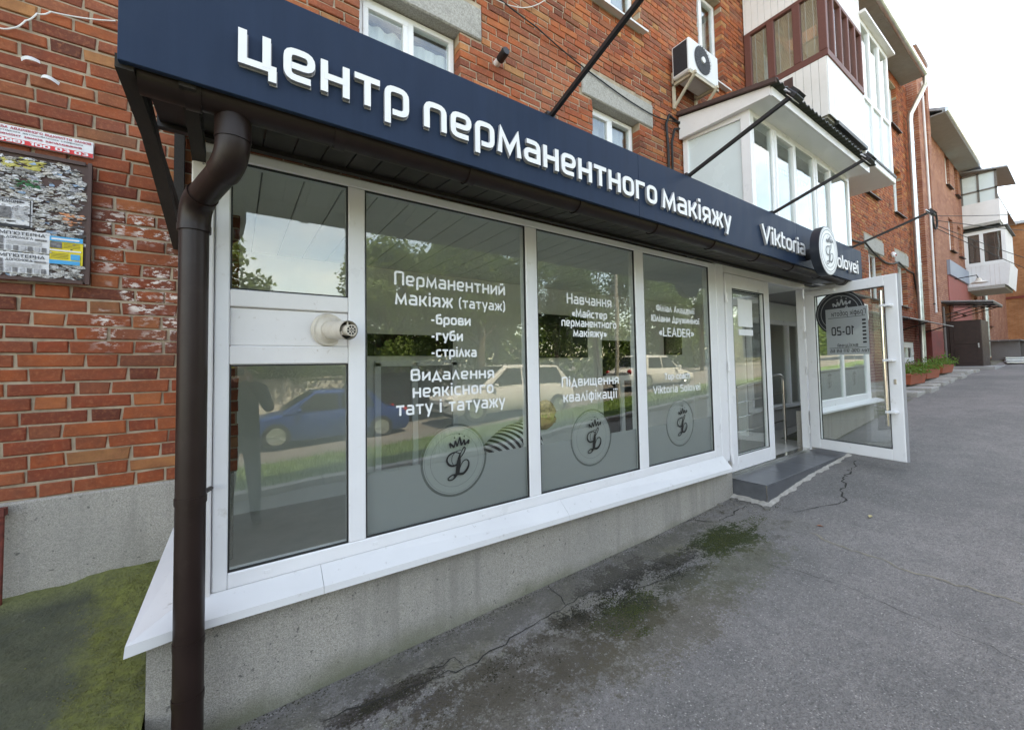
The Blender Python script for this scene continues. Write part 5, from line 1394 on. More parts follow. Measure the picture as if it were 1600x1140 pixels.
# far balconies
b4 = thing('balcony', (28.6, .5, 6), 'weathered grey open balcony with old timber glazing on the far block', 'balcony')
X0, X1, FY = 27.62, 30.5, -.12
box('floor_slab', M_CONC, b4, X0, X1, FY, MY-.004, 5.95, 6.08)
box('parapet', M_WSIDE, b4, X0, X0+.06, FY, MY-.004, 6.08, 7.06); box('parapet', M_WSIDE, b4, X0, X1, FY-.03, FY, 6.08, 7.06)
mb = MB()
for y in (FY, .42, MY-.06): mb.box(X0-.01, X0+.07, y, y+.07, 7.06, 8.40)
mb.box(X0-.01, X0+.07, FY, MY-.01, 7.55, 7.62); mb.box(X0-.01, X0+.07, FY, MY-.01, 8.33, 8.40); mb.build('timber_frame', M_WOODG, b4)
box('pane', M_GLASSM, b4, X0+.02, X0+.026, FY+.07, MY-.06, 7.06, 8.33)
mb = MB(); mb.prism([(X0-.2, FY-.35, 8.38), (X0-.2, MY-.01, 8.62), (X0-.2, MY-.01, 8.56), (X0-.2, FY-.35, 8.32)], (3.3, 0, 0)); mb.build('balcony_roof', M_ROOF, b4)
b5 = thing('balcony', (28.6, .5, 3), 'white siding balcony with two windows on the far block', 'balcony')
FY = -.16
box('floor_slab', M_CONC, b5, X0, X1, FY, MY-.004, 3.05, 3.2); 
slats_y(b5, 'siding_board', M_WSIDE, X0, FY, MY-.02, 3.2, 4.15, .14)
mb = MB(); mb.prism([(X0-.012, FY, 3.2), (X0-.012, FY, 4.15), (X0-.012, FY-.2, 4.15), (X0-.012, FY-.1, 3.1)], (2.9, 0, 0)); mb.build('front_siding', M_WSIDE, b5)
mb = MB()
for y in (FY-.1, .40, MY-.12): mb.box(X0-.02, X0+.05, y, y+.12, 4.15, 5.75)
mb.box(X0-.018, X0+.05, FY, MY-.02, 4.15, 4.30); mb.box(X0-.018, X0+.05, FY, MY-.02, 5.6, 5.75); mb.box(X0+.05, X1, FY-.1, FY, 4.15, 5.75); mb.build('frame', M_PVC, b5)
for y0, y1 in ((FY+.02, .40), (.52, MY-.12)):
    MB().box(X0+.015, X0+.021, y0, y1, 4.30, 5.6).build('pane', M_GLASSA, b5)
    MB().box(X0+.1, X0+.11, y0, y1, 4.30, 5.6).build('blind', M_BLINDD, b5)
box('balcony_roof', M_CORR, b5, X0-.1, X1, FY-.2, MY-.004, 5.76, 5.82)

# ------------------------------------------------------------------ air conditioner
ac = thing('air_conditioner', (5.32, .8, 3.95), 'white outdoor air conditioner unit with round black fan grille on the wall', 'air conditioner')
AX0, AX1, AY0, AY1, AZ0, AZ1 = 4.96, 5.69, .66, .94, 3.96, 4.43
box('casing', M_ACW, ac, AX0, AX1, AY0, AY1, AZ0, AZ1, bevel=.02)
mb = MB(); mb.box(AX0-.003, AX0-.001, AY0+.035, AY1-.03, AZ0+.035, AZ1-.03); mb.build('side_coil', M_FIN, ac)
fcx, fcz, fr_ = 5.27, 4.205, .195
mb = MB(); mb.disc((fcx, AY0-.004, fcz), (1, 0, 0), (0, 0, 1), fr_, 40); mb.build('fan_opening', M_FIN, ac)
mb = MB()
for k in range(9): 
    r_ = fr_*(.24+.76*k/8); mb.disc((fcx, AY0-.012-.001*k, fcz), (1, 0, 0), (0, 0, 1), r_, 36, 0, r_-.004)
for k in range(24):
    t = k*2*math.pi/24; mb.bar((fcx+.05*math.cos(t), AY0-.013, fcz+.05*math.sin(t)), (fcx+fr_*math.cos(t+.25), AY0-.013, fcz+fr_*math.sin(t+.25)), .004, .006)
mb.build('fan_grille', M_ACG, ac)
mb = MB(); mb.tube([(fcx, AY0-.004, fcz), (fcx, AY0-.026, fcz)], .042, 20); mb.build('fan_hub', M_ACW, ac)
mb = MB()
for x in (AX0+.08, AX1-.10):
    mb.bar((x, AY0-.04, AZ0-.022), (x, MY-.02, AZ0-.022), .04, .036); mb.bar((x, MY-.035, AZ0+.16), (x, MY-.035, AZ0-.36), .04, .03); mb.bar((x, AY0-.02, AZ0-.03), (x, MY-.035, AZ0-.34), .03, .03)
mb.bar((AX0, AY0+.02, AZ0-.02), (AX1, AY0+.02, AZ0-.02), .03, .03); mb.build('wall_bracket', M_RUSTY, ac)
mb = MB(); mb.tube([(4.86, MY-.03, 2.2), (4.87, MY-.03, 3.0), (4.84, MY-.03, 3.32), (4.93, MY-.02, 3.48), (5.2, MY-.03, 3.42)], .018, 8); mb.tube([(4.95, MY-.03, 2.0), (4.96, MY-.03, 3.1), (5.05, MY-.02, 3.32), (5.3, MY-.03, 3.40)], .016, 8); mb.build('coolant_pipe', M_CABLE, ac, smooth=True)
# small things fixed to the wall
vp = thing('vent_pipe', (2.1, MY-.1, 3.02), 'short black capped vent pipe sticking out of the brickwork', 'vent')
mb = MB(); mb.tube([(2.10, MY, 3.02), (2.10, MY-.09, 3.02)], .034, 18); mb.build('white_sleeve', M_PVCD, vp, smooth=True)
mb = MB(); mb.tube([(2.10, MY-.07, 3.02), (2.10, MY-.17, 3.035)], .041, 18); mb.tube([(2.10, MY-.165, 3.035), (2.10, MY-.19, 3.037)], [.043, .036], 18); mb.build('black_cap', M_BLACK, vp, smooth=True)
def wire(name, pts, r, m, label, sag=0.0, cat='cable', group=None):
    P = []
    for (a, b) in zip(pts, pts[1:]):
        a, b = Vector(a), Vector(b)
        for k in range(10):
            t = k/10; p = a.lerp(b, t); p.z -= sag*4*t*(1-t); P.append(p)
    P.append(Vector(pts[-1]))
    mb = MB(); mb.tube(P, r, 6); return tag(mb.build(name, m, smooth=True), label, cat, group)
wire('wall_cable', [(1.65, MY-.03, 3.80), (2.6, MY-.03, 3.62), (3.6, MY-.03, 3.42), (4.6, MY-.03, 3.34), (5.2, MY-.04, 3.46)], .008, M_CABLE, 'thin black cable drooping along the brick wall to the balcony', .02)
wire('wall_cable', [(1.75, MY-.03, 3.72), (2.3, MY-.03, 3.70), (2.75, MY-.03, 4.02), (3.0, MY-.03, 4.6)], .004, M_CABLEW, 'thin white cable looping across the brick wall near the top edge', .05)
wire('wall_cable', [(-1.3, MY-.02, 1.90), (-1.06, MY-.02, 1.865), (-.995, MY-.02, 1.885), (-.95, MY-.02, 1.95), (-.91, MY-.02, 2.01), (-.86, MY-.02, 2.045), (-.6, MY-.02, 2.12)], .0038, M_CABLEW, 'white cable crossing the top left corner of the brick wall', .01)
wire('facade_cable', [(8.9, MY-.03, 2.95), (11.5, MY-.03, 2.92), (13.2, MY-.03, 3.0), (14.8, MY-.03, 2.7), (16.2, MY-.03, 2.9), (17.9, MY-.03, 2.75), (18.3, MY-.03, 1.9), (19.0, .70, 1.8)], .022, M_CABLE, 'bundle of black cables strung along the far brick facade', .05)
for k, (z0, z1, y1) in enumerate(((4.9, 6.4, -2.2), (4.6, 3.6, -2.0), (4.75, 5.0, -3.0), (4.5, 2.4, -2.6))):
    wire('overhead_wire', [(19.6, .70, z0), (30, y1, z1)], .012, M_CABLE, 'thin overhead wire from the stair bay to the far block, %s' % ('topmost and rising', 'third from the top', 'second from the top', 'lowest and falling')[k], .1, group='overhead wires at the stair bay')
mb = MB(); mb.tube([Vector((19.5+.34*math.cos(t*math.pi/8), .66, 4.72+.30*math.sin(t*math.pi/8))) for t in range(17)], .03, 8); tag(mb.build('cable_coil', M_CABLE, smooth=True), 'coil of black cable hung on the stair bay wall', 'cable coil')
dp = thing('galvanised_downpipe', (18.1, .7, -.5), 'tall galvanised steel downpipe beside the stair bay', 'drainpipe')
mb = MB(); mb.tube([(17.75, MY-.60, 8.95), (17.8, MY-.58, 8.72), (17.95, MY-.16, 8.0), (17.95, MY-.14, 7.8), (17.95, MY-.14, -.45)], .075, 14); mb.build('pipe', M_GALV, dp, smooth=True)
for z in (1, 3, 5, 7):
    mb = MB(); mb.tube([(17.95, MY-.14, z), (17.95, MY-.14, z+.06)], .083, 14); mb.build('joint', M_GALV, dp, smooth=True)
al = thing('alarm_siren', (16.0, MY, 2.45), 'small white alarm box on the brick wall between two windows', 'alarm box')
mb = MB(); mb.box(15.5, 15.68, MY-.10, MY-.004, 2.95, 3.10); mb.build('casing', M_PVC, al, bevel=.03)
mb = MB(); mb.box(15.55, 15.62, MY-.115, MY-.101, 2.98, 3.02); mb.build('lamp', M_REDL, al)
wl = thing('wall_lamp', (25, .5, 3.2), 'pale dish shaped lamp on an arm from the far red wall', 'lamp')
mb = MB(); mb.tube([(24.7, MY-.03, 3.3), (24.7, .35, 3.35), (24.7, .30, 3.2)], .02, 8); mb.build('arm', M_BLACK, wl)
mb = MB(); mb.tube([(24.7, .30, 3.22), (24.7, .30, 3.12), (24.7, .30, 3.02)], [.06, .10, .26], 18); mb.build('lamp_shade', M_BEIGE, wl, smooth=True)

# notice board and banner on the left
nb = thing('notice_board', (-.9, MY, .85), 'brown notice board plastered with torn paper notices', 'notice board')
NX0, NX1, NZ0, NZ1 = -1.55, -.682, .515, 1.205
NY = MY-.035
box('backboard', M_BOARD, nb, NX0, NX1, NY, MY-.006, NZ0, NZ1)
mb = MB(); mb.box(NX1-.012, NX1+.004, NY-.012, NY, NZ0-.006, NZ1+.006); mb.box(NX0, NX1-.022, NY-.012, NY, NZ1-.014, NZ1+.006); mb.box(NX0, NX1-.022, NY-.012, NY, NZ0-.006, NZ0+.012); mb.build('frame', M_BOARD, nb)
q = random.Random(21)
scr = {k: MB() for k in ('paper_scraps', 'yellow_scraps', 'green_scraps', 'orange_scraps', 'blue_scraps')}
for i in range(3600):
    x, z = q.uniform(NX0+.02, NX1-.03), q.uniform(NZ0+.02, NZ1-.03)
    if -.87 < x < -.80 and .98 < z < 1.10 and q.random() < .8: continue
    if x > -.74 and .86 < z < .98 and q.random() < .6: continue
    s_ = q.uniform(.004, .017); n = q.randint(5, 8); a0 = q.uniform(0, 6.28)
    y = NY-.001-i*.0000019
    pts = []
    for k in range(n):
        t = a0+2*math.pi*k/n; r_ = s_*q.uniform(.25, 1.25); pts.append((x+r_*1.7*math.cos(t), y-q.uniform(0, .006)*(k % 2), z+r_*.75*math.sin(t)))
    key = 'paper_scraps'
    if -1.02 < x < -.86 and 1.12 < z < 1.17 and q.random() < .7: key = 'yellow_scraps'
    elif -.96 < x < -.88 and 1.01 < z < 1.06 and q.random() < .8: key = 'green_scraps'
    elif -.80 < x < -.70 and .83 < z < .90 and q.random() < .6: key = 'orange_scraps'
    elif q.random() < .03: key = 'blue_scraps'
    scr[key].add(pts, [tuple(range(n))])
for (k, mm) in (('paper_scraps', M_PAPER), ('yellow_scraps', M_YELO), ('green_scraps', M_GREENP), ('orange_scraps', M_ORANGEP), ('blue_scraps', M_BLUEP)):
    tag(scr[k].build(k, mm, nb), kind='stuff')
def flyer(name, x0, x1, z0, z1, m, y, label=None):
    mb = MB(); nx_ = 10; vs = []
    for i in range(nx_+1):
        x = x0+(x1-x0)*i/nx_
        for z in (z0, z1): vs.append((x, NY-y-.002*math.sin(i*1.3+z*20), z))
    mb.add(vs, [(2*i, 2*i+2, 2*i+3, 2*i+1) for i in range(nx_)])
    o = mb.build(name, m, nb, smooth='all')
    if label: o['label'] = label
    return o
def prect(parent, name, m, x0, x1, z0, z1, y):
    MB().box(x0, x1, NY-y-.0006, NY-y, z0, z1).build(name, m, parent)
fr_n = lambda x, z, d: (x, NY-.0155-d, z)
for z0, z1 in ((.545, .655), (.662, .775)):
    f = flyer('flyer', -1.20, -.832, z0, z1, M_PAPERW, .012, 'white computer help flyer with tear-off strips')
    text_line("КОМП'ЮТЕРНА", -1.045, -.848, z1-.026, .013, .2, fr_n, .0005).build('flyer_print', M_INK, f)
    text_line('ДОПОМОГА', -.985, -.892, z1-.046, .010, .2, fr_n, .0005).build('flyer_print', M_INK, f)
    prect(f, 'flyer_picture', M_PAPERG, -1.06, -.995, z1-.078, z1-.036, .0155); prect(f, 'flyer_picture', M_PAPERG, -.885, -.842, z1-.048, z1-.038, .0155)
    for k in range(4): prect(f, 'flyer_line', M_PAPERGL, -.985, -.86, z1-.058-k*.006, z1-.0555-k*.006, .0155)
    for k in range(9): prect(f, 'tear_strip', M_PAPERG if k % 2 == 0 else M_PAPERGL, -1.06+k*.025, -1.043+k*.025, z0+.004, z0+.030, .0155)
f = flyer('flyer', -1.20, -.898, .80, .945, M_PAPERW, .009, 'white flyer with black border and repair heading')
text_line('РЕМОНТ', -1.015, -.935, .918, .012, .24, fr_n, .0005).build('flyer_print', M_INK, f)
prect(f, 'flyer_picture', M_PAPERG, -1.03, -.972, .835, .895, .0155)
for k in range(8): prect(f, 'flyer_line', M_PAPERGL, -.965, -.912, .90-k*.009, .9035-k*.009, .0155)
mb = MB()
for a, b, c, d in ((-1.19, -.902, .938, .942), (-.906, -.902, .80, .938), (-1.19, -.902, .788, .803)): mb.box(a, b, NY-.0162, NY-.0155, c, d)
mb.build('flyer_border', M_INK, f)
f = flyer('poster', -.832, -.706, .612, .765, M_YEL, .011, 'yellow and blue printed poster')
prect(f, 'poster_band', M_BLUE, -.832, -.706, .738, .765, .0145); prect(f, 'poster_band', M_BLUE, -.832, -.716, .612, .634, .0145); prect(f, 'poster_picture', M_PAPERG, -.830, -.786, .700, .735, .0145); prect(f, 'poster_band', M_BLUE, -.752, -.716, .640, .672, .0145)
for k in range(4): prect(f, 'poster_line', M_INK, -.78, -.716, .705+k*.008, .7068+k*.008, .0145); prect(f, 'poster_line', M_INK, -.826, -.76, .645+k*.008, .6468+k*.008, .0145)
prect(f, 'poster_line', M_PAPERW, -.825, -.72, .746, .756, .0155); prect(f, 'poster_band', M_PAPERW, -.832, -.712, .684, .692, .0146)
bn = thing('banner', (-.9, MY, 1.29), 'white and red locksmith banner above the notice board', 'banner')
MB().box(-1.6, -.680, MY-.024, MY-.008, 1.252, 1.345).build('sheet', M_PAPERW, bn)
MB().box(-1.6, -.680, MY-.0255, MY-.0245, 1.252, 1.276).build('red_stripe', M_RED, bn)
fb = lambda x, z, d: (x, MY-.0262-d, z)
text_line('СЛУЖБА АВАРІЙНОГО ВІДКРИТТЯ ЗАМКІВ', -1.075, -.688, 1.325, .0095, .24, fb, .0004).build('banner_lettering', M_REDTX, bn)
text_line('квартирних автомобільних сейфових', -1.06, -.72, 1.311, .0055, .2, fb, .0004).build('banner_lettering', M_INK, bn)
text_line('ремонт замків запалювання', -1.03, -.725, 1.290, .0095, .24, fb, .0004).build('banner_lettering', M_REDTX, bn)
text_line('(098) 100 03 03', -1.05, -.70, 1.256, .0125, .3, fb, .0004).build('banner_lettering', M_PAPERW, bn)
for x, z, a in ((-.93, 1.735, .2), (-.855, 1.655, -.25)):
    mb = MB(); d = Vector((math.cos(a), 0, math.sin(a))); up = Vector((-math.sin(a), 0, math.cos(a)))
    vs = []
    for k in range(7):
        t = (k-3)/3; c = Vector((x, MY-.012-.03*(1-t*t), z))+d*.035*t; vs += [c-up*.009, c+up*.009]
    mb.add(vs, [(2*k, 2*k+2, 2*k+3, 2*k+1) for k in range(6)])
    tag(mb.build('cable_clip', M_PAPERW, smooth='all'), 'curled white strip peeling from the upper left bricks, %s one' % ('higher' if z > 1.7 else 'lower'), 'strip', 'curled white strips on the bricks')
ip = thing('iron_post', (-.965, MY-.06, -1.19), 'rusty red iron bar at the left edge against the plinth', 'post')
mb = MB(); mb.tube([(-.968, MY-.06, -1.25), (-.968, MY-.06, -.70)], .012, 8); mb.build('bar', M_RUST, ip); mb = MB(); mb.box(-1.4, -.955, MY-.08, MY-.03, -.72, -.68); mb.build('top_rail', M_RUST, ip)

# ------------------------------------------------------------------ far street furniture
aw = thing('small_awning', (16, .6, 1.2), 'thin dark sheet awning over the planters by the far wall', 'awning')
for x0, x1 in ((13.2, 16.4), (16.45, 18.3)):
    mb = MB(); mb.prism([(x0, MY-.006, 1.24), (x0, .20, .98), (x0, .20, .96), (x0, MY-.006, 1.22)], (x1-x0, 0, 0)); mb.build('sheet', M_ROOF, aw)
mb = MB()
for x in (13.5, 15.5, 18.0): mb.bar((x, MY-.01, .75), (x, .3, .98), .03, .03)
mb.build('strut', M_BLACK, aw)
def planter(x0, x1, lab):
    t = thing('planter', ((x0+x1)/2, .35, gx(x0)+.1), lab, 'planter', 'flower boxes along the far wall')
    zb = gx((x0+x1)/2)+.12
    mb = MB(); mb.prism([(x0, .18, zb+.24), (x0+.05, .22, zb), (x1-.05, .22, zb), (x1, .18, zb+.24)], (0, .34, 0)); mb.build('trough', M_TERRA, t, bevel=.01)
    mb = MB(); q = random.Random(int(x0*10))
    for i in range(420):
        c = Vector((q.uniform(x0, x1), q.uniform(.08, .58), zb+.24+abs(q.gauss(0, .11)))); d = Vector((q.gauss(0, 1), q.gauss(0, 1), q.gauss(.5, .6))).normalized(); s_ = d.cross(Vector((q.random(), q.random(), 1))).normalized()
        l = q.uniform(.04, .09); mb.add([c, c+d*l*.5+s_*l*.28, c+d*l, c+d*l*.5-s_*l*.28], [(0, 1, 2, 3)])
    tag(mb.build('foliage', M_LEAF, t), kind='stuff')
    return t
for x0, x1, lb in ((12.9, 14.4, 'terracotta flower box full of green plants, next to the open door'), (14.5, 16.0, 'terracotta flower box full of green plants, between two others'), (16.4, 17.9, 'terracotta flower box full of green plants, nearest the dark door')): planter(x0, x1, lb)
lg = thing('stone_ledge', (15, .2, -.7), 'low broken stone ledge carrying the flower boxes', 'ledge')
q = random.Random(5); x = 12.0
while x < 19.6:
    ln = q.uniform(.5, .9); zz = gx(x)+.10+q.uniform(-.01, .015)
    MB().box(x, x+ln-.03, -.12+q.uniform(-.06, .06), MY-.035, gx(x)-.3, zz).build('slab', M_CEMENT if q.random() < .45 else M_CONC, lg, bevel=.015); x += ln
pr = thing('entrance_porch', (22.6, .5, -.4), 'dark brown steel entrance porch with panelled door under a grey canopy', 'porch')
PX0 = 22.0; zb = -.34
box('porch_step', M_GROUT, pr, PX0-1.0, PX0+1.8, -.35, MY-.01, -.75, zb, bevel=.01)
box('porch_wall', M_DOORD, pr, PX0+.02, PX0+1.7, .02, MY-.005, zb, 1.36)
m = MB(); m.box(PX0-.03, PX0+.02, .03, .84, zb+.01, 1.33); dd = m.build('door', M_DOORD, pr, bevel=.01)
m = MB()
for z0, z1 in ((zb+.12, .35), (.48, 1.22)): m.box(PX0-.045, PX0-.031, .14, .73, z0, z1)
m.build('door_panel', M_DOORD, dd, bevel=.012)
m = MB(); m.bar((PX0-.09, .10, .42), (PX0-.03, .10, .42), .03, .16); m.build('door_handle', M_GALV, dd)
m = MB(); m.prism([(PX0-.45, -.35, 1.98), (PX0-.45, MY-.01, 2.14), (PX0-.45, MY-.01, 2.10), (PX0-.45, -.35, 1.94)], (2.5, 0, 0)); m.build('canopy_sheet', M_ROOF, pr)
m = MB()
for x in (PX0-.40, PX0+.8, PX0+1.95):
    m.bar((x, -.33, 1.90), (x, MY-.02, 2.05), .04, .04); m.bar((x, -.2, 1.9), (x, MY-.02, 1.55), .03, .03)
m.bar((PX0-.45, -.33, 1.9), (PX0+2.0, -.33, 1.9), .04, .05); m.bar((PX0-.45, .3, 1.96), (PX0+2.0, .3, 1.96), .04, .04); m.build('canopy_frame', M_BLACK, pr)
m = MB(); m.tube([(PX0-.40, .90, zb), (PX0-.40, .90, 1.9)], .035, 8); m.build('post', M_WOODG, pr)
for k in range(3):
    m = MB(); x = 25.2+k*1.3; g_ = gx(x); m.obox((x, -.55+.12*k, g_+.05+.03*k), Vector((.75, .1, .02)), Vector((-.05, .32, .01)), Vector((0, 0, .012)))
    tag(m.build('metal_sheet', M_GALV), 'pale metal sheet lying on the asphalt beyond the dark porch, %s of three' % ('nearest', 'middle', 'farthest')[k], 'metal sheet', 'metal sheets on the ground')
bn2 = thing('timber_stand', (31, .2, 0), 'dark timber bench-like stand along the far wall', 'stand')
zz = gx(30)+.75
for k in range(3): MB().box(27.5, 35, -.5+k*.32, -.22+k*.32, zz+.03*0, zz+.05).build('plank', M_WOODG, bn2)
for x in (27.8, 30, 32.4, 34.8): MB().box(x, x+.12, -.45, .40, gx(x), zz-.002).build('trestle', M_WOODG, bn2)
dp2 = thing('galvanised_downpipe', (31, .7, 0), 'grey downpipe on the far block below the white balcony', 'drainpipe')
mb = MB(); mb.tube([(31.5, MY-.14, gx(31)), (31.5, MY-.14, 3.6), (31.5, MY-.14, 8.3)], .10, 12); mb.build('pipe', M_GALV, dp2, smooth=True)
mb = MB(); mb.tube([(31.5, MY-.14, 2), (31.5, MY-.14, 2.08)], .112, 12); mb.build('joint', M_GALV, dp2, smooth=True)

# ------------------------------------------------------------------ inside the shop
tv = thing('television', (3.7, 1.95, .4), 'black flat television hung on the shop back wall', 'television')
MB().box(3.20, 4.16, 1.93, 1.97, .10, .69).build('case', M_BLACK, tv, bevel=.006); MB().box(3.215, 4.145, 1.926, 1.9295, .115, .675).build('screen', M_TV, tv); MB().box(3.6, 3.75, 1.97, 2.0, .3, .5).build('wall_mount', M_BLACK, tv)
pc = thing('framed_picture', (6.27, 1.97, .3), 'small framed picture on the inner wall beside the doorway', 'picture')
MB().box(6.03, 6.52, 1.965, 1.998, .14, .50).build('frame', M_BLACK, pc, bevel=.004); MB().box(6.06, 6.49, 1.961, 1.9645, .17, .47).build('print', M_PRINT, pc)
hr = thing('handrail', (6.6, .4, -1.23), 'stainless steel handrail in the open doorway', 'handrail')
def rail(parent, P, Q, top):
    P, Q = Vector(P), Vector(Q)
    mb = MB(); mb.tube([P]+arc(P+Vector((0, 0, top-.10)), P+Vector((0, 0, top)), P+(Q-P).normalized()*.12+Vector((0, 0, top-.01)))+[Q+Vector((0, 0, top-.16))], .021, 12); mb.build('top_rail', M_STEEL, parent, smooth=True)
    for k in range(3):
        z = top*(.28+.2*k); mb = MB(); mb.tube([P+Vector((0, 0, z+.06)), Q+Vector((0, 0, z-.06))], .008, 8); mb.build('bar', M_STEEL, parent, smooth=True)
    mb = MB(); mb.tube([Q+Vector((0, 0, 0)), Q+Vector((0, 0, top-.18))], .019, 12); mb.build('post', M_STEEL, parent, smooth=True)
rail(hr, (6.62, .364, -1.23), (5.75, .62, -1.23), 1.03)
rail(hr, (5.58, .55, -1.23), (6.35, 1.3, -1.10), .93)

# ------------------------------------------------------------------ people
def skin_body(segs, rad, edges, root=0):
    me = bpy.data.meshes.new('tmp'); me.from_pydata(segs, edges, []); o = bpy.data.objects.new('tmp', me); COL.objects.link(o)
    md = o.modifiers.new('s', 'SKIN'); 
    for v, r_ in zip(me.skin_vertices[0].data, rad): v.radius = r_ if isinstance(r_, tuple) else (r_, r_)
    me.skin_vertices[0].data[root].use_root = True
    md2 = o.modifiers.new('u', 'SUBSURF'); md2.levels = 2; md2.render_levels = 2
    dg = bpy.context.evaluated_depsgraph_get(); ev = o.evaluated_get(dg); m2 = ev.to_mesh()
    mb = MB(); mb.add([tuple(v.co) for v in m2.vertices], [tuple(p.vertices) for p in m2.polygons]); ev.to_mesh_clear()
    bpy.data.objects.remove(o); return mb
def head(mb, c, fwd, s=1.0, mi=1, hair=None, hm=None, parent=None):
    fwd = Vector(fwd).normalized(); sd = fwd.cross(Vector((0, 0, 1))).normalized(); up = sd.cross(fwd)
    c = Vector(c); W = lambda f, r_, u: c+fwd*f*s+sd*r_*s+up*u*s
    vs = []; fs = []; nu, nv = 18, 14
    for j in range(nv+1):
        ph = math.pi*j/nv
        for i in range(nu):
            th = 2*math.pi*i/nu; x, y, z = math.sin(ph)*math.cos(th), math.sin(ph)*math.sin(th), math.cos(ph)
            k = 1-.22*max(0, -z)*(1 if x < .2 else .4); f = x*.098*k+(.012 if z < -.3 and x > .3 else 0); r_ = y*.076*(1-.25*max(0, -z)); u = z*.118
            if x > .9 and -.35 < z < .12: f += .022
            vs.append(W(f, r_, u))
    for j in range(nv):
        for i in range(nu):
            a = j*nu+i; b = j*nu+(i+1) % nu; fs.append((a, a+nu, b+nu, b))
    mb.add(vs, fs, mi)
    for s_ in (1, -1): mb.tube([W(-.005, .070*s_, .0), W(-.012, .088*s_, .0)], [.026*s, .018*s], 10, mi)     # ears
    mb.tube([W(.088, 0, .012), W(.116, 0, -.028), W(.09, 0, -.036)], [.008*s, .015*s, .008*s], 8, mi)        # nose
    mb.tube([W(.084, -.022, -.062), W(.096, 0, -.062), W(.084, .022, -.062)], .006*s, 6, mi)                  # lips
    for s_ in (1, -1): mb.ell(W(.084, .032*s_, .008), .011*s, .011*s, .009*s, 8, 6, 2)
    if hair:
        h = MB(); vs = []; fs = []
        for j in range(11):
            ph = math.pi*.54*j/10
            for i in range(24):
                th = 2*math.pi*i/24; x, y, z = math.sin(ph)*math.cos(th), math.sin(ph)*math.sin(th), math.cos(ph)
                cut = 1.0 if x < .45 else max(0.0, min(1, (z-.30)*4+.4))
                rr_ = 1.10+.03*math.sin(i*2.3+j*1.7); vs.append(W(x*.100*(rr_ if cut > .5 else .9), y*.079*rr_, z*.122*rr_-.0))
        for j in range(10):
            for i in range(24):
                a = j*24+i; b = j*24+(i+1) % 24; fs.append((a, a+24, b+24, b))
        h.add(vs, fs); h.build('hair', hm, parent, smooth='all')
def fingers(mb, wrist, d, palm_n, s=1.0, mi=1):
    d = Vector(d).normalized(); n = Vector(palm_n).normalized(); sd = d.cross(n).normalized(); w_ = Vector(wrist)
    mb.obox(w_+d*.045*s, d*.045*s, sd*.038*s, n*.013*s, mi)
    for k, l in enumerate((.070, .080, .075, .058)):
        b = w_+d*.088*s+sd*(.028-.019*k)*s; mb.tube([b, b+d*l*.5*s+n*.006, b+d*l*.85*s+n*.028], [.009*s, .008*s, .006*s], 6, mi)
    b = w_+d*.03*s+sd*.036*s; mb.tube([b, b+(d*.6+sd*.7)*.04*s, b+(d*.9+sd*.4+n*.3)*.062*s], [.011*s, .009*s, .007*s], 6, mi)
# seated woman in the striped top, leaning to the right
pa = thing('person', (1.66, .62, -1.23), 'person with short blond hair in a striped top leaning forward behind the glass', 'person')
sg = [(1.74, .62, -.80), (1.86, .60, -.64), (2.02, .57, -.535), (2.12, .54, -.515), (2.17, .53, -.49),
      (2.05, .42, -.57), (2.10, .38, -.80), (2.27, .44, -.86), (2.06, .72, -.57), (2.08, .76, -.82), (2.28, .66, -.86),
      (1.72, .52, -.83), (2.08, .48, -.82), (2.05, .46, -1.14), (1.72, .72, -.83), (2.08, .74, -.82), (2.05, .74, -1.14), (2.16, .44, -1.20), (2.16, .76, -1.20)]
ed = [(0, 1), (1, 2), (2, 3), (3, 4), (2, 5), (5, 6), (6, 7), (2, 8), (8, 9), (9, 10), (0, 11), (11, 12), (12, 13), (0, 14), (14, 15), (15, 16), (13, 17), (16, 18)]
rd = [(.15, .12), (.15, .11), (.15, .09), .06, .05, .062, .045, .033, .062, .045, .033, .085, .065, .045, .085, .065, .045, .035, .035]
mb = skin_body(sg, rd, ed)
for f_ in range(len(mb.f)):
    c = sum((Vector(mb.v[i]) for i in mb.f[f_]), Vector())/len(mb.f[f_])
    mb.m[f_] = 3 if c.z < -.90 or (c.z < -.70 and c.x < 1.9 and c.z < -.78) else (1 if c.x > 2.10 and c.z > -.585 else 0)
head(mb, (2.235, .52, -.450), (1, -.10, -.28), 1.05, 1, True, M_HAIR, pa)
fingers(mb, (2.27, .44, -.86), (1, .15, -.1), (0, 0, -1)); fingers(mb, (2.28, .66, -.86), (1, -.15, -.1), (0, 0, -1))
body = mb.build('body', [M_STRIPE, M_SKIN, M_INK, M_TROUSER], pa, smooth='all')
stl = thing('stool', (1.66, .62, -1.23), 'round black stool under the person in the striped top', 'stool')
mb = MB(); mb.tube([(1.66, .62, -.96), (1.66, .62, -.905)], .17, 24); mb.build('seat', M_CLOTHD, stl, smooth=True)
mb = MB(); mb.tube([(1.66, .62, -1.2), (1.66, .62, -.96)], .022, 10); mb.build('column', M_STEEL, stl, smooth=True)
mb = MB()
for k in range(5): mb.bar((1.66, .62, -1.19), (1.66+.22*math.cos(k*1.257), .62+.22*math.sin(k*1.257), -1.215), .03, .025)
mb.build('base', M_BLACK, stl)
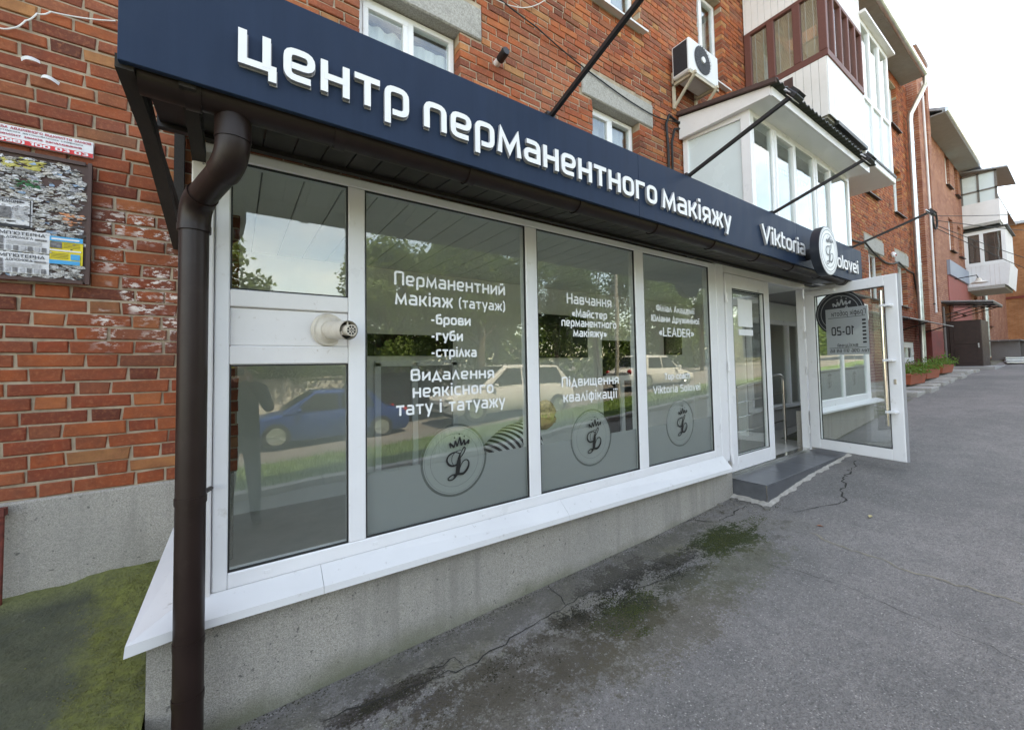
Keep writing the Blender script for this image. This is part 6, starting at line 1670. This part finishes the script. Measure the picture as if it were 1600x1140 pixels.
# the photographer, seen only as a reflection
pb = thing('person', (.06, -2.80, -1.585), 'person in dark clothes holding up a phone, reflected in the left pane', 'person')
bx, by = .06, -2.80
sg = [(bx, by, -.66), (bx, by, -.40), (bx, by, -.17), (bx, by+.01, -.06), (bx, by+.02, .0),
      (bx-.18, by, -.19), (bx-.24, by+.08, -.42), (bx-.11, by+.33, -.10), (bx+.18, by, -.19), (bx+.24, by+.08, -.42), (bx+.07, by+.33, -.10),
      (bx-.09, by, -.76), (bx-.10, by+.02, -1.14), (bx-.11, by-.02, -1.52), (bx+.09, by, -.76), (bx+.11, by+.03, -1.14), (bx+.13, by-.02, -1.52), (bx-.12, by+.13, -1.545), (bx+.15, by+.13, -1.545)]
ed = [(0, 1), (1, 2), (2, 3), (3, 4), (2, 5), (5, 6), (6, 7), (2, 8), (8, 9), (9, 10), (0, 11), (11, 12), (12, 13), (13, 17), (0, 14), (14, 15), (15, 16), (16, 18)]
rd = [(.16, .12), (.15, .11), (.16, .11), .06, .055, .07, .052, .035, .07, .052, .035, .09, .065, .045, .09, .065, .045, .04, .04]
mb = skin_body(sg, rd, ed)
for f_ in range(len(mb.f)):
    c = sum((Vector(mb.v[i]) for i in mb.f[f_]), Vector())/len(mb.f[f_])
    mb.m[f_] = 3 if c.z < -.68 else (1 if c.z > -.09 and abs(c.x-bx) < .08 and c.y < by+.1 else 0)
head(mb, (bx-.01, by+.04, .105), (0, 1, 0), 1.0, 1, True, M_HAIRD, pb)
fingers(mb, (bx-.11, by+.33, -.10), (.2, .1, 1), (.8, .4, 0), .8); fingers(mb, (bx+.07, by+.33, -.10), (-.2, .1, 1), (-.8, .4, 0), .8)
mb.build('body', [M_CLOTHD, M_SKIN, M_INK, M_TROUSER], pb, smooth='all')
tag(MB().box(-.075, .075, -2.412, -2.402, -.035, .035).build('phone', M_BLACK, bevel=.004), 'black phone held up by the person in dark clothes', 'phone')

# ------------------------------------------------------------------ across the pavement (mirrored in the panes)
def tree_mesh(seed, h, rx, rz, nl, ls, base):
    q = random.Random(seed); t = MB(); t.tube([(0, 0, -.2), (.05, .03, base), (.0, .1, base+h*.25), (.1, .0, base+h*.55)], [.17, .13, .09, .03], 9)
    cl = []
    for k in range(26):
        a = q.uniform(0, 6.28); rr_ = rx*math.sqrt(q.random())*.85; z = base+h*q.uniform(.05, .95); f = math.sin(math.pi*min(.95, max(.12, (z-base)/h)))**.6
        c = Vector((rr_*f*math.cos(a), rr_*f*math.sin(a), z)); cl.append((c, q.uniform(.45, .95)*rz)); s_ = Vector((0, .05, base+(z-base)*.35)); t.tube([s_, s_.lerp(c, .5)+Vector((0, 0, .15)), c], [.06, .04, .015], 6)
    cr = MB()
    for i in range(nl):
        c, r_ = q.choice(cl); d = Vector((q.gauss(0, 1), q.gauss(0, 1), q.gauss(0, .8))).normalized()*r_*(q.random()**.4)
        p = c+d; u = Vector((q.gauss(0, 1), q.gauss(0, 1), q.gauss(-.3, .7))).normalized(); s_ = u.cross(Vector((q.random(), q.random(), q.random()))).normalized(); l = ls*q.uniform(.6, 1.3)
        cr.add([p, p+u*l*.5+s_*l*.3, p+u*l, p+u*l*.5-s_*l*.3], [(0, 1, 2, 3)])
    return t, cr
protos = []
for sd_, h_, rx_, rz_, base_, mm in ((1, 4.6, 2.0, 1.0, 1.6, M_LEAFT), (2, 6.0, 2.6, 1.2, 2.0, M_LEAFD), (3, 3.4, 2.2, 1.0, .9, M_LEAFT)):
    t, cr = tree_mesh(sd_, h_, rx_, rz_, 15000, .15, base_)
    o = thing('garden_tree', (0, 0, 0), 'x', 'tree', 'trees across the pavement'); t.build('trunk', M_BARK, o, smooth='all'); cr.build('crown', mm, o); protos.append(o)
TREES = [(-1.2, -12.5, 0, 1.05), (4.4, -12.0, 0, 1.0), (7.4, -10.8, 0, 1.25), (10.2, -14.5, 1, .9), (6.0, -16.0, 1, .85), (12.0, -12.0, 1, .8), (16, -13.5, 1, 1.0), (21, -13, 0, 1.1), (27, -14, 1, 1.1), (34, -13, 1, 1.1), (2.0, -17.0, 2, .9), (-6, -17, 1, .8), (9.5, -18, 1, 1.0), (42, -15, 1, 1.2)]
used = set()
for i, (x, y, k, s_) in enumerate(TREES):
    o = protos[k] if k not in used else copy_thing(protos[k]); used.add(k)
    o.location = (x, y, gz(x, y)); o.scale = (s_, s_, s_); o.rotation_euler = (0, 0, i*1.7)
    o['label'] = '%s garden tree mirrored in the shop glass, %s' % (('bright green', 'dark green', 'low spreading green')[k], 'first second third fourth fifth sixth seventh eighth ninth tenth eleventh twelfth thirteenth fourteenth'.split()[i]+' from the left')
hg = MB(); q = random.Random(8)
for i in range(52000):
    x = q.uniform(-14, 70); y = -19.5+q.gauss(0, .9); z = gx(x)-.5+q.random()**.9*(4.3+.8*math.sin(x*.7)+.6*math.sin(x*1.9))
    p = Vector((x, y, z)); u = Vector((q.gauss(0, 1), q.gauss(0, 1), q.gauss(0, 1))).normalized(); s2 = u.cross(Vector((0.3, .5, .8))).normalized(); l = q.uniform(.22, .50)
    hg.add([p, p+u*l*.5+s2*l*.35, p+u*l, p+u*l*.5-s2*l*.35], [(0, 1, 2, 3)])
tag(hg.build('distant_shrubbery', M_LEAFT), 'dense green shrubs far behind the parked cars', 'shrubs', kind='stuff')
gw = thing('garden_wall', (2, -16, -1.9), 'long white garden wall behind the parked cars, mirrored in the glass', 'wall')
MB().box(-10, 5.5, -16.2, -16.0, -2.4, -.35).build('wall', M_GARDWALL, gw); MB().box(-10.05, 5.55, -16.25, -15.95, -.35, -.28).build('coping', M_CONC, gw)
gb = MB(); q = random.Random(9)
for i in range(9000):
    x = q.uniform(-5, 14); y = q.uniform(-7.9, -4.05); h = q.uniform(.05, .20); a = q.uniform(0, 6.28); z = gz(x, y)+.012; d = Vector((math.cos(a), math.sin(a), 0))*.008; ln = Vector((q.gauss(0, .04), q.gauss(0, .04), h))
    p = Vector((x, y, z)); gb.add([p-d, p+d, p+ln], [(0, 1, 2)])
tag(gb.build('grass', M_BLADE), 'long green grass on the verge before the parked cars', 'grass', kind='stuff')

def car(name, label, paint, loc, rot, L_=4.4, W_=1.78, H_=1.45, suv=False):
    t = thing(name, (0, 0, 0), label, 'car', 'cars parked across the pavement')
    hl_ = L_/2; b0 = .24 if suv else .18; bz = .95 if suv else .82
    def loft(stations, mi=0):
        m = MB(); n = None; vs = []; fs = []
        for (x, prof) in stations:
            n = len(prof)
            for (y, z) in prof: vs.append((x, y, z))
        for i in range(len(stations)-1):
            for k in range(n): fs.append((i*n+k, i*n+(k+1) % n, (i+1)*n+(k+1) % n, (i+1)*n+k))
        fs.append(tuple(range(n))[::-1]); fs.append(tuple((len(stations)-1)*n+k for k in range(n))); m.add(vs, fs, mi); return m
    w2 = W_/2
    def sec(wd, zt, zb_): return [(-wd*.90, zb_), (-wd, zb_+.14), (-wd, zt-.22), (-wd*.93, zt-.05), (-wd*.80, zt), (wd*.80, zt), (wd*.93, zt-.05), (wd, zt-.22), (wd, zb_+.14), (wd*.90, zb_)]
    st = [(-hl_, sec(w2*.80, bz*.86, b0+.12)), (-hl_+.12, sec(w2*.93, bz*.95, b0+.04)), (-hl_+.6, sec(w2, bz+.06, b0)), (-.2, sec(w2, bz+.06, b0)), (hl_*.45, sec(w2, bz+.02, b0)), (hl_-.55, sec(w2*.98, bz-.08, b0)), (hl_-.12, sec(w2*.90, bz-.20, b0+.04)), (hl_, sec(w2*.74, bz-.30, b0+.12))]
    loft(st).build('body', paint, t, smooth=True, bevel=0)
    def csec(wd, zt): return [(-w2*.92, bz), (-wd, zt-.06), (-wd*.86, zt), (wd*.86, zt), (wd, zt-.06), (w2*.92, bz)]
    rb = -hl_+.25 if suv else -hl_+.75
    cs = [(rb-.1, csec(w2*.88, bz+.08)), (rb+.35, csec(w2*.76, H_-.06)), (-.35, csec(w2*.77, H_)), (.35, csec(w2*.76, H_-.03)), (hl_*.52, csec(w2*.88, bz+.08))]
    loft(cs).build('cabin', paint, t, smooth=True)
    g = MB()
    for s_ in (1, -1):
        def sp(x, f): 
            y0, y1 = w2*.915, w2*.775; return (x, s_*(y0+(y1-y0)*f+.012), bz+.06+(H_-.12-bz)*f)
        g.add([sp(rb+.25, .05), sp(-.25, .05), sp(-.25, .92), sp(rb+.45, .90)], [(0, 1, 2, 3)]); g.add([sp(-.17, .05), sp(hl_*.40, .05), sp(.38, .90), sp(-.17, .92)], [(0, 1, 2, 3)])
    a, b = Vector((hl_*.50, 0, bz+.10)), Vector((.38, 0, H_-.05)); g.add([a+Vector((.03, -w2*.80, 0)), a+Vector((.03, w2*.80, 0)), b+Vector((.03, w2*.66, 0)), b+Vector((.03, -w2*.66, 0))], [(0, 1, 2, 3)])
    a, b = Vector((rb-.06, 0, bz+.12)), Vector((rb+.32, 0, H_-.09)); g.add([a+Vector((-.03, -w2*.78, 0)), a+Vector((-.03, w2*.78, 0)), b+Vector((-.03, w2*.64, 0)), b+Vector((-.03, -w2*.64, 0))], [(0, 1, 2, 3)])
    g.build('side_glass', M_CARGLASS, t)
    wr = .34 if suv else .31
    for x in (-hl_+.85, hl_-.85):
        for s_ in (1, -1):
            m = MB(); m.tube([(x, s_*(w2-.20), wr), (x, s_*(w2-.17), wr), (x, s_*(w2+.0), wr), (x, s_*(w2+.015), wr)], [wr*.92, wr, wr, wr*.9], 24); wh = m.build('wheel', M_TYRE, t, smooth=True)
            m = MB(); m.disc((x, s_*(w2+.018), wr), (1, 0, 0), (0, 0, 1), wr*.66, 24)
            for k in range(5):
                tt = k*1.2566; m.bar((x, s_*(w2+.024), wr), (x+wr*.62*math.cos(tt), s_*(w2+.024), wr+wr*.62*math.sin(tt)), .05, .012)
            m.build('rim', M_GALV, wh)
    for s_ in (1, -1):
        m = MB(); m.ell((hl_-.16, s_*w2*.70, bz-.26), .14, .16, .07, 12, 8); m.build('headlight', M_LAMPG, t, smooth=True)
        m = MB(); m.ell((-hl_+.08, s_*w2*.74, bz-.08), .07, .12, .09, 12, 8); m.build('tail_lamp', M_REDL, t, smooth=True)
        m = MB(); m.ell((hl_*.36, s_*(w2+.07), bz+.10), .07, .09, .06, 10, 8); m.build('mirror', paint, t, smooth=True)
    m = MB(); m.box(hl_-.03, hl_+.004, -.40, .40, b0+.16, b0+.30); m.build('grille', M_BLACK, t)
    t.location = loc; t.rotation_euler = (0, 0, rot); return t
def at(x, y): return (x, y, gz(x, y))
car('parked_car', 'low blue parked car mirrored in the lowest left pane', M_CARBLUE, at(2.1, -10.3), 3.16, 4.2, 1.75, 1.42)
car('parked_car', 'white parked estate car mirrored in the wide middle panes', M_CARWHITE, at(7.3, -9.2), 3.17, 4.75, 1.85, 1.68, True)
car('parked_car', 'black parked car mirrored behind the frosted emblem of the second pane', M_CARDARK, at(5.0, -12.0), 0.0, 4.6, 1.82, 1.62, True)
car('parked_car', 'white parked car mirrored in the glass by the doorway', M_CARWHITE, at(15.5, -9.6), 0.02, 4.4, 1.78, 1.46)
lp = thing('lamp_post', (12.2, -8.6, -2), 'grey lamp post with wires, mirrored in the balcony glass', 'lamp post')
mb = MB(); mb.tube([(12.2, -8.6, -2.1), (12.2, -8.6, 7.2)], [.09, .06], 12); mb.build('pole', M_CONC, lp, smooth=True)
mb = MB(); mb.tube([(12.2, -8.6, 7.1), (12.3, -8.2, 7.6), (12.6, -7.4, 7.7)], .03, 8); mb.build('arm', M_GALV, lp, smooth=True)
mb = MB(); mb.ell((12.7, -7.15, 7.68), .16, .30, .08, 14, 8); mb.build('lamp_head', M_GALV, lp, smooth=True)
for k in range(4): wire('street_wire', [(-30, -8.6-.15*k, 7.0+.3*k), (12.2, -8.6, 6.2+.25*k), (40, -8.9-.15*k, 7.2+.25*k)], .012, M_CABLE, 'thin street wire on the lamp post, mirrored in windows, %s of four' % ('lowest', 'second lowest', 'second highest', 'highest')[k], .5, group='street wires on the lamp post')

# ------------------------------------------------------------------ moss, cracks and leaves on the ground
def P(x, y, z=-1.5):
    v = _f+_R*((x-CX)/F_PX)-_U*((y-CY)/F_PX)
    for _ in range(6):
        t = (z-CAM.z)/v.z; p = CAM+v*t; z = gz(p.x, p.y)
    return p
def pxline(L_): return [(lambda p: (p.x, p.y))(P(*q)) for q in L_]
crack('crack', pxline([(640, 1075), (700, 1050), (727, 1042), (770, 1018), (800, 995), (845, 968), (885, 945), (920, 925), (970, 922), (1010, 915), (1055, 900), (1075, 878), (1090, 860)]), .0045, M_CRACK, .028, 1)
crack('crack', pxline([(640, 1075), (590, 1095), (540, 1110), (500, 1128)]), .004, M_CRACK, .025, 2)
crack('crack', pxline([(885, 945), (870, 925), (845, 910), (820, 920)]), .003, M_CRACK, .02, 3)
crack('crack', pxline([(727, 1042), (712, 1025), (690, 1040), (665, 1045)]), .0035, M_CRACK, .02, 4)
crack('crack', pxline([(1340, 720), (1325, 738), (1315, 768), (1316, 785)]), .009, M_CRACK, .05, 5)
crack('crack', pxline([(1316, 785), (1280, 792), (1240, 800)]), .005, M_CRACK, .03, 6)
crack('sandy_crack', pxline([(1260, 830), (1330, 858), (1400, 885), (1450, 900), (1530, 922), (1600, 945)]), .011, M_CRACKL, .05, 7)
crack('crack', pxline([(1200, 880), (1310, 910), (1370, 935), (1440, 970), (1500, 990), (1600, 1035)]), .0022, M_CRACK, .035, 8)
crack('crack', pxline([(1085, 812), (1120, 815), (1150, 800), (1165, 790)]), .007, M_CRACK, .04, 9)
crack('crack', pxline([(1060, 818), (1085, 812), (1080, 800)]), .004, M_CRACK, .03, 10)
q = random.Random(31)
patches = [((1130, 845), .26, .13, 1500, M_MOSS), ((985, 955), .20, .12, 1500, M_MOSS), ((960, 935), .22, .10, 700, M_MOSSD), ((1040, 900), .24, .08, 520, M_MOSSD), ((900, 965), .12, .07, 300, M_MOSSD), ((600, 1095), .16, .05, 420, M_MOSSD), ((640, 1070), .14, .05, 200, M_MOSSD), ((1180, 812), .14, .06, 200, M_MOSS), ((800, 1040), .30, .14, 260, M_MOSSD)]
mb1, mb2 = MB(), MB()
for (c, rx_, ry_, n, mm) in patches:
    pc_ = P(*c); tgt = mb1 if mm is M_MOSS else mb2
    cl = [(q.gauss(0, .55), q.gauss(0, .55)) for _ in range(26)]
    for i in range(n):
        u = q.choice(cl); x = pc_.x+(u[0]+q.gauss(0, .16))*rx_*1.1; y = pc_.y+(u[1]+q.gauss(0, .16))*ry_
        if y > -.08: continue
        s_ = q.uniform(.0018, .0055); h = s_*q.uniform(.35, .9); z = gz(x, y)+.001; a = q.uniform(0, 6.28)
        ring = [(x+s_*math.cos(a+k*1.2566)*q.uniform(.7, 1.3), y+s_*math.sin(a+k*1.2566)*q.uniform(.7, 1.3), z) for k in range(5)]
        tgt.add(ring+[(x, y, z+h)], [(k, (k+1) % 5, 5) for k in range(5)])
tag(mb1.build('moss', M_MOSS), 'green moss growing in the drip line of the asphalt', 'moss', kind='stuff')
tag(mb2.build('dark_moss', M_MOSSD), 'dried blackish moss along the cracked asphalt', 'moss', kind='stuff')
LV = [((1085, 794), 'pale dry leaf on the asphalt just below the doorstep', M_DEADLEAF, .030), ((972, 856), 'small reddish leaf on the asphalt close to the plinth', M_DEADLEAF2, .022), ((800, 926), 'tiny yellow leaf at the foot of the shop plinth', M_DEADLEAF, .022), ((1360, 807), 'yellow leaf lying alone on the asphalt before the open door', M_DEADLEAF, .045), ((1281, 822), 'orange brown leaf on the asphalt by the mossy patch', M_DEADLEAF2, .03)]
for c, lb, mm, s_ in LV:
    p = P(*c); a = q.uniform(0, 6.28); mb = MB(); d = Vector((math.cos(a), math.sin(a), 0)); e = Vector((-d.y, d.x, 0))
    mb.add([p+d*s_+Vector((0, 0, .004)), p+e*s_*.38+Vector((0, 0, .010)), p-d*s_*.9+Vector((0, 0, .005)), p-e*s_*.38+Vector((0, 0, .012)), p+Vector((0, 0, .004))], [(0, 1, 4), (1, 2, 4), (2, 3, 4), (3, 0, 4)])
    tag(mb.build('fallen_leaf', mm, origin=p), lb, 'leaf', 'leaves fallen on the asphalt')
q = random.Random(77)
rb_ = thing('broken_asphalt', P(1160, 792), 'loose chunks of broken asphalt at the corner of the doorstep', 'rubble')
for k in range(11):
    p = P(q.uniform(1120, 1200), q.uniform(778, 800)); 
    if p.x > SX0-.02 and p.y > SY0-.03: continue
    mb = MB(); s_ = q.uniform(.015, .045); n = 6; a = [(p.x+s_*q.uniform(.6, 1.2)*math.cos(t*1.047), p.y+s_*.7*q.uniform(.6, 1.2)*math.sin(t*1.047), p.z-.003) for t in range(n)]; mb.prism(a, (0, 0, s_*.45)); mb.build('chunk', M_ASPHALT, rb_)

q = random.Random(91)
grit = MB(); debris = MB(); tufts = MB()
def pebble(mb, x, y, z, s_):
    a = q.uniform(0, 6.28); k = q.uniform(.5, 1.0)
    ring = [(x+s_*math.cos(a+i*1.2566)*q.uniform(.7, 1.2), y+s_*k*math.sin(a+i*1.2566)*q.uniform(.7, 1.2), z-.001) for i in range(5)]
    mb.add(ring+[(x+s_*.2, y, z+s_*q.uniform(.5, .9))], [(i, (i+1) % 5, 5) for i in range(5)])
for i in range(2600):
    x = q.uniform(-.2, 7.5); y = -.45-abs(q.gauss(0, 1.0))
    if y < -2.3: continue
    pebble(grit, x, y, gz(x, y), q.uniform(.0012, .0035)*(1.8 if q.random() < .04 else 1))
for i in range(1500):
    x = q.uniform(-.2, 4.25); y = -.064-abs(q.gauss(0, .035))
    pebble(debris, x, y, gz(x, y), q.uniform(.0015, .006))
for i in range(260):
    x = 4.3+q.gauss(0, .12); y = q.uniform(-.5, -.07)
    if x > SX0-.02 and y > SY0-.03: continue
    pebble(debris, x, y, gz(x, y), q.uniform(.002, .009))
for i in range(9000):
    y = q.uniform(-.6, .99); x = -.29-abs(q.gauss(0, .13))-.10*max(0, y-.5)
    if x < -.85 or q.random() < .25+.3*math.sin(x*31+y*17): continue
    pebble(tufts, x, y, apz(x, y), q.uniform(.0015, .0055))
tag(grit.build('grit', M_CONC), 'fine pale grit strewn over the asphalt pavement', 'grit', kind='stuff')
tag(debris.build('debris', M_MOSSD), 'dark crumbs of dirt gathered along the foot of the plinth', 'debris', kind='stuff')
tag(tufts.build('moss', leafmat('bright_moss', (.10, .11, .022), (.18, .185, .045))), 'bright green moss cushions on the concrete left of the shop', 'moss', kind='stuff')
